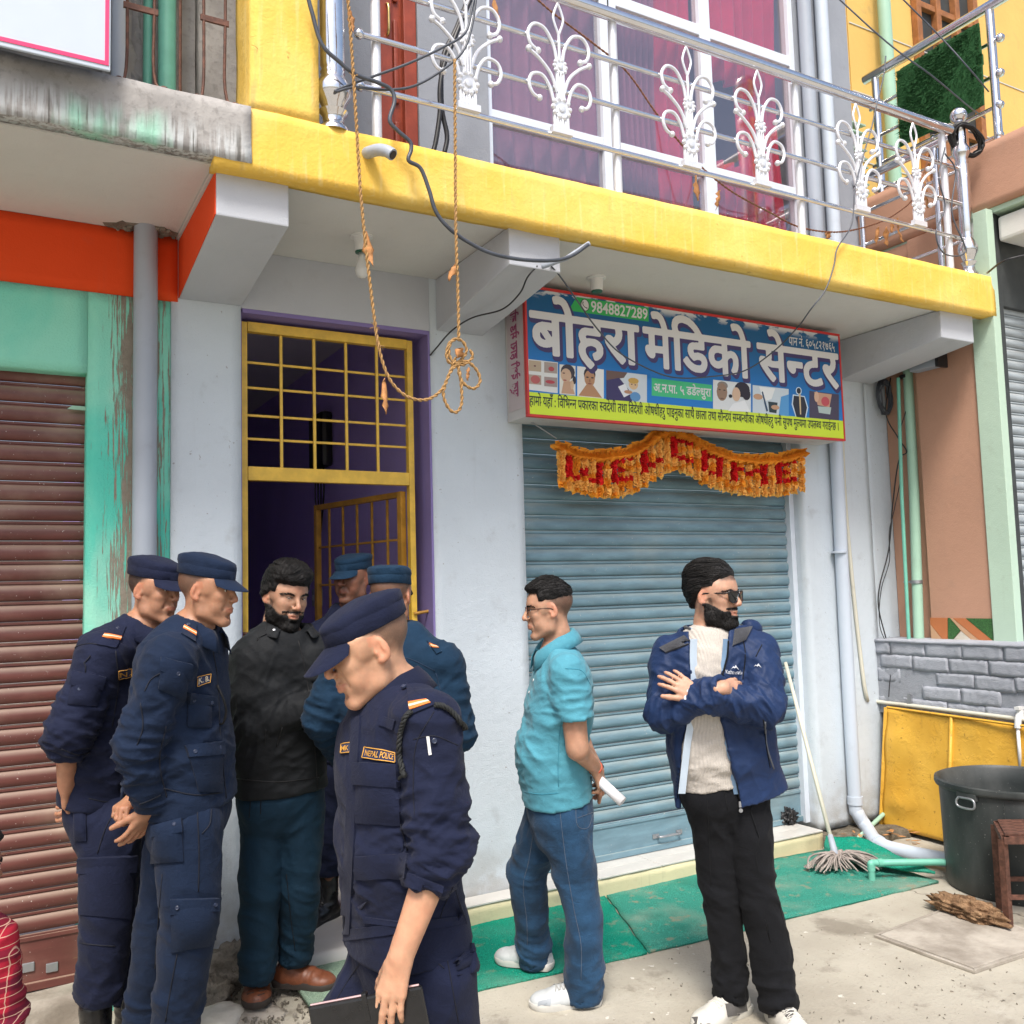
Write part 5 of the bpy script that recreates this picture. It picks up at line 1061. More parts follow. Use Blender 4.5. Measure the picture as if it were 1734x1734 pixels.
cable('thin dark wire beside the twin wires on the white wall', [onY(*p) for p in ((1530, 660, 4.14), (1535, 690, 4.08), (1522, 740, 4.1), (1528, 790, 4.12), (1515, 860, 4.2), (1506, 900, 4.2), (1506, 950, 4.22), (1492, 1000, 4.22), (1490, 1060, 4.22), (1508, 1110, 4.16), (1505, 1180, 4.15))], .003, 'rubber')
tz = onY(1534, 638, 4.09); m = MB()
for k in range(4): m.tube(spline([tz + V(-.03, 0, .02 * k - .02), tz + V(.02, -.04, .02 * k - .03), tz + V(.07, -.02, -.04 - .01 * k), tz + V(.085 + .01 * k, -.03, -.10 - .015 * k)], 4), .006, 6)
m.lathe(tz + V(.01, 0, -.012), [(.05, 0), (.052, .001), (.052, .022), (.05, .023)], 16); tag(m.build('cable_tie', M['rubber'], None, smooth=True, auto=50), 'dark tie and wire ends round the top of the green pipes', 'cable')
eb = onX(1570, 618, 5.38); e = empty('electric_box', eb, 'grey electric box high on the peach wall below the beam', 'electric box')
b1, b2 = onX(1548, 620, 5.38), onX(1598, 600, 5.38); MB().box((5.30, b2[1], 2.98), (5.384, b1[1] - .02, 3.18)).build('casing', M['pvc_grey'], e, bevel=.006); MB().box((5.285, b2[1] - .022, 2.97), (5.384, b2[1] - .001, 3.2)).build('edge', M['black_box'], e)
MB().box((5.296, b2[1] + .02, 3.11), (5.2995, b2[1] + .06, 3.15)).build('window', M['black_box'], e)
for lab, p in (('upper overhead wire crossing to the neighbouring railing', ((1390, -30, 3.5), (1500, 70, 3.3), (1580, 130, 3.2), (1640, 180, 3.35), (1668, 200, 3.5))), ('second overhead wire slanting down to the turf rug railing post', ((1520, -10, 3.4), (1590, 60, 3.3), (1640, 115, 3.2), (1674, 155, 3.25))), ('drooping black wire loop at the right corner of the railing', ((1600, 250, 3.43), (1590, 300, 3.42), (1600, 350, 3.42), (1585, 395, 3.42), (1600, 430, 3.42), (1635, 425, 3.42), (1612, 360, 3.42), (1618, 290, 3.42), (1600, 260, 3.42)))): cable(lab, [onY(*q) for q in p], .0045, 'cable')
cable('short black wire under the neighbouring balcony at the right edge', [onY(*q) for q in ((1672, 462, 3.2), (1700, 442, 3.0), (1745, 430, 2.9))], .006, 'rubber')
# ================================================================ figures: bodies and clothes as blended solids
class SDF:
    def __init__(s, lo, hi, h, fine=None):         # fine: height ranges kept at h, the rest three times coarser
        s.lo = np.asarray(lo, float); s.h = h; n = np.ceil((np.asarray(hi, float) - s.lo) / h).astype(int) + 1
        s.ax = [(s.lo[i] + h * np.arange(n[i])).astype('f') for i in range(3)]
        if fine:
            z, Z = s.lo[2], []
            while z < hi[2] + h: Z.append(z); z += h if any(a < z + h and z < b for a, b in fine) else 4 * h
            s.ax[2] = np.array(Z, 'f'); n[2] = len(Z)
        s.n = n; s.F = np.full(n, .5, 'f')
    def win(s, lo, hi):
        a = [max(0, int(np.searchsorted(s.ax[i], lo[i])) - 1) for i in range(3)]; b = [min(s.n[i], int(np.searchsorted(s.ax[i], hi[i])) + 1) for i in range(3)]
        sl = tuple(slice(a[i], max(a[i], b[i])) for i in range(3))
        return sl, s.ax[0][sl[0]][:, None, None], s.ax[1][sl[1]][None, :, None], s.ax[2][sl[2]][None, None, :]
    def put(s, sl, d, k, sub=False):
        F = s.F[sl]
        if sub: d = -d
        if k > 0:
            hh = np.clip(.5 + .5 * ((F - d) if not sub else (d - F)) / k, 0, 1)
            if not sub: s.F[sl] = F * (1 - hh) + d * hh - k * hh * (1 - hh)
            else: s.F[sl] = F * (1 - hh) + d * hh + k * hh * (1 - hh)
        else: s.F[sl] = np.maximum(F, d) if sub else np.minimum(F, d)
    def cone(s, a, b, ra, rb, k=.01, flat=None, sub=False):
        a, b = np.asarray(a, float), np.asarray(b, float); R = max(ra, rb) * (1 if flat is None else max(1, 1 / flat[1])) + k * 1.2 + 2 * s.h
        sl, x, y, z = s.win(np.minimum(a, b) - R, np.maximum(a, b) + R)
        d = b - a; L2 = max(d @ d, 1e-9); px, py, pz = x - a[0], y - a[1], z - a[2]
        t = np.clip((px * d[0] + py * d[1] + pz * d[2]) / L2, 0, 1)
        qx, qy, qz = px - t * d[0], py - t * d[1], pz - t * d[2]; q2 = qx * qx + qy * qy + qz * qz
        if flat is not None: w_ = nrm(flat[0]); c = qx * w_[0] + qy * w_[1] + qz * w_[2]; q2 = q2 + c * c * (flat[1] ** -2 - 1) if flat[1] < 1 else q2 - c * c * (1 - flat[1] ** -2)
        s.put(sl, np.sqrt(np.maximum(q2, 0)) - (ra + (rb - ra) * t), k, sub)
    def ball(s, c, r, k=.01, sub=False): s.cone(c, np.asarray(c) + V(0, 0, 1e-5), r, r, k, None, sub)
    def ell(s, c, r, A=None, k=.01, sub=False):    # A rows: the three axes
        A = np.eye(3) if A is None else np.asarray(A, float); c = np.asarray(c, float); r = np.asarray(r, float)
        e = np.sqrt(((A * r[:, None]) ** 2).sum(0)) + k * 1.2 + 2 * s.h; sl, x, y, z = s.win(c - e, c + e); p = (x - c[0], y - c[1], z - c[2])
        u = [A[i][0] * p[0] + A[i][1] * p[1] + A[i][2] * p[2] for i in range(3)]
        k0 = np.sqrt(sum((u[i] / r[i]) ** 2 for i in range(3))); k1 = np.sqrt(sum((u[i] / r[i] ** 2) ** 2 for i in range(3)))
        s.put(sl, k0 * (k0 - 1) / np.maximum(k1, 1e-6), k, sub)
    def trunk(s, nodes, S, k=.02, sub=False, grow=0.0, pw=2.3):   # nodes: (point, half width along S, half depth)
        for (a, a1, b1), (b, a2, b2) in zip(nodes[:-1], nodes[1:]):
            a, b = np.asarray(a, float), np.asarray(b, float); d = b - a; L2 = d @ d; ax = d / math.sqrt(L2); F_ = nrm(np.cross(ax, S)); S_ = np.cross(F_, ax)
            R = max(a1, a2, b1, b2) + grow + k + 2 * s.h; sl, x, y, z = s.win(np.minimum(a, b) - R, np.maximum(a, b) + R); px, py, pz = x - a[0], y - a[1], z - a[2]
            tt = (px * d[0] + py * d[1] + pz * d[2]) / L2; t = np.clip(tt, 0, 1); ov = (tt - t) * math.sqrt(L2)
            qs = px * S_[0] + py * S_[1] + pz * S_[2]; qf = px * F_[0] + py * F_[1] + pz * F_[2]
            A_ = a1 + (a2 - a1) * t + grow; B_ = b1 + (b2 - b1) * t + grow
            m = np.minimum(A_, B_); r = ((np.abs(qs) / A_) ** pw + (np.abs(qf) / B_) ** pw + (np.abs(ov) / m) ** pw) ** (1 / pw)
            s.put(sl, (r - 1) * m, k, sub)
    def cut(s, p, n):                              # keep the side away from n
        n = nrm(n); d = (s.ax[0][:, None, None] - p[0]) * n[0] + (s.ax[1][None, :, None] - p[1]) * n[1] + (s.ax[2][None, None, :] - p[2]) * n[2]; s.F = np.maximum(s.F, d.astype('f'))
    def cutcap(s, p, n, R):                        # the same, only within R of p
        p = np.asarray(p, float); sl, x, y, z = s.win(p - R, p + R); n = nrm(n); d = (x - p[0]) * n[0] + (y - p[1]) * n[1] + (z - p[2]) * n[2]; s.F[sl] = np.maximum(s.F[sl], d)
    def sample(s, P):
        q = (np.asarray(P) - s.lo) / s.h; i = np.clip(np.floor(q).astype(int), 0, s.n - 2); f = np.clip(q - i, 0, 1); r = 0
        for dx in (0, 1):
            for dy in (0, 1):
                for dz in (0, 1): r = r + s.F[i[:, 0] + dx, i[:, 1] + dy, i[:, 2] + dz] * (f[:, 0] if dx else 1 - f[:, 0]) * (f[:, 1] if dy else 1 - f[:, 1]) * (f[:, 2] if dz else 1 - f[:, 2])
        return r
    def merge(s, o, k):
        hh = np.clip(.5 + .5 * (s.F - o.F) / k, 0, 1); s.F = s.F * (1 - hh) + o.F * hh - k * hh * (1 - hh)
    def like(s): o = SDF.__new__(SDF); o.lo, o.h, o.n, o.ax = s.lo, s.h, s.n, s.ax; o.F = np.full(s.n, .5, 'f'); return o
    def mesh(s, smooth=1):
        F = s.F; F[0], F[-1], F[:, 0], F[:, -1], F[:, :, 0], F[:, :, -1] = .5, .5, .5, .5, .5, .5
        S = F < 0; c = np.zeros(np.array(S.shape) - 1, 'i1'); O = [(i, j, k) for i in (0, 1) for j in (0, 1) for k in (0, 1)]
        vw = lambda o: tuple(slice(o[i], S.shape[i] - 1 + o[i]) for i in range(3))
        for o in O: c += S[vw(o)]
        act = (c > 0) & (c < 8); I = np.argwhere(act); idx = np.full(c.shape, -1, 'i4'); idx[act] = np.arange(len(I))
        f = {o: F[I[:, 0] + o[0], I[:, 1] + o[1], I[:, 2] + o[2]] for o in O}; pos = np.zeros((len(I), 3)); cnt = np.zeros(len(I))
        for o in O:
            for a in range(3):
                if o[a] == 0:
                    p = list(o); p[a] = 1; p = tuple(p); m = (f[o] < 0) != (f[p] < 0); t = np.where(m, f[o] / np.where(m, f[o] - f[p], 1), 0)
                    q = np.tile(np.array(o, float), (len(I), 1)); q[:, a] = t; pos += q * m[:, None]; cnt += m
        G = I + pos / cnt[:, None]; P = np.stack([np.interp(G[:, i], np.arange(s.n[i]), s.ax[i].astype(float)) for i in range(3)], 1); Q = []
        for a in range(3):
            b, d = (a + 1) % 3, (a + 2) % 3
            lo = [slice(None)] * 3; hi = [slice(None)] * 3; lo[a] = slice(0, -1); hi[a] = slice(1, None)
            E = np.argwhere(S[tuple(lo)] != S[tuple(hi)]); E = E[(E[:, b] > 0) & (E[:, d] > 0) & (E[:, b] < S.shape[b] - 1) & (E[:, d] < S.shape[d] - 1)]
            fl = S[E[:, 0], E[:, 1], E[:, 2]]; v = []
            for ob, od in ((1, 1), (0, 1), (0, 0), (1, 0)):
                e = E.copy(); e[:, b] -= ob; e[:, d] -= od; v.append(idx[e[:, 0], e[:, 1], e[:, 2]])
            q = np.stack(v, 1); q[~fl] = q[~fl][:, ::-1]; Q.append(q)
        Q = np.concatenate(Q); Q = Q[(Q >= 0).all(1)]
        for _ in range(smooth): P = P + .5 * (lap(P, Q) - P)
        return P, Q
def lap(P, Q):
    n = len(P); a = np.concatenate([Q[:, 0], Q[:, 1], Q[:, 2], Q[:, 3]]); b = np.concatenate([Q[:, 1], Q[:, 2], Q[:, 3], Q[:, 0]]); i = np.concatenate([a, b]); j = np.concatenate([b, a])
    w_ = np.bincount(i, minlength=n); return np.stack([np.bincount(i, P[j, k], n) / np.maximum(w_, 1) for k in range(3)], 1)
def vnormals(P, Q):
    fn = np.cross(P[Q[:, 2]] - P[Q[:, 0]], P[Q[:, 3]] - P[Q[:, 1]]); n = len(P); N = np.stack([sum(np.bincount(Q[:, c], fn[:, k], n) for c in range(4)) for k in range(3)], 1)
    return N / (np.linalg.norm(N, axis=1)[:, None] + 1e-12)
def biggest(P, Q):                                 # keep the largest connected shell
    lab = np.arange(len(P))
    for _ in range(400):
        m = lab[Q].min(1); new = lab.copy(); np.minimum.at(new, Q.ravel(), np.repeat(m, 4)); new = new[new]
        if (new == lab).all(): break
        lab = new
    u, c = np.unique(lab[Q[:, 0]], return_counts=True); k = u[c.argmax()]; keep = lab == k; re = np.cumsum(keep) - 1; Q = Q[keep[Q].all(1)]
    return P[keep], re[Q]
def folds(P, Q, fields, base=(.0035, 9)):
    """cloth folds: (centre, reach, direction across the folds, wavelength, depth)"""
    N = vnormals(P, Q); d = base[0] * fbm(P * base[1], 3)
    for n, (c, R, dr, lam, A) in enumerate(fields):
        r = P - np.asarray(c, float); dist = np.linalg.norm(r, axis=1); m = dist < 2.1 * R
        if not m.any(): continue
        p = P[m]; g = np.exp(-(dist[m] / R) ** 2); dr = nrm(dr); t1 = nrm(np.cross(dr, [.31, .2, .93])); t2 = np.cross(dr, t1)
        wv = .35 * lam * noise3(p * 9 + n * 5.1); q = np.stack([(r[m] @ dr + wv) / (lam * 1.5), (r[m] @ t1) / (lam * 4.5), (r[m] @ t2) / (lam * 4.5)], 1) + n * 17.3
        rd = np.clip(1 - 2.6 * np.abs(noise3(q)), 0, 1) ** 1.6; r2 = np.clip(1 - 2.6 * np.abs(noise3(q * 1.9 + 9)), 0, 1) ** 2
        d[m] += 1.5 * A * g * (1.25 * rd + .5 * r2 - .55)
    return P + N * d[:, None]
def smooth_obj(name, P, Q, mat, parent, cols=None):
    me = to_mesh(name, P, Q, True)
    if cols is not None:
        for nm, a in cols.items():
            at_ = me.attributes.new(nm, 'FLOAT_COLOR' if np.ndim(a) == 2 else 'FLOAT', 'POINT')
            at_.data.foreach_set('color' if np.ndim(a) == 2 else 'value', np.asarray(a, 'f').ravel())
    return link(name, me, mat, parent)
class Surf:                                        # a finished garment that details can be laid on, aimed by photo pixel
    def __init__(s, P, Q): s.t = BVHTree.FromPolygons([tuple(p) for p in P], [tuple(int(i) for i in q) for q in Q]); s.last = None
    def hit(s, px, py):
        r = nrm(ray(px, py)); h = s.t.ray_cast(Vector(tuple(CAMP)), Vector(tuple(r)))
        if h[0] is not None: return np.array(h[0]), np.array(h[1]) if np.dot(h[1], r) < 0 else -np.array(h[1])
        n = s.t.find_nearest(Vector(tuple(CAMP + r * (s.dref if hasattr(s, 'dref') else 3))))
        return np.array(n[0]), np.array(n[1])
def patch(name, sf, quad, mat, parent, th=.004, n=(9, 9), bulge=0.0, lift=.0015, smooth=True):
    """a thin piece of cloth laid on the garment inside four photo pixels (top left, top right, bottom right, bottom left)"""
    a, b, c, d = [np.asarray(q, float) for q in quad]; nu, nv = n; G = []; B = []
    for i in range(nu):
        for j in range(nv):
            u, v = i / (nu - 1), j / (nv - 1); q = (a * (1 - u) + b * u) * (1 - v) + (d * (1 - u) + c * u) * v; p, nn_ = sf.hit(*q); G.append((p, nn_))
    Pm = np.array([g[0] for g in G]).reshape(nu, nv, 3); Nm = np.array([g[1] for g in G]).reshape(nu, nv, 3)
    for _ in range(2):
        K = Pm.copy(); K[1:-1, 1:-1] = (Pm[:-2, 1:-1] + Pm[2:, 1:-1] + Pm[1:-1, :-2] + Pm[1:-1, 2:]) / 4 * .6 + Pm[1:-1, 1:-1] * .4; Pm = K
    nm_ = nrm(Nm.reshape(-1, 3).mean(0)); Nm = .5 * Nm + .5 * nm_
    U = np.linspace(-1, 1, nu)[:, None, None]; W_ = np.linspace(-1, 1, nv)[None, :, None]
    top = Pm + Nm * (lift + th + bulge * (1 - U ** 4) * (1 - W_ ** 4)); bot = Pm - Nm * .006
    vv = np.concatenate([top.reshape(-1, 3), bot.reshape(-1, 3)]); o = nu * nv; ff = []
    for i in range(nu - 1):
        for j in range(nv - 1): k = i * nv + j; ff += [(k, k + nv, k + nv + 1, k + 1), (o + k, o + k + 1, o + k + nv + 1, o + k + nv)]
    for i in range(nu - 1): k = i * nv; ff.append((k, o + k, o + k + nv, k + nv)); k += nv - 1; ff.append((k, k + nv, o + k + nv, o + k))
    for j in range(nv - 1): k = j; ff.append((k, k + 1, o + k + 1, o + k)); k = (nu - 1) * nv + j; ff.append((k, o + k, o + k + 1, k + 1))
    m = MB(); m.add(vv, ff); return m.build(name, mat, parent, smooth=smooth, auto=38)
def seams(name, sf, lines, mat, parent, r=.0016, off=.0006):
    m = MB()
    for L in lines:
        q = [sf.hit(*p) for p in spline([V(x, y) for x, y in L], 6)]; m.tube([p + n_ * off for p, n_ in q], r, 5)
    o = m.build(name, mat, parent, smooth=True); o['kind'] = 'stuff'; return o
def decal(name, sf, co, fs, o, u, v, mat, parent, lift=.0035):     # flat lettering laid on cloth; o, u, v in photo pixels
    Pn = []
    for x, y in co: p, nn_ = sf.hit(o[0] + u[0] * x + v[0] * y, o[1] + u[1] * x + v[1] * y); Pn.append(p + nn_ * lift)
    return flat_obj(name, np.array(Pn), fs, mat, parent)
def frame(yaw, pitch=0, roll=0):                   # rows: right, forward, up; yaw 0 looks at the camera, +90 to photo right, pitch > 0 looks down
    f = -FH * cos(rad(yaw)) + RH * sin(rad(yaw)); u = V(0, 0, 1); r = np.cross(f, u)
    f2 = f * cos(rad(pitch)) - u * sin(rad(pitch)); u2 = u * cos(rad(pitch)) + f * sin(rad(pitch))
    return np.stack([r * cos(rad(roll)) - u2 * sin(rad(roll)), f2, u2 * cos(rad(roll)) + r * sin(rad(roll))])

# ---------------------------------------------------------------- the head
def head_field(jaw=1.0, nose=1.0, chin=1.0, full=0.0, eye=.0042, lips=1.0, mouth=0.0):
    s = SDF((-.115, -.135, -.19), (.115, .15, .155), .0026); e = s.ell; c = s.cone
    e((0, -.014, .047), (.0755, .096, .084), k=0); e((0, .024, .035), (.066, .068, .07), k=.02)
    e((0, .028, -.030), (.0585 + .006 * full, .058, .080), k=.025)
    for x in (-1, 1):
        c((x * .057 * jaw, -.006, -.030), (x * .050 * jaw, .004, -.072), .016, .016, .022); c((x * .050 * jaw, .006, -.070), (x * .018, .066, -.102), .016, .015, .02)
        s.ball((x * .040, .057, -.012), .021 + .004 * full, .022); c((x * .012, .079, .034), (x * .047, .062, .036), .011, .009, .014)
        s.ball((x * .034, .050, -.052), .022 + .006 * full, .02); e((x * .062, .022, .030), (.014, .03, .035), k=.018)
    e((0, .070, -.100), (.024 * chin, .018, .018), k=.018); e((0, .058, -.066), (.034, .026, .03), k=.016)
    for x in (-1, 1): e((x * .032, .094, .012), (.0165, .017, .0125), k=.012, sub=True)
    for x in (-1, 1):
        s.ball((x * .0315, .0715, .0125), .0145, .004)
        (e((x * .0315, .086, .0115), (.0135, .014, eye), k=.0015, sub=True), s.ball((x * .0315, .0715, .0125), .0112, .001)) if eye > .002 else c((x * .020, .0862, .007), (x * .043, .080, .007), .0012, .0012, .001, sub=True)
    c((0, .084, .026), (0, .098 + .007 * nose, -.015), .0075, .0092, .009); s.ball((0, .0975 + .007 * nose, -.0215), .0112 * nose ** .5, .006)
    for x in (-1, 1): e((x * .0135 * nose, .094, -.0255), (.0085, .0115, .0085), k=.005); e((x * .007, .104, -.0325), (.0038, .0055, .003), k=.002, sub=True); c((x * .020, .088, -.028), (x * .032, .074, -.056), .003, .003, .012, sub=True)
    c((0, .092, -.033), (0, .0895, -.046), .005, .006, .006)
    z0 = -.0535
    for x in (-1, 1):
        c((0, .0935, z0), (x * .012, .0905, z0 + .0015), .0052 * lips, .0048 * lips, .003); c((x * .012, .0905, z0 + .0015), (x * .0245, .080, z0 - .003), .0048 * lips, .0028, .003)
        c((0, .0915, z0 - .0115 - mouth), (x * .012, .089, z0 - .0105 - mouth), .0062 * lips, .0055 * lips, .003); c((x * .012, .089, z0 - .0105 - mouth), (x * .0235, .0795, z0 - .005), .0055 * lips, .003, .003)
        c((0, .0985, z0 - .0055 - mouth / 2), (x * .022, .086, z0 - .0045), .0012 + mouth / 2, .0008, .0015, sub=True)
    e((0, .083, -.083), (.016, .008, .006), k=.008, sub=True)
    for x in (-1, 1):                              # ears
        A = frame_l(x); e((x * .0765, -.012, .004), (.0085, .0195, .0315), A, k=.004); s.ball((x * .0755, -.006, -.021), .0085, .006)
        e((x * .0855, -.009, .006), (.0075, .0125, .0215), A, k=.003, sub=True); c((x * .0765, -.001, -.006), (x * .077, .002, .0), .0048, .0048, .003); e((x * .083, -.016, .006), (.0035, .0035, .014), A, k=.003)
    c((0, -.024, -.04), (0, -.036, -.125), .052, .050, .025)
    return s
def frame_l(x):
    a = rad(18) * x; b = rad(-12)
    A = np.array([[cos(a), -sin(a) * -1, 0], [sin(a) * -1, cos(a), 0], [0, 0, 1.]]); A = np.array([[cos(a), sin(a), 0], [-sin(a), cos(a), 0], [0, 0, 1.]])
    B = np.array([[1, 0, 0], [0, cos(b), sin(b)], [0, -sin(b), cos(b)]]); return B @ A
def ss(a, b, x): t = np.clip((x - a) / (b - a), 0, 1); return t * t * (3 - 2 * t)
HAIR = simple('black_hair', (.009, .0075, .007), .55, 0, .5, 60, .8, .35)
def m_skin(name, col):
    s = NT(name); t = s.attr('mask'); sp = s.n('ShaderNodeSeparateColor'); s.put(sp, 0, t)
    a = s.noise(30, s.obj(), det=5); c = s.mix(s.ramp(a, .3, .75), shade(col, .86), shade(col, 1.12)); c = s.mix(s.math('MULTIPLY', s.ramp(s.noise(7, s.obj(), det=3), .45, .75), .35), c, (col[0] * 1.12, col[1] * .82, col[2] * .74))
    c = s.mix(s.math('MULTIPLY', sp.outputs[0], .7), c, (col[0] * .80, col[1] * .52, col[2] * .52))
    st = s.math('MULTIPLY', sp.outputs[1], s.math('ADD', .86, s.math('MULTIPLY', s.ramp(s.noise(420, s.obj(), det=2), .35, .65), .14)))
    c = s.mix(st, c, (.022, .017, .015)); c = s.mix(sp.outputs[2], c, (col[0] * 1.15, col[1] * .78, col[2] * .72))
    h = s.math('ADD', s.noise(260, s.obj(), det=3), s.math('MULTIPLY', a, .5))
    return s.set(col=c, rough=.50, sss=.15, normal=s.bump(h, .10, .004), spec=.42)
EYE_W, EYE_I, EYE_P = simple('eye_white', (.60, .55, .50), .12, 0, .05), simple('brown_iris', (.06, .025, .012), .08), simple('pupil', (.004, .004, .004), .05)

class Fig:
    def __init__(s, d, label, skin=(.37, .18, .105), h=.0045, group=None):
        s.d = d; s.k = d / FPX; s.h = h; s.label = label; s.skin = m_skin('skin', skin); s.group = group; s.body = []; s.hands = []; s.root = None
    def J(s, px, py, dz=0.0): return at(px, py, s.d + dz)
    def start(s): pass
    def put_head(s, px, py, dz, yaw, pitch=0, roll=0, size=.95, hair=None, beard=None, brow=1.0, gaze=(0, 0), cap=None, fade=.8, stub=0.0, hairline=.075, hf=None, hcol=None, eyes=True, **kw):
        s.hc = s.J(px, py, dz); s.hA = frame(yaw, pitch, roll); s.hs = size; s.hf = hf or head_field(**kw); s.tuck(cap); s.hk = dict(hair=hair, beard=beard, brow=brow, gaze=gaze, cap=cap, fade=fade, stub=stub, hairline=hairline, eyes=eyes)
    def tuck(s, cap):                              # the skull stays inside the cap it wears
        if not cap: return
        x, y, z = s.hf.ax[0][:, None, None], s.hf.ax[1][None, :, None], s.hf.ax[2][None, None, :]; zc = cap.get('z0', .052) + .008
        e = (np.sqrt((x / .0765) ** 2 + ((y + .010) / .0945) ** 2) - 1) * .085 + 0 * z; s.hf.F = np.where(z > zc - .12 * y - .003, np.maximum(s.hf.F, e), s.hf.F); s.hf.F = np.maximum(s.hf.F, z - zc - .040).astype('f')
    def L2W(s, p): return s.hc + (np.asarray(p, float) * s.hs) @ s.hA
    def W2L(s, P): return ((P - s.hc) @ s.hA.T) / s.hs
    def build_body(s, trunk, S, arms, legs, neck_base):
        """one continuous skin: head, neck, trunk, arms, hands and legs"""
        pts = [n[0] for n in trunk] + [p for a in arms for p in a[0]] + [p for l in legs for p in l[0]]; pts += [s.hc + V(0, 0, .16), s.hc + V(.14, .14, -.12), s.hc - V(.14, .14, .12)] + [q for hd in s.hands for q in hd['pts']]
        pts = np.array(pts); D = SDF(pts.min(0) - .16, pts.max(0) + .16, s.h, [(s.hc[2] - .17, 9)] + [(min(p[2] for p in hd['pts']) - .03, max(p[2] for p in hd['pts']) + .05) for hd in s.hands])
        D.trunk(trunk, S, .03)
        for P, R in arms:
            for i in range(len(P) - 1): D.cone(P[i], P[i + 1], R[i], R[i + 1], .015)
        for P, R in legs:
            for i in range(len(P) - 1): D.cone(P[i], P[i + 1], R[i], R[i + 1], .02)
        for hd in s.hands:
            for (a, b, ra, rb, k, fl) in hd['c']: D.cone(a, b, ra, rb, k, fl)
        nb = s.L2W((0, -.031, -.095)); D.cone(nb, neck_base, .053 * s.hs, .057, .02); D.cone(neck_base, trunk[0][0], .062, .07, .03)
        e = .17 * s.hs; sl, x, y, z = D.win(s.hc - e * 1.25, s.hc + e * 1.25); X, Y, Z = np.broadcast_arrays(x, y, z); L = s.W2L(np.stack([X.ravel(), Y.ravel(), Z.ravel()], 1))
        d = s.hf.sample(L) * s.hs; bad = (L < s.hf.lo + .006).any(1) | (L > s.hf.lo + (s.hf.n - 2) * s.hf.h).any(1); d[bad] = .5; D.put(sl, d.reshape(X.shape).astype('f'), .006)
        P, Q = biggest(*D.mesh(1)); L = s.W2L(P); N = vnormals(P, Q); x, y, z = L.T; K = s.hk
        inh = (z > -.16) & (np.abs(x) < .12) & (y > -.13) & (y < .14)
        lip = ss(.0275, .0215, np.abs(x)) * ss(.0095, .006, np.abs(z + .0585 - .05 * x * x / .02)) * ss(.074, .08, y) * inh
        ear = (np.abs(x) > .0772) & (np.abs(z) < .04) & (y < .014) & (y > -.036)
        hl = K['hairline']; edge = .012 * noise3(L * 60) + .004 * noise3(L * 150)
        top = ss(-.012, .02, z - (.028 + np.clip((y - .0) * 1.05, -.10, .2)) + edge)                      # scalp above a slanting line
        side = ss(.005, .05, z - (.012 + y * .9) + edge) * (y < .055)
        fr_ = ss(hl - .012, hl + .006, z + .55 * np.abs(x) ** 1.5 * 0 - .0 + edge * .6)
        hair = np.maximum(side, fr_ * ss(-.02, .0, y)) * ~ear
        hair = np.maximum(hair, ss(-.055, -.01, z) * ss(-.045, -.065, y)) * inh
        hair = hair * K['fade'] * ss(-.085, .015, z)
        bz = ss(.052, .044, np.abs(x)) * 0 + 1
        bd = ss(.004, -.006, z + .050 - .5 * np.clip(.07 - y, 0, .08)) * ss(-.016, .0, y) * (z > -.15); bd = np.maximum(bd, ss(.03, .02, np.abs(x)) * ss(.010, .005, np.abs(z + .0415)) * (y > .07)); bd = bd * (1 - lip)
        bd = np.maximum(bd, ss(.012, .005, np.abs(y - .016)) * (np.abs(x) > .05) * (np.abs(x) < .0725) * (z < .03) * (z > -.08)) * inh
        st = np.clip(np.maximum(hair, bd * K['stub']), 0, 1); red = np.maximum((ear & inh) * .45, ss(.02, .008, np.linalg.norm(L - [0, .112, -.022], axis=1)) * .3)
        lidline = 0
        for sx in (-1, 1):
            if K['eyes']: lidline = np.maximum(lidline, ss(.0042, .0018, np.abs(np.abs(z - .0120 + .1 * np.abs(np.abs(x) - .0315)) - .0048)) * ss(.0165, .012, np.abs(x - sx * .0315)) * (y > .074) * (z > .0125))
        st = np.maximum(st, lidline * .75)
        # knuckles and fingertips a little redder
        s.P, s.Q = P, Q
        o = smooth_obj('person', P, Q, s.skin, None, {'mask': np.stack([lip, st, red, np.ones(len(P))], 1)})
        tag(o, s.label, 'person', s.group); s.root = o; s.bsurf = None
        if K['eyes'] == 1:
            for sx in (-1, 1): s.eye(sx)
        if K['brow']:
            t = BVHTree.FromPolygons([tuple(p) for p in P], [tuple(int(i) for i in q) for q in Q])
            for sx in (-1, 1):
                m = MB()
                for i in range(34):
                    u = i / 33; b = V(sx * (.012 + .038 * u), .085 - .03 * u * u, .0275 + .006 * sin(u * 2.6) - .002 * u + random.uniform(-.003, .003)); p = t.find_nearest(Vector(tuple(s.L2W(b))))
                    if p[0] is None: continue
                    q = np.array(p[0]); n_ = np.array(p[1]); dv = (s.hA[0] * sx * .011 + s.hA[2] * (.005 * (1 - 1.6 * u))) * s.hs; m.tube([q - dv * .3 - n_ * .001, q + dv * .3 + n_ * .0016, q + dv * .8 + n_ * .0006], [.0012 * K['brow'], .0015 * K['brow'], .0005], 4)
                m.build('eyebrow', HAIR, o)
        if K['hair']: s.shell('hair', *K['hair'])
        if K['beard']: s.shell('beard', *K['beard'])
        if K['cap']: s.cap(**K['cap'])
        return o
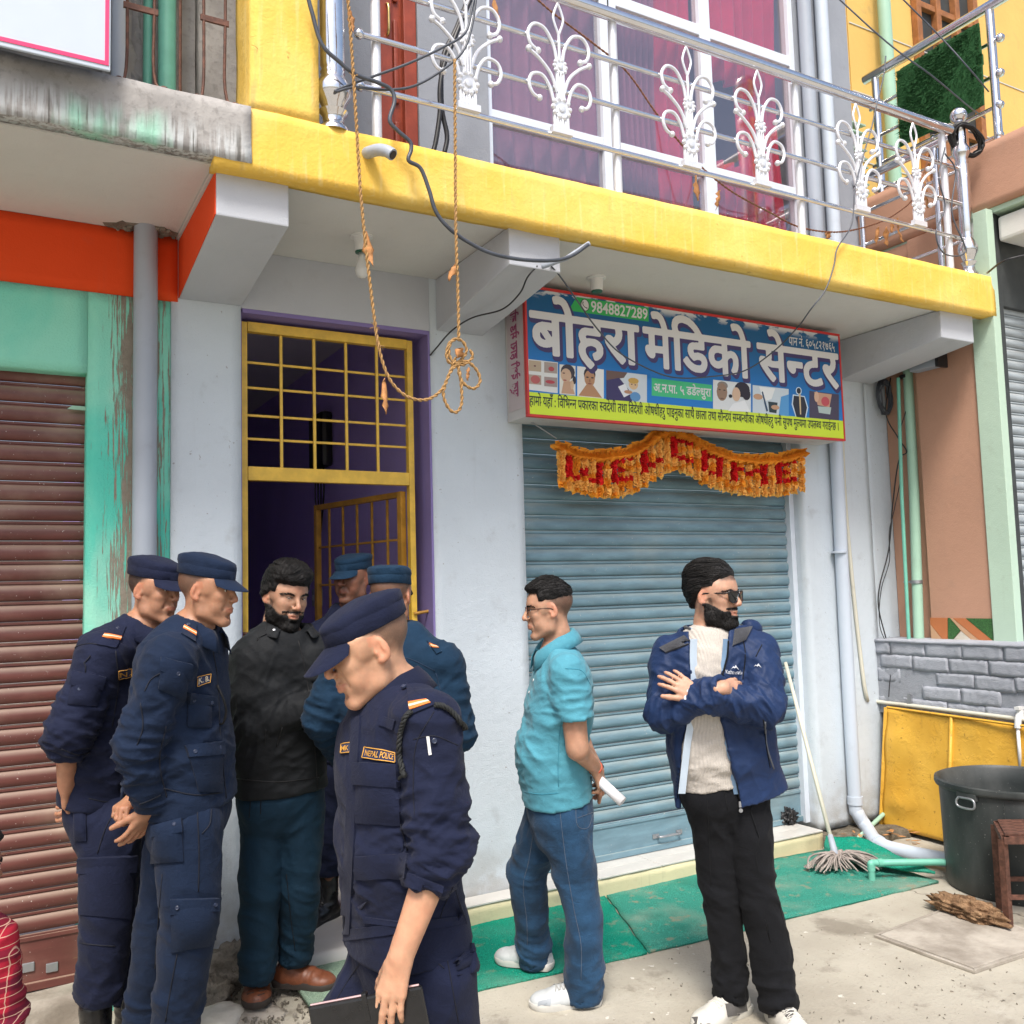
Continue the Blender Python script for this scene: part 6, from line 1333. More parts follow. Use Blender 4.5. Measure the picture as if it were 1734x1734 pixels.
    def eye(s, sx):
        c = s.L2W((sx * .0315, .0715, .0125)); g = s.hk['gaze']; ax = nrm(s.hA[1] + s.hA[0] * g[0] + s.hA[2] * g[1]); r = .0124 * s.hs; u = nrm(np.cross(ax, [0, 0, 1])); v = np.cross(u, ax)
        an = [0, 9, 28, 30] + list(range(42, 181, 14)); n = 18; vv = [c + r * (cos(rad(a)) * ax + sin(rad(a)) * (cos(2 * pi * j / n) * u + sin(2 * pi * j / n) * v)) for a in an for j in range(n)]; ff, mi = [], []
        for i in range(len(an) - 1):
            for j in range(n): ff.append((i * n + j, i * n + (j + 1) % n, (i + 1) * n + (j + 1) % n, (i + 1) * n + j)); mi.append(2 if i == 0 else 1 if i == 1 else 0)
        link('eye', to_mesh('eye', vv, ff, True, mi), [EYE_W, EYE_I, EYE_P], s.root)
    def shell(s, name, thick, region, strand=(40, 40, 12), amp=.003, flow=None, mat=None, h=.0040):
        """hair as a shell over the head: thick(L), region(L) < 0 inside, both in head coordinates"""
        D = SDF((-.125, -.15, -.16), (.125, .16, .19), h); X, Y, Z = np.meshgrid(*D.ax, indexing='ij'); L = np.stack([X.ravel(), Y.ravel(), Z.ravel()], 1).astype(float)
        hf = s.hf.sample(L); out = (L > s.hf.lo + (s.hf.n - 2) * s.hf.h).any(1) | (L < s.hf.lo + .004).any(1); hf[out] = .5
        zt = L[:, 2] > .14; hf[zt] = np.linalg.norm((L[zt] - [0, -.014, .047]), axis=1) - .088
        rg_ = region(L); d = np.maximum(np.maximum(hf - thick(L) * np.clip(.12 - rg_ / (.005 if name == 'beard' else .022), .12, 1), rg_ * .7), -(hf + .006)); D.F = d.reshape(D.F.shape).astype('f')
        P, Q = D.mesh(2)
        if len(Q) == 0: return
        N = vnormals(P, Q); P = P + N * (amp * (noise3(P * np.array(strand)) + .6 * noise3(P * np.array(strand) * 2.3 + 5)))[:, None]
        o = smooth_obj(name, s.L2W(P), Q, mat or HAIR, s.root)
        if flow:
            t = BVHTree.FromPolygons([tuple(p) for p in P], [tuple(int(i) for i in q) for q in Q]); m = MB(); rg = np.random.default_rng(5); c = [i for i in rg.permutation(len(P)) if N[i] @ (P[i] - V(0, -.01, .02)) > 0][:flow[1]]
            for i in c:
                p = P[i]; out = []; ln = flow[2] * rg.uniform(.5, 1.2); lf = rg.uniform(-.0002, .0034)
                for k in range(7):
                    h_ = t.find_nearest(Vector(tuple(p)))
                    if h_[0] is None: break
                    q, n_ = np.array(h_[0]), np.array(h_[1]); out.append(q + n_ * (lf * (1 - abs(k - 3) / 4) + .0004)); d_ = np.asarray(flow[0](q), float) + rg.normal(0, .12, 3); p = q + nrm(d_ - n_ * (d_ @ n_)) * ln / 6
                if len(out) > 4: m.tube(s.L2W(np.array(out)), [(.0006 + .0010 * sin(pi * (k + .5) / len(out))) * flow[3] for k in range(len(out))], 4, cap=False)
            m.build('hair_strands', mat or HAIR, o, smooth=True)['kind'] = 'stuff'
        return o
    def cap(s, col, tilt=0, h=.066, z0=.052, drop=.026, top=0.0, vis=.070, slope=34, wr=.0018):
        h += .011; z0 += .008; drop = -.03
        n = 56; A = np.linspace(0, 2 * pi, n, endpoint=False); rings = [(-.002, .985, .985), (0, 1.01, 1.01), (.031, 1.012, 1.012), (.0325, 1.006, 1.006), (.035, 1.012, 1.012), (h * .72, 1.035 + top, 1.03), (h * .93, 1.02 + top, 1.015), (h, .96 + top, .97), (h * 1.06, .84, .85), (h * 1.13, .5, .5), (h * 1.15, .02, .02)]
        P = []
        for q, sx, sy in rings:
            for a in A:
                x, y = .0805 * sin(a) * sx, -.010 + .1015 * cos(a) * sy; f = cos(a) * min(1, sy); zz = z0 + drop * f * .4 + q * (1 - .14 * f) - .024 * max(0, -f) ** 1.5 * max(0, q / h) ** 1.5 - (.006 * f if q >= h * .9 else 0); P.append((x, y, zz))
        P = np.array(P); P = P + V(0, 0, 1) * (wr * 1.6 * noise3(P * 28))[:, None] * (P[:, 2:] > z0 + .02); r = P - [0, -.010, 0]; r[:, 2] = 0; P = P + r / (np.linalg.norm(r, axis=1)[:, None] + 1e-3) * (wr * 2 * (noise3(P * np.array([24, 24, 60])) + .5 * noise3(P * 55)))[:, None]
        if tilt: c_, s_ = cos(rad(tilt)), sin(rad(tilt)); P = np.stack([P[:, 0], P[:, 1] * c_ - (P[:, 2] - .05) * s_, P[:, 1] * s_ + (P[:, 2] - .05) * c_ + .05], 1)
        m = len(rings); F = [(i * n + j, i * n + (j + 1) % n, (i + 1) * n + (j + 1) % n, (i + 1) * n + j) for i in range(m - 1) for j in range(n)] + [tuple(range((m - 1) * n, m * n))]
        o = link('cap', to_mesh('cap', s.L2W(P), F, True), col, s.root); o.data.set_sharp_from_angle(angle=rad(55)); o.modifiers.new('thick', 'SOLIDIFY').thickness = .003
        vv = []; nu, nv = 22, 7
        for lay in (0, 1):
            for i in range(nu):
                a = rad(-56 + 112 * i / (nu - 1))
                for j in range(nv):
                    t = j / (nv - 1) * 1.14 - .14; ext = vis * (max(.12, cos(a * 1.5)) ** .7) * t; x, y = .0808 * sin(a), -.010 + .1022 * cos(a); z = z0 + drop * cos(a) * .4 - .001
                    x += sin(a) * ext * .35; y += ext * cos(rad(slope)) ; z -= ext * sin(rad(slope)) + .26 * x * x / .08 * t + .003 * lay
                    q = V(x, y, z)
                    if tilt: q = V(q[0], q[1] * c_ - (q[2] - .05) * s_, q[1] * s_ + (q[2] - .05) * c_ + .05)
                    vv.append(s.L2W(q))
        o2 = nu * nv; F = []
        for i in range(nu - 1):
            for j in range(nv - 1): k = i * nv + j; F += [(k, k + nv, k + nv + 1, k + 1), (o2 + k, o2 + k + 1, o2 + k + nv + 1, o2 + k + nv)]
        for i in range(nu - 1): k = i * nv + nv - 1; F.append((k, k + nv, o2 + k + nv, o2 + k)); k = i * nv; F.append((k, o2 + k, o2 + k + nv, k + nv))
        m_ = MB(); m_.add(vv, F); m_.build('visor', col, o, smooth=True, auto=50)
        return o
    def hand(s, w_, d, n, side, curl=(20, 30, 25), spread=6, thumb=(40, 10, 20), sc=1.0, pre=None, curls=None):
        """w_: wrist point, d: towards the knuckles, n: out of the back of the hand, side: +1 thumb towards cross(d, n)"""
        d = nrm(d); n = nrm(n - d * (n @ d)); t = np.cross(d, n) * side; C = []; P = [w_]
        def rotd(v, k, a): return v * cos(rad(a)) + np.cross(k, v) * sin(rad(a)) + k * (k @ v) * (1 - cos(rad(a)))
        W = w_; K = .006 * sc
        for i, x in enumerate((.027, .009, -.009, -.026)):
            C.append((W + d * .012 * sc + t * x * .55 * sc, W + d * (.083 - .006 * abs(i - 1)) * sc + t * x * sc - n * .002, .0155 * sc, .0115 * sc, .010 * sc, None))
        C.append((W - d * .03 * sc, W + d * .02 * sc, .0245 * sc, .026 * sc, .012 * sc, (n, .72)))
        C.append((W + d * .03 * sc + t * .01 * sc - n * .006 * sc, W + d * .06 * sc + t * .0 - n * .006 * sc, .02 * sc, .02 * sc, .01 * sc, (n, .75)))
        for i, (x, l, r) in enumerate(((.028, .072, .0088), (.0095, .080, .0092), (-.0095, .074, .0088), (-.0275, .058, .0078))):
            b = W + d * (.086 - .007 * abs(i - 1)) * sc + t * x * sc; cc = curls[i] if curls else curl; dv = rotd(d, n, -side * spread * (1.0 - i * .7)); ax = np.cross(n, dv); q = b
            for ln, an, rr, r2 in ((.46, cc[0], r, r * .95), (.30, cc[1], r * .95, r * .88), (.24, cc[2], r * .88, r * .78)):
                dv = rotd(dv, nrm(ax), an); e = q + dv * l * ln * sc; C.append((q, e, rr * sc, r2 * sc, .0035 * sc, None)); q = e
            P.append(q)
        b = W + d * .022 * sc + t * .024 * sc - n * .004 * sc; dv = nrm(d * cos(rad(thumb[0])) + t * sin(rad(thumb[0])) - n * sin(rad(thumb[1]))); q = b; ax = nrm(np.cross(t, d) * side)
        for ln, an, rr, r2 in ((.042, 0, .0145, .0115), (.034, thumb[2], .0108, .0102), (.027, thumb[2], .0102, .0082)):
            dv = nrm(rotd(dv, ax, -side * 0) + (d * .4 - n * .25) * (an / 60)); e = q + dv * ln * sc; C.append((q, e, rr * sc, r2 * sc, .006 * sc, None)); q = e
        P.append(q); s.hands.append(dict(c=C, pts=P)); return P
    # ------------------------------------------------------------ clothes
    def top(s, name, nodes, S, sleeves, neck, mat, k=.03, h=.0066, hem=True, fields=(), neckr=.068, extra=None, base=(.004, 9), cuff=None, shrug=.055, ncut=.075, hollow=.016, pw=2.4, vneck=None, nofold=False, slk=.022):
        pts = np.array([n[0] for n in nodes] + [p for P, R in sleeves for p in P]); D = SDF(pts.min(0) - .26, pts.max(0) + .26, h)
        D.trunk(nodes, S, k, pw=pw); fl = list(fields)
        for P, R in sleeves: D.cone(neck[0], P[0], shrug * .75, R[0] * .92, k)
        if extra: extra(D)
        a, b = nodes[-1][0], nodes[-2][0]; ax = nrm(a - b)
        if hem:
            D.cut(a, ax) if hem is True else D.cutcap(a, ax, hem)
            low = [(a + ax * .03, nodes[-1][1], nodes[-1][2]), (a - ax * .05, nodes[-1][1] - .004, nodes[-1][2] - .004)]; D.trunk(low, S, 0, True, -hollow)
        for P, R in sleeves:
            E = D.like(); e = nrm(P[-1] - P[-2])
            for i in range(len(P) - 1): E.cone(P[i], P[i + 1], R[i], R[i + 1], .014)
            E.cutcap(P[-1], e, R[-1] * 2); E.cone(P[-1] - e * .02, P[-1] + e * .05, R[-1] - .013, R[-1] - .010, 0, None, True); D.merge(E, slk)
        nd = nrm(neck[1] - neck[0]); D.cone(neck[0] + nd * .0, neck[1] + nd * .1, neckr, neckr * 1.05, .004, None, True); D.cutcap(neck[0] + nd * ncut, nd, .15)
        if vneck: vneck(D)
        P_, Q = D.mesh(2); P_, Q = biggest(P_, Q)
        for P, R in sleeves:
            for i in range(1, len(P) - 1):
                e = nrm(P[i + 1] - P[i - 1]); fl.append((P[i], R[i] * 1.7, e, .030, .0085)); fl.append((P[i] * .5 + P[i - 1] * .5, R[i] * 1.9, e + .5 * np.cross(e, S), .042, .005))
            e = nrm(P[-1] - P[-2]); fl.append((P[-1] - e * .07, R[-1] * 2.0, e, .028, .005)); fl.append((P[0], R[0] * 1.9, nrm(P[1] - P[0]) + .8 * S, .045, .0055))
        wz = nodes[-2][0]; fl += [(wz, .17, ax + .35 * S, .048, .0065), (nodes[-1][0] - ax * .06, .15, ax - .3 * S, .04, .0055), (nodes[len(nodes) // 2][0], .2, ax + .7 * S, .065, .0045)]
        P_ = folds(P_, Q, [] if nofold else fl, base); o = smooth_obj(name, P_, Q, mat, s.root); sf = Surf(P_, Q); sf.dref = s.d; o_ = o; s.garments = getattr(s, 'garments', []) + [sf]
        return o, sf
    def trousers(s, waist, S, legs, mat, h=.0074, name='trousers', amp=1.0, fields=(), k=.03):
        pts = np.array([n[0] for n in waist] + [p for P, R in legs for p in P]); D = SDF(pts.min(0) - .2, pts.max(0) + .2, h); D.trunk(waist, S, .02)
        D.cut(waist[0][0], waist[0][0] - waist[-1][0]); fl = list(fields)
        for P, R in legs:
            E = D.like(); e = nrm(P[-1] - P[-2])
            for i in range(len(P) - 1): E.cone(P[i], P[i + 1], R[i], R[i + 1], .012)
            E.cutcap(P[-1], e, R[-1] * 1.8); E.cone(P[-1] - e * .04, P[-1] + e * .05, R[-1] - .010, R[-1] - .007, 0, None, True); D.merge(E, k)
            T = np.cross(e, S); w1 = nrm(S + T * random.uniform(-1, 1)); fl += [(P[-1] - e * .07, .10, e + .5 * w1, .040, .009 * amp), (P[1], .11, e + .7 * w1, .05, .008 * amp), (P[1] * .5 + P[-1] * .5, .15, e * .5 + .9 * w1, .075, .006 * amp), (P[1] * .5 + P[-1] * .5 + e * .1, .12, e * .6 - w1, .06, .005 * amp), (P[0] * .6 + P[1] * .4, .16, .35 * e + w1, .075, .006 * amp), (P[0], .13, e * .4 - .9 * w1, .05, .006 * amp)]
        P_, Q = D.mesh(2); P_, Q = biggest(P_, Q); P_ = folds(P_, Q, fl, (.004, 8)); o = smooth_obj(name, P_, Q, mat, s.root); sf = Surf(P_, Q); sf.dref = s.d
        return o, sf
    def collar(s, c, up, fwd, r, mat, parent, hgt=.038, fall=.05, gap=24, tip=.03, lean=.012, th=.004):
        up, fwd = nrm(up), nrm(fwd - up * (nrm(up) @ fwd)); rt = np.cross(fwd, up); n = 40; vv = []; A = [rad(gap + (360 - 2 * gap) * i / (n - 1)) for i in range(n)]
        for a in A:
            rad_ = fwd * cos(a) + rt * sin(a); fr_ = max(0, cos(a)) ** 3; rr = r * (1 + .10 * max(0, cos(a)))
            for k, (dr, dz) in enumerate(((0.0, -.012), (lean * .3, hgt * .6), (lean, hgt * (1 - .35 * fr_)), (lean + .010, hgt * (1 - .35 * fr_) + .002), (lean + .022 + .006 * fr_, hgt * .45 - .008 * fr_), (lean + .034 + .012 * fr_, hgt - fall - tip * fr_))): vv.append(c + rad_ * (rr + dr) + up * (dz - .022 * max(0, cos(a))))
        F = [(i * 6 + k, (i + 1) * 6 + k, (i + 1) * 6 + k + 1, i * 6 + k + 1) for i in range(n - 1) for k in range(5)]
        o = link('collar', to_mesh('collar', vv, F, True), mat, parent); md = o.modifiers.new('thick', 'SOLIDIFY'); md.thickness = th; md.offset = 0; o.data.set_sharp_from_angle(angle=rad(70)); return o
    def shoe(s, ank, toe_dir, mat, sole_mat, L=.275, W=.098, z=0.0, hi=.085, kind='shoe', boot=None, lace=None, lacecol=None, h=.0062, label=None):
        t = nrm(V(toe_dir[0], toe_dir[1], 0)); r = V(t[1], -t[0], 0); u = V(0, 0, 1); heel = V(ank[0], ank[1], z) - t * .075
        def q(a, b, c): return heel + t * (a * L) + r * (b * W) + u * c
        D = SDF(heel - .36, heel + .36 + V(0, 0, (boot or 0)), h)
        D.ell(q(.17, 0, .035), (L * .17, W * .40, .05), np.stack([t, r, u]), .0); D.ell(q(.45, .01, .03), (L * .34, W * .43, .042), np.stack([t, r, u]), .02); D.ell(q(.74, .03, .026), (L * .255, W * .495, .036), np.stack([t, r, u]), .018)
        D.cone(q(.22, 0, .05), q(.24, 0, hi), .040, .041, .02); D.cone(q(.34, 0, .055), q(.62, .01, .042), .036, .03, .02)
        if boot: D.cone(q(.24, 0, hi), q(.22, 0, boot), .046, .056, .02); D.cone(q(.22, 0, boot - .01), q(.22, 0, boot + .06), .046, .046, 0, None, True)
        else: D.cone(q(.22, 0, hi - .012), q(.2, 0, hi + .05), .033, .037, .002, None, True)
        D.cut(heel + u * .014, -u); P, Q = biggest(*D.mesh(2)); P = folds(P, Q, [(q(.62, 0, .05), .05, t, .02, .003)] + ([(q(.24, 0, .12), .08, u, .03, .005)] if boot else []), (.0012, 25))
        o = smooth_obj(kind, P, Q, mat, s.root); 
        if label: o['label'] = label
        pro = [(0, .0), (.02, .26), (.08, .38), (.25, .40), (.42, .40), (.58, .47), (.72, .52), (.86, .46), (.95, .30), (1.0, .04)]; pts = [q(a, b, 0) for a, b in pro] + [q(a, -b + .06 * (a > .4), 0) for a, b in reversed(pro[1:-1])]
        pts = [p for p in spline(pts + [pts[0]], 3)[:-1]]; cc = sum(pts) / len(pts); M_ = MB(); n = len(pts); L_ = [(.975, .0), (1.0, .006), (1.02, .016), (1.015, .026), (.97, .03)]
        vv = [cc + (p - cc) * V(k, k, 1) + u * zz for k, zz in L_ for p in pts]; F = [(i * n + j, i * n + (j + 1) % n, (i + 1) * n + (j + 1) % n, (i + 1) * n + j) for i in range(4) for j in range(n)] + [tuple(range(n))[::-1], tuple(range(4 * n, 5 * n))]
        M_.add(vv, F); M_.build('sole', sole_mat, o, smooth=True, auto=50)
        if lace:
            b = BVHTree.FromPolygons([tuple(p) for p in P], [tuple(int(i) for i in f) for f in Q]); m = MB()
            for i in range(5):
                a = .36 + .06 * i
                for sg_ in (1, -1):
                    pp = []
                    for j in range(7):
                        e = -1 + 2 * j / 6; w0 = q(a + .03 * (e * sg_ + 1) / 2 * 1.6, e * .24, .2); hh = b.ray_cast(Vector(tuple(w0)), Vector((0, 0, -1)))
                        if hh[0] is not None: pp.append(np.array(hh[0]) + V(0, 0, .002))
                    if len(pp) > 2: m.tube(pp, .0026, 5)
            m.build('lace', lacecol or M['white_plastic'], o, smooth=True)
        return o
# ================================================================ the people
NAVY = fabric('navy_uniform_cloth', (.0088, .0125, .035), .85, 900, .4, .04); NAVY2 = fabric('blue_uniform_cloth', (.0072, .0165, .042), .85, 900, .4, .04); NAVY3 = fabric('teal_blue_uniform_cloth', (.0066, .027, .058), .85, 900, .4, .04)
BLACKC = fabric('black_cloth', (.007, .008, .0095), .75, 900, .35, .03); LEATHER = simple('black_leather', (.013, .013, .014), .28, 0, .3, 40, .15); SOLE = simple('black_sole', (.02, .02, .02), .7, 0, .2)
BTN = simple('dark_button', (.03, .04, .075), .3)
def stub_hair(s): pass
# ---- man in the turquoise polo
def man_polo():
    f = Fig(3.72, 'man in turquoise polo shirt and jeans holding rolled paper behind his back', (.46, .255, .165), .0045); J = f.J; S = RH * cos(rad(-82)) * 1.0; B = frame(-84); S = B[0]; FW = B[1]
    f.put_head(929, 1035, 0, -86, 4, 0, .93, jaw=1.05, nose=1.25, lips=.95, fade=.80, stub=.12, hairline=.082, brow=1.1,
        hair=(lambda L: .010 + .014 * ss(.06, .13, L[:, 2]) * ss(-.12, .06, L[:, 1]) + .004 * ss(.05, .09, L[:, 1]), lambda L: np.maximum(.052 - .10 * np.clip(L[:, 1], -.2, .02) - L[:, 2] + .010 * noise3(L * 30), (.082 - L[:, 2]) * (L[:, 1] > .05) - (L[:, 1] <= .05)), (30, 70, 30), .004, (lambda L: (.2 * np.sign(L[0]), 1, -.1 - 6 * max(0, .09 - L[2])), 420, .05, .7)))
    dn, df = -.185, .19
    tr = [(J(948, 1128, 0), .15, .085), (J(948, 1185, 0), .165, .105), (J(936, 1265, 0), .15, .112), (J(943, 1340, 0), .145, .10), (J(943, 1395, 0), .13, .09)]
    LA = [J(962, 1140, dn), J(978, 1268, dn - .02), J(1008, 1300, dn + .10)]; RA = [J(946, 1140, df), J(985, 1262, df + .03), J(1012, 1305, .04)]
    f.hand(LA[2], J(1024, 1338, dn + .13) - LA[2], RH * .85 - FH * .45 + V(0, 0, .2), -1, (38, 40, 25), 4, (30, 35, 15), .98)
    f.hand(RA[2], J(1022, 1338, .10) - RA[2], RH * .9 + FH * .4, 1, (30, 40, 25), 4, (30, 30, 15), .95)
    Lg = [J(958, 1385, -.09), J(982, 1525, -.12), J(984, 1672, -.10)]; Rg = [J(922, 1385, .09), J(897, 1515, .15), J(904, 1612, .22)]
    o = f.build_body(tr, S, [(LA, (.058, .042, .027)), (RA, (.058, .042, .027))], [(Lg, (.06, .045, .036)), (Rg, (.06, .045, .036))], J(942, 1108, 0))
    POLO = fabric('turquoise_jersey', (.080, .30, .385), .75, 1200, .3, .1, .10)
    nd = [(J(950, 1122, 0), .140, .078), (J(950, 1150, 0), .195, .108), (J(946, 1200, 0), .192, .122), (J(934, 1275, 0), .178, .133), (J(944, 1352, 0), .180, .138)]
    sl = [([LA[0], J(975, 1218, dn - .015)], (.071, .070)), ([RA[0], J(968, 1215, df + .01)], (.078, .074))]
    p, sf = f.top('polo_shirt', nd, S, sl, (J(943, 1108, 0), J(935, 1078, 0)), POLO, neckr=.060, fields=[(J(900, 1300, 0), .12, V(0, 0, 1) + .6 * FW, .035, .006), (J(965, 1200, -.1), .10, V(0, 0, 1) - .9 * FW, .035, .007), (J(900, 1250, -.05), .16, V(0, 0, 1) - .7 * FW, .04, .006)], hollow=.010)
    f.collar(J(942, 1092, 0), J(930, 1050, 0) - J(945, 1112, 0), FW - V(0, 0, .35), .066, POLO, p, .036, .054, 16, .024, .008, .004)
    seams('stitching', sf, [[(946, 1332), (945, 1300), (947, 1250), (952, 1215)], [(957, 1132), (985, 1136), (1000, 1160)], [(888, 1341), (915, 1345), (946, 1343)]], fabric('polo_seam', (.04, .25, .34), .8), p, .0014)
    for y in (1150, 1172): c, n_ = sf.hit(896, y); MB().lathe(c, [(.0055, 0), (.0055, .002), (.002, .0025)], 10, n_).build('button', M['white_plastic'], p)
    JEAN = fabric('blue_denim', (.017, .056, .118), .88, 600, .5, .1, .55)
    wn = [(J(944, 1328, 0), .160, .122), (J(946, 1362, 0), .165, .126), (J(946, 1400, 0), .155, .100)]
    t, tf = f.trousers(wn, S, [([J(957, 1392, -.085), J(971, 1472, -.105), J(990, 1552, -.12), J(990, 1640, -.11), J(987, 1690, -.10)], (.095, .083, .067, .073, .072)), ([J(926, 1392, .085), J(892, 1475, .12), J(899, 1550, .16), J(903, 1600, .20), J(906, 1628, .22)], (.094, .077, .071, .069, .068))], JEAN)
    seams('stitching', tf, [[(946, 1350), (951, 1400), (960, 1470), (972, 1540), (984, 1600), (984, 1660)], [(975, 1350), (977, 1396), (995, 1402), (1004, 1380)], [(978, 1385), (1003, 1376)], [(905, 1400), (895, 1460), (886, 1500), (892, 1560), (893, 1600)]], fabric('denim_thread', (.09, .11, .15), .8), t, .0011)
    for (pp, r, e) in ((J(986, 1678, -.10), .0725, J(986, 1685, -.10) - J(980, 1600, -.10)), (J(907, 1618, .22), .0725, V(0, 0, -1))): pass
    WS = simple('white_trainer', (.50, .525, .53), .5, 0, .08, 20, .15); WSO = simple('off_white_sole', (.58, .57, .53), .6, 0, .1)
    a = onZ(985, 1706); sh1 = f.shoe(V(*J(986, 1672, -.10)[:2], 0), -RH - FH * .12, WS, WSO, L=.285, W=.108, hi=.085, lace=True, lacecol=simple('grey_lace', (.4, .4, .38), .7))
    sh2 = f.shoe(V(*J(908, 1612, .22)[:2], 0), -RH * .9 + FH * .40, WS, WSO, L=.27, W=.105, z=.02, hi=.085)
    sb = Surf(*mesh_np(sh1)); sb.dref = 3.6
    for q in ([(1006, 1688), (1024, 1692), (1027, 1712), (1010, 1704)], [(912, 1696), (934, 1690), (930, 1712), (908, 1716)]): patch('overlay', sb, q, simple('pale_grey_overlay', (.34, .37, .40), .5), sh1, .002, (6, 6))
    ds = simple('grey_trim', (.10, .11, .14), .6)
    sfs = [Surf(*mesh_np(sh1))]; seams('trim', sfs[0], [[(985, 1716), (1005, 1712), (1018, 1700)], [(945, 1706), (975, 1700), (1000, 1690)]] + [[(947 + 5 * k, 1706), (950 + 5 * k, 1698)] for k in range(5)], ds, sh1, .0018)
    # spectacles
    m = MB(); fr_ = simple('thin_dark_frame', (.06, .03, .025), .3, .5); q = lambda x, y, z: f.L2W((x, y, z))
    for sx in (-1, 1):
        lp = [q(sx * (.033 + .020 * cos(a)), .0965 - .006 * abs(cos(a)) * (sx * cos(a) > 0), .010 + .0155 * (abs(sin(a)) ** .7 * (1 if sin(a) > 0 else -1))) for a in np.linspace(0, 2 * pi, 22)]; m.tube(lp, .0018, 5); m.tube(spline([q(sx * .053, .092, .014), q(sx * .069, .06, .016), q(sx * .079, .01, .016), q(sx * .080, -.012, .008)], 4), .0017, 5)
    m.tube(spline([q(-.013, .0975, .014), q(0, .1, .016), q(.013, .0975, .014)], 4), .0012, 5); g = m.build('spectacles', fr_, o, smooth=True)
    # watch strap, bracelet, rolled paper, phone
    w0, w1 = LA[1] * .12 + LA[2] * .88, LA[2]; dd = nrm(w1 - LA[1]); m = MB()
    MB().lathe(RA[2] - nrm(RA[2] - RA[1]) * .015, [(.030, -.007), (.032, -.004), (.032, .004), (.030, .007)], 18, nrm(RA[2] - RA[1])).build('wrist_strap', BLACKC, o, smooth=True)
    MB().lathe(LA[2] + dd * .0, [(.029, -.006), (.0305, -.003), (.0305, .003), (.029, .006)], 18, dd).build('bracelet', simple('salmon_thread', (.55, .12, .07), .8), o, smooth=True)
    a, b = J(1020, 1326, dn + .10), J(1048, 1352, dn + .06); dx = nrm(b - a); u = nrm(np.cross(dx, [0, 0, 1])); v = np.cross(dx, u); PA = simple('white_paper', (.70, .70, .72), .7, 0, .04); vv = []; n = 44
    for i in range(n):
        an = 4.4 * pi * i / n; r = .018 + .0032 * i / n; vv += [a - dx * .04 + r * (cos(an) * u + sin(an) * v), b + dx * .02 + r * (cos(an) * u + sin(an) * v)]
    pr = link('rolled_paper', to_mesh('rolled_paper', vv, [(2 * i, 2 * i + 2, 2 * i + 3, 2 * i + 1) for i in range(n - 1)], True), PA); pr.modifiers.new('thick', 'SOLIDIFY').thickness = .0006; tag(pr, 'rolled sheets of white paper held behind the back of the man in turquoise', 'paper')
    pc = tf.hit(992, 1338); MB().obox(pc[0] + pc[1] * .004 + V(0, 0, .012), nrm(np.cross(pc[1], [0, 0, 1])) * .036, pc[1] * .005, V(0, 0, .03)).build('phone', M['black_box'], None, bevel=.003)
    tag(bpy.data.objects[sorted(k for k in bpy.data.objects.keys() if k.startswith('phone') and not k.startswith('phone_badge'))[-1]], 'phone sticking out of the back pocket of the blue jeans', 'phone')
    return f
def mesh_np(o):
    me = o.data; co = np.empty(len(me.vertices) * 3, 'f'); me.vertices.foreach_get('co', co); p = wloc(o); return co.reshape(-1, 3) + np.array(p), [tuple(f.vertices) for f in me.polygons]
import time as _t; _t0 = _t.time()
man_polo(); print('polo', _t.time() - _t0)
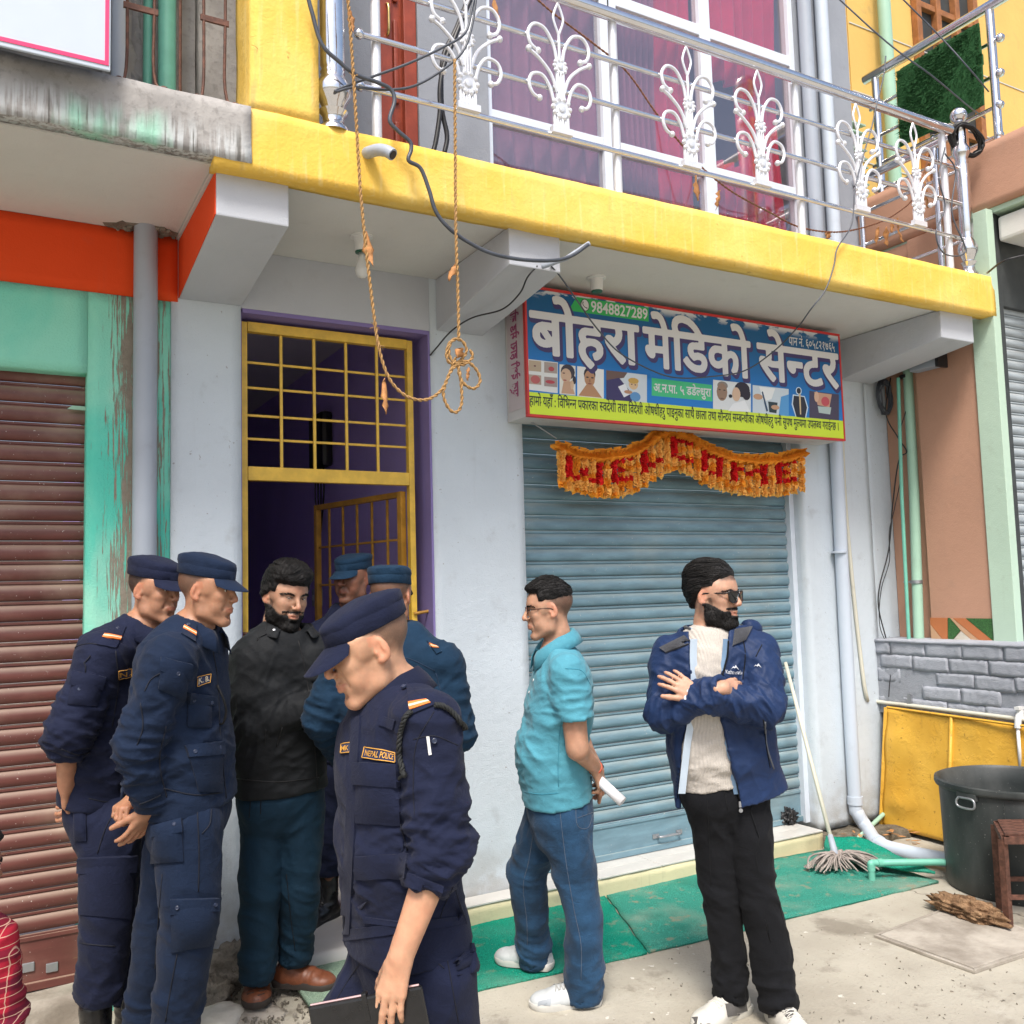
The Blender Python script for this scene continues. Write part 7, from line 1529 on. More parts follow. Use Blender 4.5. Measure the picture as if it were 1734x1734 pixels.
# ---- man with sunglasses, arms folded
def man_sunglasses():
    f = Fig(3.48, 'man in sunglasses and open navy jacket over a cream sweater, arms folded', (.48, .27, .18), .0045); J = f.J; B = frame(10); S, FW = B[0], B[1]
    back = (lambda L: .008 + .014 * ss(.05, .12, L[:, 2]) * ss(.09, .04, L[:, 1]) + .010 * ss(0, -.08, L[:, 1]), lambda L: np.maximum(np.where(L[:, 1] > .03, .060 + .55 * np.clip(L[:, 1] - .03, 0, .06) - L[:, 2], np.where(L[:, 1] > -.015, .044 - L[:, 2], .040 - L[:, 2] - 1.25 * np.clip(-.012 - L[:, 1], 0, .09))) + .005 * noise3(L * 40), (np.abs(L[:, 0]) - .1)))
    beard = (lambda L: .0022 + .0042 * ss(-.06, -.11, L[:, 2]), lambda L: np.maximum(np.maximum(np.minimum(L[:, 2] + .050 - .5 * np.clip(.07 - L[:, 1], 0, .062), np.maximum(np.abs(L[:, 2] + .041) - .0055, .072 - L[:, 1])), -.010 - L[:, 1]), .0135 - np.linalg.norm((L - [0, .09, -.0585]) * [.5, .5, 1.25], axis=1)) + .0025 * noise3(L * 90))
    f.put_head(1209, 1012, 0, 52, 2, 0, .95, jaw=1.0, nose=1.05, hairline=.074, fade=.85, stub=.75, mouth=.004, brow=1.3, hair=(*back, (60, 12, 60), .0035, (lambda L: (.3 * np.sign(L[0]), -1, -.15 - 9 * max(0, .06 - L[2]) * (L[1] < 0)), 760, .085, .8)), beard=(*beard, (60, 60, 60), .0025, (lambda L: (0, .25, -1), 700, .018, .6)), eyes=False)
    tr = [(J(1212, 1095, 0), .14, .08), (J(1210, 1180, 0), .155, .10), (J(1213, 1260, 0), .14, .10), (J(1225, 1340, 0), .14, .09), (J(1228, 1370, 0), .12, .08)]
    RA = [J(1138, 1112, .02), J(1122, 1207, -.07), J(1224, 1165, -.21)]; LA = [J(1282, 1106, -.02), J(1297, 1197, -.165), J(1184, 1180, -.17)]
    f.hand(RA[2], J(1278, 1154, -.11) - RA[2], -FH * .9 - RH * .3 + V(0, 0, .3), 1, (10, 22, 14), 3, (8, 25, 5), .86)
    f.hand(LA[2], J(1128, 1142, -.15) - LA[2], -FH * .9 + V(0, 0, .35), -1, (12, 14, 12), 9, (30, 5, 10), .98)
    RL = [J(1205, 1355, 0), J(1222, 1510, .0), J(1240, 1665, .02)]; LL = [J(1268, 1355, -.02), J(1293, 1520, -.05), J(1322, 1690, -.06)]
    o = f.build_body(tr, S, [(RA, (.055, .04, .027)), (LA, (.055, .04, .027))], [(RL, (.06, .045, .036)), (LL, (.06, .045, .036))], J(1210, 1082, 0))
    KN = fabric('cream_rib_knit', (.50, .46, .41), .9, 500, .35, .2, .06, (34, 'X', .5)); JK = fabric('navy_shell_cloth', (.013, .030, .088), .55, 1200, .3, .02, .14); LIN = fabric('pale_blue_lining', (.20, .32, .48), .6, 900, .25, .1, .1); CG = fabric('charcoal_fleece', (.055, .057, .065), .95, 400, .5, .2, .2)
    nd = [(J(1212, 1088, 0), .125, .080), (J(1211, 1125, 0), .165, .108), (J(1209, 1190, 0), .168, .118), (J(1212, 1270, 0), .155, .115), (J(1222, 1322, 0), .160, .118)]
    f.top('sweater', nd, S, [([J(1150, 1118, 0), J(1140, 1150, 0)], (.07, .06)), ([J(1272, 1112, 0), J(1282, 1150, 0)], (.07, .06))], (J(1210, 1088, 0), J(1206, 1058, 0)), KN, neckr=.052, fields=[(J(1200, 1290, -.1), .12, V(0, 0, 1), .04, .004)], base=(.003, 8))
    f_, g = f.garments[-1], None
    m = MB(); c = J(1209, 1074, 0); up = nrm(J(1206, 1050, 0) - J(1210, 1088, 0)); n = 30; vv = []
    for a in np.linspace(0, 2 * pi, n, endpoint=False):
        r_ = (FW * cos(a) + S * sin(a)); vv += [c + r_ * .074 - up * .045, c + r_ * .066 - up * .01, c + r_ * .0635 + up * .022, c + r_ * .057 + up * .024, c + r_ * .055 - up * .02]
    m.add(vv, [(i * 5 + k, (i + 1) % n * 5 + k, (i + 1) % n * 5 + k + 1, i * 5 + k + 1) for i in range(n) for k in range(4)]); m.build('roll_collar', KN, o, smooth=True)
    # jacket: a shell with a wedge left open in front
    jn = [(J(1213, 1085, .01), .150, .095), (J(1213, 1120, .01), .195, .125), (J(1212, 1190, .01), .198, .140), (J(1222, 1270, .01), .192, .145), (J(1238, 1348, .01), .212, .152)]
    L0 = [(1050, 1168), (1110, 1166), (1150, 1168), (1200, 1166), (1260, 1156), (1350, 1146), (1420, 1140)]; R0 = [(1050, 1236), (1110, 1232), (1150, 1222), (1200, 1222), (1260, 1232), (1300, 1242), (1345, 1252), (1420, 1260)]
    def opening(D):
        lo = [(p, a - .018, b - .018) for p, a, b in jn]; lo = [(lo[0][0] + V(0, 0, .06), lo[0][1], lo[0][2])] + lo + [(lo[-1][0] - V(0, 0, .1), lo[-1][1], lo[-1][2])]
        D.trunk(lo, S, 0, True, pw=2.4)
        X, Y, Z = np.meshgrid(*D.ax, indexing='ij'); P = np.stack([X.ravel(), Y.ravel(), Z.ravel()], 1); q = (P - CAMP) @ RC; px = q[:, 0] / q[:, 2] * FPX + CX; py = q[:, 1] / q[:, 2] * FPX + CX
        w_ = np.maximum(np.interp(py, *zip(*L0)) - px, px - np.interp(py, *zip(*R0))) * f.k; w_ = np.maximum(w_, (P - J(1215, 1200, .02)) @ FH); w_ = np.maximum(w_, J(1215, 1060, 0)[2] * 0 - 1)
        D.F = np.maximum(D.F, -w_.reshape(D.F.shape).astype('f'))
    sl = [([RA[0], RA[1], RA[2]], (.078, .064, .046)), ([LA[0], LA[1], LA[2]], (.078, .066, .046))]
    W = J(1240, 1250, -.1)
    jk, sf = f.top('jacket', jn, S, sl, (J(1212, 1090, .01), J(1207, 1060, .01)), JK, neckr=.088, extra=opening, hem=True, h=.005, base=(.006, 7), fields=[(J(1280, 1270, -.1), .16, V(0, 0, .6) - .8 * S, .07, .006), (J(1150, 1270, -.1), .12, S, .06, .005), (J(1280, 1140, -.1), .12, V(0, 0, 1) + .9 * S, .05, .008), (J(1150, 1140, -.1), .1, V(0, 0, 1) - .9 * S, .045, .008), (J(1170, 1185, -.2), .12, V(0, 0, 1) + .3 * S, .04, .006), (J(1270, 1195, -.2), .12, V(0, 0, .6) - .9 * S, .035, .009)])
    sf.dref = 3.3
    # lining edges, stand-up collar, zip, hood
    def strip(name, L, wpx, mat, dz=-.006, n=26):
        ys = np.linspace(L[0][0], L[-1][0], n); m = MB()
        a = [sf.hit(np.interp(y, *zip(*L)) + wpx[0], y) for y in ys]; b = [sf.hit(np.interp(y, *zip(*L)) + wpx[1], y) for y in ys]
        for i in range(n - 1):
            q = [a[i], a[i + 1], b[i + 1], b[i]]; m.prism([p + n_ * .001 for p, n_ in q], nrm(sum(n_ for p, n_ in q)) * .0035)
        return m.build(name, mat, jk, smooth=False)
    m = MB(); c = J(1209, 1084, .015)
    for s_, dr, mt, nm in ((1, .0, CG, 'collar'), (1, -.006, LIN, 'collar_lining')):
        n = 34; vv = []; rows = ((0.086, -.05), (.094, .0), (.104, .040), (.110, .056))
        for i in range(n):
            a = rad(70 + 220 * i / (n - 1)); r_ = FW * cos(a) + S * sin(a); fr_ = max(0, cos(a)) ** 2
            for r0, dz in rows: vv.append(c + r_ * (r0 + dr + .012 * fr_ + (.02 * fr_ if dz > .03 else 0)) + V(0, 0, dz - .05 * fr_ - (.0 if dr == 0 else .002)))
        oo = link(nm, to_mesh(nm, vv, [(i * 4 + k, (i + 1) * 4 + k, (i + 1) * 4 + k + 1, i * 4 + k + 1) for i in range(n - 1) for k in range(3)], True), mt, jk); md = oo.modifiers.new('thick', 'SOLIDIFY'); md.thickness = .005; md.offset = 0
    for pl_, sgn in (([(1160, 1078), (1118, 1098), (1128, 1106), (1172, 1090)], -1), ([(1244, 1066), (1272, 1062), (1262, 1084), (1240, 1094)], 1)): patch('lapel', sf, pl_, CG, jk, .008, (8, 6), .004)
    U0 = [(y, x) for y, x in L0]; 
    inner = f.garments[-2]
    for L, wp, mt in ((L0, (2, 14), 'pale'), (R0, (-9, -1), 'lin')):
        ys = np.linspace(1082, 1344 if L is L0 else 1345, 26); m = MB()
        for i in range(25):
            q = []
            for y, k_ in ((ys[i], 0), (ys[i + 1], 0), (ys[i + 1], 1), (ys[i], 1)): q.append(at(np.interp(y, *zip(*L)) + wp[k_], y, 3.48 - .125 + (.012 if k_ == (1 if L is L0 else 0) else 0)))
            m.prism(q, FH * .004)
        m.build('facing', simple('pale_facing', (.52, .62, .72), .5) if L is L0 else LIN, jk)
    m = MB(); m.tube([at(np.interp(y, *zip(*R0)), y, 3.48 - .132) for y in np.linspace(1085, 1352, 30)], .0035, 5); m.build('zip', BLACKC, jk)
    zp = at(1254, 1362, 3.345); m = MB(); m.obox(zp, RH * .006, FH * .003, V(0, 0, .010)); m.lathe(zp - V(0, 0, .022), [(.007, -.002), (.008, 0), (.007, .002)], 10, FH); m.build('zip_pull', M['galv'], jk)
    hd_ = [J(1262, 1058, .06), J(1275, 1068, .10), J(1250, 1082, .15), J(1205, 1086, .17), J(1165, 1086, .13)]; MB().tube(spline(hd_, 6), [.02, .026, .030, .034, .036, .037, .038, .039, .040] + [.041] * 11 + [.036, .03, .026, .022, .02], 12).build('hood_roll', JK, jk, smooth=True)
    seams('seams', sf, [[(1293, 1219), (1297, 1260), (1304, 1300)], [(1258, 1080), (1262, 1110), (1258, 1150)], [(1290, 1092), (1280, 1112)], [(1245, 1362), (1290, 1356), (1322, 1338)]], BLACKC, jk, .0022)
    seams('zip', sf, [[(1296, 1222), (1298, 1262), (1310, 1302)]], simple('zip_tape', (.12, .13, .15), .5), jk, .0035)
    co, fs = text_mesh('Kathmandu'); wd = co[:, 0].max(); decal('chest_lettering', sf, co, fs, (1228, 1141), (28 / wd, 1 / wd), (0, -10), simple('grey_print', (.6, .62, .66), .5), jk)
    for (x, y) in ((1244, 1133), (1283, 1130)): decal('peak_badge', sf, np.array([(0, 0), (.3, .55), (.42, .35), (.62, .9), (1, 0), (.72, .25), (.6, .5), (.45, .2), (.3, .3)]), [tuple(range(9))], (x - 6, y), (13, 1.5), (0, -8), simple('grey_print', (.6, .62, .66), .5), jk)
    decal('cuff_badge', sf, np.array([(0, 0), (1, 0), (1, .5), (.6, .5), (.6, 1.9), (.2, 1.9), (.2, .6), (0, .6)]), [tuple(range(8))], (1157, 1168), (9, 0), (0, 9), simple('grey_print', (.6, .62, .66), .5), jk)
    TR = fabric('black_trouser_cloth', (.007, .0075, .0095), .92, 700, .35, .02, .2)
    wn = [(J(1222, 1300, 0), .150, .100), (J(1226, 1340, 0), .160, .108), (J(1230, 1372, 0), .150, .085)]
    t, tf = f.trousers(wn, S, [([J(1203, 1360, 0), J(1219, 1505, .0), J(1232, 1610, .01), J(1237, 1690, .02)], (.086, .068, .060, .065)), ([J(1262, 1360, -.02), J(1284, 1515, -.05), J(1306, 1615, -.055), J(1320, 1706, -.06)], (.086, .068, .072, .072))], TR, k=.018)
    seams('stitching', tf, [[(1311, 1370), (1322, 1450), (1320, 1530), (1338, 1600), (1350, 1680)], [(1223, 1320), (1232, 1372)], [(1196, 1335), (1200, 1400), (1204, 1500)]], BLACKC, t, .0016)
    WS = simple('cream_trainer', (.60, .58, .52), .55, 0, .12, 20, .15); WSO = simple('cream_sole', (.52, .50, .44), .6, 0, .12); CH = fabric('dark_red_lining', (.16, .012, .025), .8); DK = simple('grey_suede', (.10, .095, .09), .85, 0, .2, 30, .3)
    s1 = f.shoe(V(*J(1243, 1690, .02)[:2], 0), -RH * .78 - FH * .62, WS, WSO, L=.30, W=.112, hi=.10, lace=True, lacecol=simple('cream_lace', (.62, .6, .54), .7)); s2 = f.shoe(V(*J(1322, 1700, -.07)[:2], 0), -FH * .95 + RH * .18, WS, WSO, L=.30, W=.112, hi=.105, lace=True, lacecol=simple('cream_lace', (.62, .6, .54), .7))
    for sh_, pls in ((s1, ([(1228, 1700), (1262, 1692), (1266, 1716), (1232, 1722)], [(1165, 1724), (1182, 1722), (1180, 1734), (1160, 1736)])), (s2, ([(1300, 1704), (1318, 1700), (1314, 1722), (1302, 1724)], [(1330, 1702), (1346, 1706), (1342, 1724), (1330, 1722)]))):
        sx = Surf(*mesh_np(sh_)); sx.dref = 3.3
        for q in pls: patch('overlay', sx, q, DK, sh_, .002, (6, 6))
        sh_c = 0
    for a_, dz in ((J(1240, 1694, .02), 0), (J(1322, 1706, -.07), 0)): MB().lathe(V(a_[0], a_[1], .085), [(.046, 0), (.048, .02), (.047, .034), (.04, .036)], 18).build('shoe_lining', CH, s1 if a_[0] < J(1290, 1700)[0] else s2, smooth=True)
    # sunglasses
    q = lambda x, y, z: f.L2W((x, y, z)); FR = simple('black_acetate', (.010, .009, .009), .18); LN = simple('dark_lens', (.006, .007, .008), .06); gl_ = bpy.data.objects.new('sunglasses', None); COL.objects.link(gl_); gl_.parent = o; gl_.location = Vector(tuple(f.L2W((0, .1, .01)))) - wloc(o)
    for sx in (-1, 1):
        P = [(.008, .022), (.060, .024), (.062, .012), (.055, -.014), (.044, -.020), (.022, -.019), (.012, -.010)]; c_ = lambda a, b, e=0: q(sx * a, .102 - .012 * (a / .06) ** 2 + e, b + .004)
        MB().prism([c_(a, b) for a, b in P], f.hA[1] * .003).build('lens', LN, gl_); MB().tube([c_(a, b, .002) for a, b in P + P[:1]], .0032, 6).build('rim', FR, gl_, smooth=True)
        MB().tube(spline([c_(.061, .018), q(sx * .068, .07, .020), q(sx * .077, .0, .018), q(sx * .079, -.022, .008)], 4), .0032, 6).build('temple', FR, gl_, smooth=True)
    MB().tube([q(-.010, .104, .016), q(0, .107, .018), q(.010, .104, .016)], .003, 6).build('bridge', FR, gl_)
    return f
# ---- bearded man in the black jacket
def man_black():
    f = Fig(3.68, 'man in black jacket and teal trousers, looking down before the doorway', (.43, .235, .15), .0045); J = f.J; B = frame(30); S, FW = B[0], B[1]
    hair = (lambda L: .009 + .028 * ss(.05, .12, L[:, 2]) * ss(-.10, .05, L[:, 1]) + .006 * noise3(L * 22), lambda L: np.maximum(np.where(L[:, 1] > .045, .063 + .010 * noise3(L * 45) - L[:, 2], .030 - L[:, 2] - .80 * np.clip(.015 - L[:, 1], 0, .09) + .007 * noise3(L * 45)), -1))
    beard = (lambda L: .0018 + .0035 * ss(-.06, -.12, L[:, 2]), lambda L: np.maximum(np.maximum(np.minimum(L[:, 2] + .054 - .5 * np.clip(.07 - L[:, 1], 0, .062), np.maximum(np.abs(L[:, 2] + .042) - .0055, .072 - L[:, 1])), -.010 - L[:, 1]), .0140 - np.linalg.norm((L - [0, .09, -.0585]) * [.5, .5, 1.2], axis=1)) + .0025 * noise3(L * 90))
    f.put_head(482, 1013, 0, 46, 11, -4, .99, mouth=.002, jaw=1.06, nose=1.2, full=.5, hairline=.07, fade=.9, stub=.8, brow=1.1, gaze=(.25, -.35), eye=.0027, hair=(*hair, (45, 45, 45), .004, (lambda L: (.8 + .3 * np.sign(L[0]), .8, -.2 - 6 * max(0, .07 - L[2])), 640, .06, .8)), beard=(*beard, (60, 60, 60), .0025, (lambda L: (0, .25, -1), 600, .016, .6)))
    tr = [(J(484, 1108, 0), .10, .065), (J(470, 1180, 0), .155, .105), (J(470, 1260, 0), .15, .105), (J(474, 1340, 0), .14, .10), (J(478, 1375, 0), .12, .08)]
    RA = [J(427, 1120, .0), J(430, 1228, -.10), J(560, 1185, -.10)]; LA = [J(530, 1114, .02), J(556, 1215, -.02), J(575, 1195, -.05)]
    f.hand(RA[2], J(585, 1185, -.05) - RA[2], -FH + V(0, 0, .2), 1, (30, 30, 20), 4, (30, 10, 10)); f.hand(LA[2], J(590, 1190, -.05) - LA[2], -FH, -1, (30, 30, 20))
    RL = [J(452, 1365, 0), J(440, 1510, -.03), J(437, 1650, -.02)]; LL = [J(500, 1365, .03), J(502, 1500, .03), J(498, 1610, .10)]
    o = f.build_body(tr, S, [(RA, (.055, .042, .028)), (LA, (.055, .042, .028))], [(RL, (.06, .045, .036)), (LL, (.06, .045, .036))], J(484, 1080, 0))
    JB = fabric('black_jacket_cloth', (.0105, .012, .014), .72, 900, .3, .02, .25)
    nd = [(J(484, 1086, .01), .125, .088), (J(478, 1114, .01), .182, .118), (J(468, 1180, 0), .182, .132), (J(472, 1260, 0), .176, .130), (J(474, 1336, 0), .184, .136)]
    jk, sf = f.top('jacket', nd, S, [(RA, (.084, .070, .048)), (LA, (.08, .07, .048))], (J(484, 1088, .01), J(486, 1058, .0)), JB, neckr=.066, ncut=.085, base=(.007, 7), fields=[(J(470, 1240, -.1), .16, V(0, 0, 1) + .6 * S, .06, .008), (J(445, 1130, -.1), .10, V(0, 0, .6) + S, .05, .007)])
    f.collar(J(487, 1074, .01), V(.05, 0, 1), FW, .074, JB, jk, .040, .034, 34, .0, .010, .005)
    seams('seams', sf, [[(505, 1085), (518, 1140), (530, 1230), (538, 1335)], [(435, 1085), (447, 1072), (452, 1058)], [(398, 1318), (470, 1324), (540, 1316)], [(450, 1235), (448, 1262)], [(478, 1232), (468, 1265)]], simple('jacket_seam', (.004, .004, .005), .6), jk, .0022)
    patch('shoulder_strap', sf, [(436, 1082), (452, 1074), (446, 1056 + 4), (438, 1064)], JB, jk, .003, (6, 6)); c, n_ = sf.hit(464, 1068); MB().lathe(c + n_ * .006, [(.005, 0), (.006, .002), (.003, .003)], 10, n_).build('snap_button', M['galv'], jk)
    TT = fabric('teal_navy_twill', (.006, .026, .050), .75, 900, .3, .02, .14)
    wn = [(J(474, 1318, 0), .155, .112), (J(476, 1345, 0), .165, .120), (J(478, 1375, 0), .155, .095)]
    t, tf = f.trousers(wn, S, [([J(450, 1368, 0), J(440, 1510, -.03), J(434, 1660, -.02)], (.096, .076, .066)), ([J(506, 1368, .03), J(508, 1500, .03), J(500, 1622, .10)], (.096, .076, .067))], TT, k=.016)
    seams('seams', tf, [[(425, 1348), (422, 1385)], [(442, 1345), (441, 1378)], [(485, 1480), (492, 1550), (500, 1610)]], BLACKC, t, .0018)
    BR = simple('brown_leather', (.20, .065, .03), .42, 0, .25, 40, .2); BS = simple('dark_brown_sole', (.045, .035, .03), .7, 0, .2)
    s1 = f.shoe(V(*J(436, 1650, .10)[:2], .0), -FH * .95 + RH * .26, BR, BS, L=.285, W=.118, z=.03, hi=.085, kind='sandal'); s2 = f.shoe(V(*J(492, 1622, .10)[:2], 0), RH * .93 - FH * .2, BR, BS, L=.275, W=.105, z=.04, hi=.085, kind='sandal')
    sx = Surf(*mesh_np(s1)); sx.dref = 3.6; seams('slot', sx, [[(430 + 18 * i - 3 * j, 1656 + 7 * j + 2 * i), (442 + 18 * i - 3 * j, 1652 + 7 * j + 2 * i)] for j in range(5) for i in (0, 1)], BS, s1, .0022, 0); patch('strap', sx, [(408, 1645), (432, 1642), (434, 1652), (410, 1658)], BR, s1, .003, (6, 5))
    return f
# ---- child at the frame edge
def child():
    f = Fig(2.25, 'child in red plaid shirt, only a sleeve showing at the lower left edge', (.34, .17, .10), .008); J = f.J; B = frame(150); S, FW = B[0], B[1]
    f.put_head(-62, 1480, 0, 150, 5, 0, .86, hairline=.07, fade=.95, hair=(lambda L: .012 + .01 * ss(.05, .1, L[:, 2]), lambda L: .03 - L[:, 2] + .9 * np.clip(L[:, 1], -.08, .05)))
    tr = [(J(-80, 1570, 0), .11, .07), (J(-80, 1660, 0), .12, .09), (J(-80, 1760, 0), .12, .09), (J(-80, 1850, 0), .12, .09)]
    RA = [J(-14, 1598, 0), J(-2, 1725, -.02), J(-6, 1830, -.10)]; LA = [J(-150, 1598, 0), J(-165, 1725, 0), J(-150, 1840, -.1)]
    f.hand(RA[2], V(0, 0, -1), RH, 1, sc=.8); f.hand(LA[2], V(0, 0, -1), -RH, -1, sc=.8)
    z0 = 1.62 - 2.25 * 0; LG = [[J(-110, 1850, 0), J(-112, 2000, -.03), V(*J(-112, 2000, 0)[:2], .06)], [J(-50, 1850, 0), J(-48, 2000, -.03), V(*J(-48, 2000, 0)[:2], .06)]]
    o = f.build_body(tr, S, [(RA, (.04, .032, .022)), (LA, (.04, .032, .022))], [(l, (.06, .045, .035)) for l in LG], J(-72, 1552, 0))
    s = NT('red_plaid'); p = s.obj(); c = (.30, .012, .028); w1 = s.ramp(s.wave(14, p, 0, 'SAW', 'Z'), .90, .94); w2 = s.ramp(s.wave(16, s.map((1, 1, 1), p, (0, 0, 0), (0, 0, .6)), 0, 'SAW', 'X'), .90, .94); b1 = s.ramp(s.wave(4.5, p, 0, 'SIN', 'Z'), .6, .8); b2 = s.ramp(s.wave(4.5, s.map((1, 1, 1), p, (0, 0, 0), (0, 0, .6)), 0, 'SIN', 'X'), .6, .8)
    c = s.mix(s.math('MULTIPLY', b1, .55), c, (.05, .006, .02)); c = s.mix(s.math('MULTIPLY', b2, .55), c, (.05, .006, .02)); c = s.mix(s.math('MULTIPLY', w1, .7), c, (.62, .42, .30)); c = s.mix(s.math('MULTIPLY', w2, .7), c, (.55, .36, .26)); PL = s.set(col=c, rough=.9, normal=s.bump(s.noise(500, p, det=2), .2, .004), spec=.2)
    nd = [(J(-72, 1560, 0), .075, .06), (J(-78, 1595, 0), .12, .08), (J(-80, 1680, 0), .135, .10), (J(-80, 1780, 0), .13, .10), (J(-80, 1870, 0), .135, .105)]
    f.top('plaid_shirt', nd, S, [(RA, (.056, .052, .04)), (LA, (.056, .052, .04))], (J(-74, 1556, 0), J(-70, 1530, 0)), PL, neckr=.05, h=.006)
    f.trousers([(J(-80, 1840, 0), .12, .09), (J(-80, 1870, 0), .125, .095), (J(-80, 1890, 0), .12, .09)], S, [(l, (.075, .06, .055)) for l in LG], BLACKC, h=.007)
    for l, k in ((LG[0], 0), (LG[1], 1)): f.shoe(V(*l[2][:2], 0), f.hA[1], BLACKC, SOLE, L=.2, W=.08, hi=.07)
    return f
# ---- policemen: shared pieces of uniform
GOLD = simple('gold_thread', (.72, .36, .06), .6, 0, .2); TAGB = fabric('navy_badge_cloth', (.018, .03, .085), .8); ORNG = simple('orange_ribbon', (.80, .20, .03), .7); CRM = simple('cream_ribbon', (.75, .62, .42), .7)
def capd(mat, **k): return dict(col=mat, **k)
def badge(sf, par, quad, txt=None, tcol=None, cut=None):
    a, b, c, d = [V(*q) for q in quad]; o = patch('name_badge', sf, quad, TAGB, par, .0018, (8, 5)); e = .06
    for p, q in ((a, b), (b, c), (c, d), (d, a)): seams('badge_border', sf, [[tuple(p), tuple((p + q) / 2), tuple(q)]], GOLD, o, .0013, .0042)
    if txt:
        co, fs = text_mesh(txt, .012); w_ = co[:, 0].max() - co[:, 0].min(); co = co - [co[:, 0].min(), 0]; u = (c - d) * .86 / w_; hgt = (a - d); decal('lettering', sf, co, fs, d + (c - d) * .07 + hgt * .22, u, hgt * .80, tcol or GOLD, o, .0052)
    return o
def pocket(sf, par, quad, mat, flap=.36, btn=((.5, .8),), bul=.006, name='pocket'):
    a, b, c, d = [V(*q) for q in quad]; o = patch(name, sf, [a, b, c, d], mat, par, .005, (10, 10), bul + .003)
    m1, m2 = a + (d - a) * flap, b + (c - b) * flap; ex = (b - a) * .03
    fl = patch('pocket_flap', sf, [a - ex, b + ex, m2 + ex, m1 - ex], mat, o, .014, (9, 6), .003)
    for u, v in btn: button(sf, fl, *(a + (b - a) * u + (m1 - a) * v), off=.0175)
    return o
def button(sf, par, x, y, off=.003, r=.0062):
    c, n_ = sf.hit(x, y); MB().lathe(c + n_ * off, [(r * .96, -.003), (r, 0), (r, .0018), (r * .8, .0026), (r * .62, .0016), (.001, .0016)], 12, n_).build('button', BTN, par, smooth=True, auto=40)
def epaulette(sf, par, quad, mat, bar=(.62, .80)):
    a, b, c, d = [V(*q) for q in quad]; o = patch('shoulder_strap', sf, quad, mat, par, .005, (6, 9), .001)
    for (v0, v1), mt in (((bar[0], bar[1]), ORNG), ((bar[0] + (bar[1] - bar[0]) * .35, bar[1] - (bar[1] - bar[0]) * .35), CRM)):
        L = lambda v: (a + (d - a) * v, b + (c - b) * v); p, q = L(v0), L(v1); patch('rank_ribbon', sf, [p[0], p[1], q[1], q[0]], mt, o, .0078 if mt is ORNG else .0088, (5, 4))
    return o
BUZZ = None
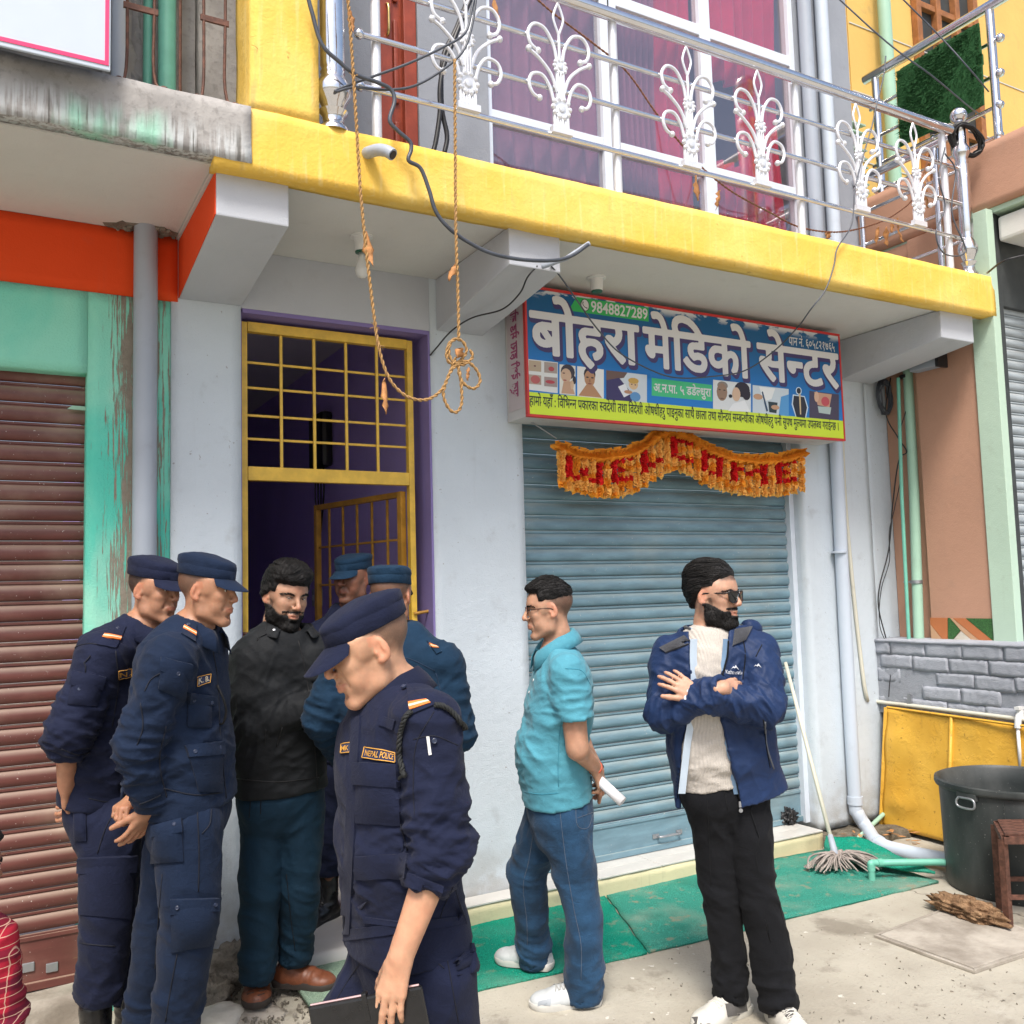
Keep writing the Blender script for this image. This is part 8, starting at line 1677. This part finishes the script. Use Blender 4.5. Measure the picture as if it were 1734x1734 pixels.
# ---- K.B.: second from left
def police_second():
    f = Fig(3.12, 'policeman in blue uniform and cap, profile to the right, both hands clasped behind him', (.38, .19, .11), .0042); J = f.J; B = frame(82); S, FW = B[0], B[1]; k = f.k
    f.put_head(352, 1004, 0, 84, 4, 0, .93, jaw=1.05, nose=.95, fade=.74, stub=.1, hairline=.09, brow=.9, chin=.95, cap=capd(NAVY2, h=.056, z0=.056))
    tr = [(J(322, 1085, 0), .14, .08), (J(310, 1180, 0), .15, .10), (J(318, 1270, 0), .145, .10), (J(322, 1370, 0), .14, .09), (J(318, 1400, 0), .12, .08)]
    RA = [J(290, 1118, -.19), J(232, 1262, -.22), J(256, 1368, -.16)]; LA = [J(332, 1118, .19), J(262, 1262, .24), J(228, 1352, -.02)]
    f.hand(RA[2], J(232, 1408, -.16) - RA[2], -FH * .5 + RH * .55 + V(0, 0, -.5), 1, (8, 16, 12), 7, (28, 20, 10), .98)
    f.hand(LA[2], J(205, 1368, -.09) - LA[2], -RH * .2 - FH * .6 + V(0, 0, .75), -1, (60, 60, 40), 3, (40, 20, 20), .95)
    RL = [J(318, 1392, -.09), J(320, 1545, -.11), J(298, 1735, -.08)]; LL = [J(300, 1392, .09), J(268, 1550, .10), J(240, 1740, .16)]
    o = f.build_body(tr, S, [(RA, (.055, .042, .028)), (LA, (.055, .042, .028))], [(RL, (.06, .045, .036)), (LL, (.06, .045, .036))], J(325, 1062, 0))
    nd = [(J(322, 1076, 0), .120, .078), (J(312, 1108, 0), .188, .112), (J(306, 1180, 0), .192, .128), (J(318, 1262, 0), .178, .124), (J(326, 1362, 0), .190, .122)]
    sh, sf = f.top('uniform_shirt', nd, S, [(RA, (.080, .070, .047)), (LA, (.08, .07, .047))], (J(325, 1078, 0), J(332, 1052, 0)), NAVY2, neckr=.064, base=(.005, 8), fields=[(J(320, 1265, -.1), .13, V(0, 0, 1) + .5 * RH, .045, .010), (J(262, 1180, -.2), .10, V(0, 0, 1) - .8 * RH, .04, .009), (J(240, 1310, -.2), .1, V(0, 0, 1) - .4 * RH, .036, .011)])
    f.collar(J(329, 1072, 0), V(.12, 0, 1), FW - V(0, 0, .2), .068, NAVY2, sh, .042, .058, 20, .03, .008, .004)
    epaulette(sf, sh, [(316, 1050), (332, 1058), (330, 1088), (306, 1074)], NAVY2, (.45, .66)); button(sf, sh, 318, 1060, .007)
    pocket(sf, sh, [(274, 1112), (323, 1124), (312, 1186), (268, 1166)], NAVY2, .40, ((.55, .95),), .010, 'sleeve_pocket')
    badge(sf, sh, [(333, 1146), (356, 1141), (354, 1156), (333, 1162)], 'K. B.', CRM)
    pocket(sf, sh, [(318, 1172), (357, 1178), (356, 1232), (316, 1230)], NAVY2, .32, ((.12, .6), (.88, .6)))
    pocket(sf, sh, [(314, 1262), (374, 1255), (376, 1342), (336, 1340)], NAVY2, .26, ((.2, .6), (.8, .5)))
    seams('stitching', sf, [[(277, 1335), (330, 1346), (376, 1342)], [(245, 1170), (256, 1150), (275, 1138)], [(238, 1190), (242, 1230), (232, 1262)], [(281, 1230), (270, 1290), (282, 1350)], [(236, 1362), (256, 1354), (272, 1346)], [(358, 1090), (368, 1150), (374, 1260), (383, 1352)]], simple('dark_seam', (.0025, .005, .014), .8), sh, .0022)
    m = MB(); c = J(378, 1190, -.03)
    for r in (.036, .030): m.tube(spline([J(368, 1160, -.04), J(379, 1185, -.05), J(383, 1205, -.05), J(378, 1224, -.05), J(370, 1226, -.04)], 5), .004, 6)
    m.build('lanyard_cord', M['rubber'], sh, smooth=True)
    wn = [(J(322, 1345, 0), .155, .105), (J(322, 1375, 0), .165, .112), (J(316, 1400, 0), .155, .095)]
    t, tf = f.trousers(wn, S, [([J(318, 1400, -.085), J(322, 1545, -.11), J(296, 1740, -.08)], (.108, .090, .074)), ([J(300, 1400, .085), J(272, 1550, .10), J(240, 1740, .16)], (.098, .080, .068))], NAVY2)
    pocket(tf, t, [(291, 1522), (366, 1520), (364, 1600), (290, 1612)], NAVY2, .28, ((.15, .5), (.9, .5)), .012, 'cargo_pocket'); pocket(tf, t, [(262, 1398), (308, 1386), (312, 1458), (256, 1462)], NAVY2, .30, ((.8, .4),), .010, 'hip_pocket')
    seams('stitching', tf, [[(358, 1370), (355, 1395), (342, 1412)], [(334, 1372), (337, 1440), (336, 1510)], [(300, 1615), (288, 1680), (280, 1730)], [(275, 1480), (268, 1560), (262, 1640)]], simple('dark_seam', (.0025, .005, .014), .8), t, .0022)
    for l, td in ((RL, RH * .9 - FH * .2), (LL, RH * .95 + FH * .1)): f.shoe(V(*l[2][:2], 0), td, LEATHER, SOLE, L=.29, W=.105, z=-.03, boot=.22, kind='boot')
    return f
# ---- N.: far left
def police_left():
    f = Fig(3.36, 'policeman in navy uniform farthest left, bare forearm behind his back before the maroon shutter', (.40, .20, .12), .0045); J = f.J; B = frame(72); S, FW = B[0], B[1]
    f.put_head(262, 1003, 0, 70, 4, 0, .93, jaw=1.02, fade=1.0, stub=.1, hairline=.085, brow=.9, cap=capd(NAVY, h=.054, z0=.056))
    tr = [(J(230, 1085, 0), .14, .08), (J(205, 1180, 0), .15, .10), (J(190, 1270, 0), .145, .10), (J(185, 1350, 0), .13, .09), (J(185, 1390, 0), .12, .08)]
    RA = [J(176, 1112, -.16), J(115, 1238, -.23), J(113, 1330, -.17)]; LA = [J(240, 1112, .16), J(205, 1240, .22), J(150, 1345, .05)]
    f.hand(RA[2], J(106, 1376, -.13) - RA[2], -FH * .4 - RH * .8, 1, (35, 40, 25), 5, (30, 25, 15), .98); f.hand(LA[2], J(120, 1372, .0) - LA[2], -FH * .6 + RH * .5, -1, (35, 40, 25))
    RL = [J(188, 1395, -.09), J(182, 1535, -.10), J(166, 1690, -.08)]; LL = [J(204, 1395, .09), J(218, 1535, .12), J(222, 1680, .14)]
    o = f.build_body(tr, S, [(RA, (.055, .042, .030)), (LA, (.055, .042, .028))], [(RL, (.06, .045, .036)), (LL, (.06, .045, .036))], J(238, 1062, 0))
    nd = [(J(234, 1076, 0), .115, .078), (J(214, 1106, 0), .188, .112), (J(200, 1180, 0), .190, .125), (J(186, 1265, 0), .178, .122), (J(180, 1350, 0), .185, .122)]
    sh, sf = f.top('uniform_shirt', nd, S, [([RA[0], RA[1], RA[1] * .62 + RA[2] * .38], (.080, .072, .062)), (LA, (.08, .07, .047))], (J(236, 1078, 0), J(245, 1050, 0)), NAVY, neckr=.064, base=(.005, 8), fields=[(J(190, 1290, -.1), .13, V(0, 0, 1) + .5 * RH, .045, .009), (J(120, 1245, -.2), .10, V(0, 0, 1) - .3 * RH, .035, .012), (J(150, 1180, -.2), .12, V(0, 0, 1) + .5 * RH, .05, .006)])
    f.collar(J(240, 1070, 0), V(.10, 0, 1), FW - V(0, 0, .2), .068, NAVY, sh, .042, .058, 20, .03, .008, .004)
    epaulette(sf, sh, [(190, 1058), (214, 1062), (196, 1098), (164, 1092)], NAVY, (.50, .66)); button(sf, sh, 199, 1066, .007)
    pocket(sf, sh, [(128, 1136), (178, 1146), (164, 1196), (114, 1192)], NAVY, .42, ((.3, 1.25),), .009, 'sleeve_pocket'); badge(sf, sh, [(200, 1136), (222, 1132), (221, 1146), (200, 1150)], 'N.', GOLD)
    seams('stitching', sf, [[(112, 1136), (124, 1100), (148, 1090), (170, 1092)], [(196, 1102), (200, 1160), (190, 1230)], [(150, 1352), (185, 1358), (222, 1350)], [(104, 1268), (130, 1278), (152, 1274)]], simple('dark_seam', (.0025, .004, .012), .8), sh, .0022)
    wn = [(J(182, 1335, 0), .155, .105), (J(184, 1365, 0), .165, .112), (J(188, 1392, 0), .155, .095)]
    t, tf = f.trousers(wn, S, [([J(188, 1395, -.085), J(183, 1540, -.10), J(166, 1690, -.08)], (.104, .088, .076)), ([J(206, 1395, .085), J(218, 1540, .12), J(222, 1690, .14)], (.095, .08, .068))], NAVY)
    pocket(tf, t, [(137, 1452), (228, 1448), (222, 1556), (135, 1548)], NAVY, .26, (), .013, 'cargo_pocket'); pocket(tf, t, [(126, 1358), (146, 1356), (148, 1424), (126, 1424)], NAVY, .2, (), .006, 'hip_pocket')
    seams('stitching', tf, [[(130, 1595), (160, 1600), (195, 1602)], [(200, 1365), (180, 1400), (165, 1445)]], simple('dark_seam', (.0025, .004, .012), .8), t, .0022)
    for l, td in ((RL, RH * .95 - FH * .3), (LL, RH * .95)):
        b = f.shoe(V(*l[2][:2], 0), td, LEATHER, SOLE, L=.29, W=.108, z=-.05, boot=.235, kind='boot', lace=True, lacecol=M['rubber'])
    return f
# ---- in the doorway
def police_door():
    f = Fig(4.42, 'policeman in teal cap standing farthest back in the purple doorway', (.20, .085, .05), .0056); J = f.J; B = frame(-22); S, FW = B[0], B[1]
    f.put_head(597, 982, 0, -26, 0, 0, .95, jaw=1.12, nose=1.35, full=1.0, fade=.8, stub=.25, hairline=.085, brow=1.1, gaze=(-.25, 0), cap=capd(NAVY3, h=.052, z0=.050, top=.05))
    tr = [(J(596, 1055, 0), .14, .085), (J(594, 1130, 0), .15, .10), (J(592, 1220, 0), .145, .10), (J(592, 1290, 0), .14, .09), (J(592, 1310, 0), .12, .08)]
    RA = [J(548, 1080, 0), J(540, 1165, 0), J(545, 1240, -.08)]; LA = [J(646, 1080, 0), J(655, 1165, 0), J(648, 1240, -.08)]
    for a, sd in ((RA, 1), (LA, -1)): f.hand(a[2], V(0, 0, -1) - FH * .3, -FH, sd)
    RL = [J(566, 1305, 0), J(560, 1420, 0), J(553, 1520, 0)]; LL = [J(616, 1305, 0), J(620, 1420, 0), J(622, 1525, .05)]
    o = f.build_body(tr, S, [(RA, (.055, .042, .028)), (LA, (.055, .042, .028))], [(RL, (.06, .045, .036)), (LL, (.06, .045, .036))], J(596, 1036, 0))
    nd = [(J(596, 1046, 0), .12, .08), (J(595, 1075, 0), .19, .11), (J(594, 1130, 0), .195, .128), (J(592, 1210, 0), .18, .125), (J(592, 1285, 0), .185, .125)]
    sh, sf = f.top('uniform_shirt', nd, S, [(RA, (.078, .068, .048)), (LA, (.078, .068, .048))], (J(596, 1050, 0), J(597, 1030, 0)), NAVY, neckr=.064, h=.0065); f.collar(J(596, 1046, 0), V(0, 0, 1), FW, .068, NAVY, sh)
    f.trousers([(J(592, 1270, 0), .155, .11), (J(592, 1300, 0), .165, .115), (J(592, 1315, 0), .165, .112)], S, [([J(566, 1310, 0), J(560, 1420, 0), J(554, 1475, 0)], (.095, .08, .07)), ([J(616, 1310, 0), J(620, 1420, 0), J(622, 1480, .05)], (.095, .08, .07))], NAVY, h=.0065)
    for l, td in ((RL, -FH * .8 - RH * .45), (LL, -FH)): f.shoe(V(*l[2][:2], 0), td, LEATHER, SOLE, L=.30, W=.112, z=.082, boot=.25, kind='boot', lace=True, lacecol=M['rubber'])
    return f
# ---- seen from behind
def police_back():
    f = Fig(3.50, 'policeman in teal-blue uniform and cap seen from behind, facing the doorway', (.36, .18, .11), .0055); J = f.J; B = frame(172); S, FW = B[0], B[1]
    f.put_head(662, 1012, 0, 170, -2, 0, .93, fade=.66, stub=.1, hairline=.09, brow=0, eyes=False, cap=capd(NAVY3, h=.052, z0=.048, top=.02, wr=.002))
    tr = [(J(666, 1100, 0), .14, .085), (J(668, 1180, 0), .155, .10), (J(665, 1270, 0), .145, .10), (J(662, 1350, 0), .14, .09), (J(662, 1385, 0), .12, .08)]
    RA = [J(748, 1126, 0), J(772, 1240, .0), J(725, 1290, .20)]; LA = [J(588, 1120, .02), J(545, 1215, .0), J(585, 1290, .18)]
    f.hand(RA[2], FH - RH * .6, V(0, 0, 1), 1); f.hand(LA[2], FH + RH * .5, V(0, 0, 1), -1)
    RL = [J(690, 1380, 0), J(690, 1520, 0), J(690, 1655, .02)]; LL = [J(636, 1380, 0), J(634, 1520, 0), J(632, 1655, .02)]
    o = f.build_body(tr, S, [(RA, (.055, .042, .028)), (LA, (.055, .042, .028))], [(RL, (.06, .045, .036)), (LL, (.06, .045, .036))], J(664, 1072, 0))
    nd = [(J(665, 1082, 0), .13, .085), (J(667, 1116, 0), .20, .115), (J(668, 1185, 0), .205, .130), (J(665, 1270, 0), .188, .126), (J(662, 1352, 0), .190, .126)]
    sh, sf = f.top('uniform_shirt', nd, S, [(RA, (.084, .072, .05)), (LA, (.084, .072, .05))], (J(664, 1088, 0), J(662, 1060, 0)), NAVY3, neckr=.064, h=.0075, base=(.005, 7), fields=[(J(740, 1200, -.1), .1, V(0, 0, 1) + .6 * RH, .05, .009), (J(550, 1215, 0), .12, V(0, 0, 1) - .5 * RH, .045, .01)]); f.collar(J(664, 1082, 0), V(0, 0, 1), FW, .068, NAVY3, sh, .042, .05)
    seams('stitching', sf, [[(672, 1110), (700, 1118), (736, 1136)], [(738, 1140), (748, 1180), (752, 1230)], [(620, 1112), (645, 1108), (672, 1110)]], simple('dark_seam', (.005, .02, .05), .8), sh, .0018); epaulette(sf, sh, [(722, 1086), (735, 1092), (748, 1104), (738, 1108)], NAVY3, (.2, .5))
    f.trousers([(J(662, 1335, 0), .155, .11), (J(662, 1365, 0), .165, .115), (J(662, 1385, 0), .165, .112)], S, [(RL, (.095, .08, .07)), (LL, (.095, .08, .07))], NAVY3, h=.0065)
    for l in (RL, LL): f.shoe(V(*l[2][:2], 0), FH, LEATHER, SOLE, L=.29, W=.108, z=.01, boot=.23, kind='boot')
    return f
# ---- nearest, walking with head bowed
def police_front():
    f = Fig(2.34, 'nearest policeman walking left with bowed head, holding a black folder', (.52, .285, .175), .0039); J = f.J; B = frame(-58); S, FW = B[0], B[1]
    f.put_head(624, 1102, -.01, -67, 17, 0, 1.06, jaw=1.0, nose=1.05, chin=1.05, fade=.74, stub=.08, hairline=.095, brow=.7, eye=.0012, eyes=2, gaze=(0, -.6), cap=capd(NAVY, h=.048, z0=.046, vis=.082, slope=34, wr=.0025))
    tr = [(J(668, 1215, .01), .11, .07), (J(668, 1290, 0), .155, .10), (J(668, 1420, 0), .145, .10), (J(685, 1560, 0), .14, .10), (J(690, 1640, 0), .13, .09)]
    LA = [J(722, 1222, -.15), J(748, 1430, -.20), J(678, 1622, -.27)]; RA = [J(635, 1222, .15), J(640, 1420, .22), J(655, 1570, .2)]
    f.hand(LA[2], J(660, 1690, -.29) - LA[2], -FH * .88 - RH * .42, 1, (14, 10, 6), 4, (35, 45, 20), 1.0, curls=[(16, 12, 8), (12, 10, 6), (12, 10, 8), (14, 14, 10)])
    f.hand(RA[2], V(0, 0, -1) - RH * .2, -FH, 1, (30, 30, 20), 4)
    LL = [J(735, 1640, -.08), J(760, 1860, -.06), J(800, 2030, .05)]; RL = [J(650, 1640, .08), J(548, 1830, .02), J(530, 2040, .0)]
    o = f.build_body(tr, S, [(LA, (.058, .044, .0285)), (RA, (.055, .042, .028))], [(RL, (.06, .045, .036)), (LL, (.06, .045, .036))], J(672, 1166, .02))
    nd = [(J(674, 1194, .01), .105, .074), (J(674, 1228, 0), .178, .106), (J(668, 1300, 0), .188, .126), (J(670, 1430, 0), .182, .126), (J(690, 1592, 0), .196, .142)]
    cf = LA[1] * .60 + LA[2] * .40
    sh, sf = f.top('uniform_shirt', nd, S, [([LA[0], LA[1], cf], (.076, .066, .050)), ([RA[0], RA[1], RA[1] * .5 + RA[2] * .5], (.072, .062, .050))], (J(672, 1190, .01), J(655, 1145, 0)), NAVY, neckr=.060, ncut=.07, base=(.004, 9), h=.0052, fields=[(J(745, 1440, -.2), .09, V(0, 0, 1) + .5 * RH, .030, .012), (J(725, 1380, -.2), .10, V(0, 0, 1) - .8 * RH, .04, .009), (J(720, 1490, -.25), .07, V(0, 0, 1) + .3 * RH, .026, .009), (J(610, 1470, -.1), .12, V(0, 0, 1) + .3 * RH, .04, .007), (J(740, 1330, -.2), .1, RH + .5 * V(0, 0, 1), .05, .006), (J(690, 1450, -.15), .12, V(0, 0, 1) - .6 * RH, .05, .006)])
    f.collar(J(670, 1178, .01), V(0, 0, 1) - RH * .42, FW - V(0, 0, .5), .064, NAVY, sh, .042, .062, 20, .036, .007, .005)
    DS = simple('dark_seam', (.0025, .004, .013), .8)
    epaulette(sf, sh, [(688, 1158), (702, 1172), (734, 1196), (696, 1212)], NAVY, (.62, .86)); button(sf, sh, 685, 1167, .008, .007)
    badge(sf, sh, [(619, 1265), (671, 1274), (671, 1291), (615, 1283)], 'NEPAL POLICE', GOLD); badge(sf, sh, [(580, 1260), (598, 1257), (594, 1274), (579, 1275)], 'MK', GOLD)
    pocket(sf, sh, [(606, 1290), (676, 1294), (680, 1398), (604, 1393)], NAVY, .36, (), .004)
    for q in ([(603, 1450), (692, 1445), (688, 1487), (603, 1488)],): patch('pocket_flap', sf, q, NAVY, sh, .007, (10, 6), .002)
    patch('strap_tab', sf, [(646, 1212), (671, 1220), (667, 1236), (643, 1228)], NAVY, sh, .004, (6, 5)); patch('placket', sf, [(598, 1215), (612, 1212), (594, 1582), (578, 1582)], NAVY, sh, .004, (5, 24)); patch('hem_band', sf, [(582, 1574), (800, 1548), (803, 1562), (582, 1593)], NAVY, sh, .003, (18, 4))
    patch('pocket_welt', sf, [(617, 1552), (680, 1560), (680, 1569), (617, 1562)], NAVY, sh, .004, (8, 4)); patch('cuff', sf, [(692, 1478), (752, 1500), (746, 1520), (686, 1498)], NAVY, sh, .005, (10, 5))
    seams('stitching', sf, [[(603, 1455), (645, 1452), (690, 1449)], [(603, 1484), (645, 1484), (688, 1482)], [(735, 1205), (705, 1260), (700, 1330), (702, 1380)], [(700, 1252), (735, 1246), (775, 1262)], [(768, 1500), (748, 1545), (745, 1570)], [(678, 1395), (690, 1440)], [(598, 1225), (590, 1400), (582, 1575)]], DS, sh, .0013)
    patch('white_tape', sf, [(722, 1247), (727, 1247), (731, 1278), (726, 1279)], M['white_plastic'], sh, .002, (4, 6)); button(sf, sh, 735, 1254, .004); button(sf, sh, 788, 1236, .004)
    # braided lanyard round the shoulder and the looped cord
    m = MB()
    for path in ([(735, 1196), (752, 1200), (772, 1218), (785, 1236)], [(699, 1206), (688, 1218), (682, 1240), (680, 1270), (684, 1300), (690, 1312)]):
        Q = [sf.hit(*p) for p in spline([V(*p) for p in path], 14)]; Q = [p + n_ * .008 for p, n_ in Q]
        for ph in (0, 2.1, 4.2):
            out = []
            for i, q in enumerate(Q): t = nrm(Q[min(i + 1, len(Q) - 1)] - Q[max(i - 1, 0)]); u = nrm(np.cross(t, [.1, .9, .2])); v = np.cross(t, u); a = ph + i * .55; out.append(q + .0036 * (cos(a) * u + sin(a) * v))
            m.tube(out, .0036, 5)
    for dy in (0, 6): m.tube([p + n_ * .008 for p, n_ in [sf.hit(*q) for q in spline([V(688, 1308), V(670, 1322 + dy), V(640, 1328 + dy), V(618, 1324 + dy), V(606, 1312)], 6)]], .0030, 6)
    m.build('lanyard_cord', simple('black_cord', (.016, .018, .018), .7, 0, .3, 200, .4), sh, smooth=True)
    wn = [(J(688, 1570, 0), .155, .115), (J(690, 1610, 0), .165, .122), (J(692, 1650, 0), .155, .100)]
    t, tf = f.trousers(wn, S, [([J(735, 1650, -.085), J(762, 1860, -.06), V(*J(800, 2030, .05)[:2], .10)], (.104, .090, .074)), ([J(645, 1650, .085), J(548, 1830, .02), V(*J(530, 2040, .0)[:2], .10)], (.100, .088, .074))], NAVY, h=.005)
    seams('stitching', tf, [[(722, 1600), (736, 1625), (752, 1640)], [(752, 1595), (762, 1650), (776, 1730)], [(632, 1600), (590, 1660), (545, 1734)]], DS, t, .0015); pocket(tf, t, [(792, 1602), (806, 1598), (808, 1646), (796, 1648)], NAVY, .3, (), .006, 'cargo_pocket')
    for l, td in ((LL, -RH * .95), (RL, -RH * .95 - FH * .2)): f.shoe(V(*l[2][:2], 0), td, LEATHER, SOLE, L=.29, W=.108, z=.0, boot=.23, kind='boot')
    # finger nails
    # folder
    d0 = f.d - .262; a, b = at(522, 1704, d0), at(714, 1668, d0 - .02); ux = nrm(b - a); uz = nrm(V(0, 0, -1) - ux * (V(0, 0, -1) @ ux)); un = np.cross(ux, uz); L_ = np.linalg.norm(b - a); Hh = .21
    e = empty('folder', (a + b) / 2 + uz * Hh, 'black leather zip folder held in the nearest policeman\'s hand', 'folder')
    MB().obox((a + b) / 2 + uz * Hh / 2, ux * L_ / 2, uz * Hh / 2, un * .007).build('cover', LEATHER, e, bevel=.006)
    c_ = a + ux * L_ * .27; MB().tube([a + ux * .006 - uz * .0015 - un * .0, a + ux * L_ * .48 - uz * .0015], .0028, 6).build('metal_edge', simple('rose_metal', (.62, .42, .40), .3, .7), e); MB().tube([a + ux * L_ * .80 - uz * .0015, b - ux * .006 - uz * .0015], .0028, 6).build('metal_edge', simple('rose_metal', (.62, .42, .40), .3, .7), e)
    MB().obox(a + ux * L_ * .50 + uz * .022 - un * 0, ux * .006, uz * .03, un * .009).build('clasp', LEATHER, e, bevel=.003)
    return f
for fn in (man_sunglasses, man_black, child, police_second, police_left, police_door, police_back, police_front):
    fn(); print(fn.__name__, round(_t.time() - _t0, 1))

tb = [o for o in bpy.data.objects if o.name.startswith('shell') and o.parent and o.parent.name == 'water_tub'][0]; tf_ = Surf(*mesh_np(tb)); tf_.dref = 4.3
co, fs, zz_, wd = deva([['क', 'ब', 'र']], .02); decal('lettering', tf_, co, fs, (1712, 1398), (20 / wd, 1 / wd), (0, -16), simple('chalky_print', (.42, .44, .43), .8, 0, .3, 60), tb, .002)
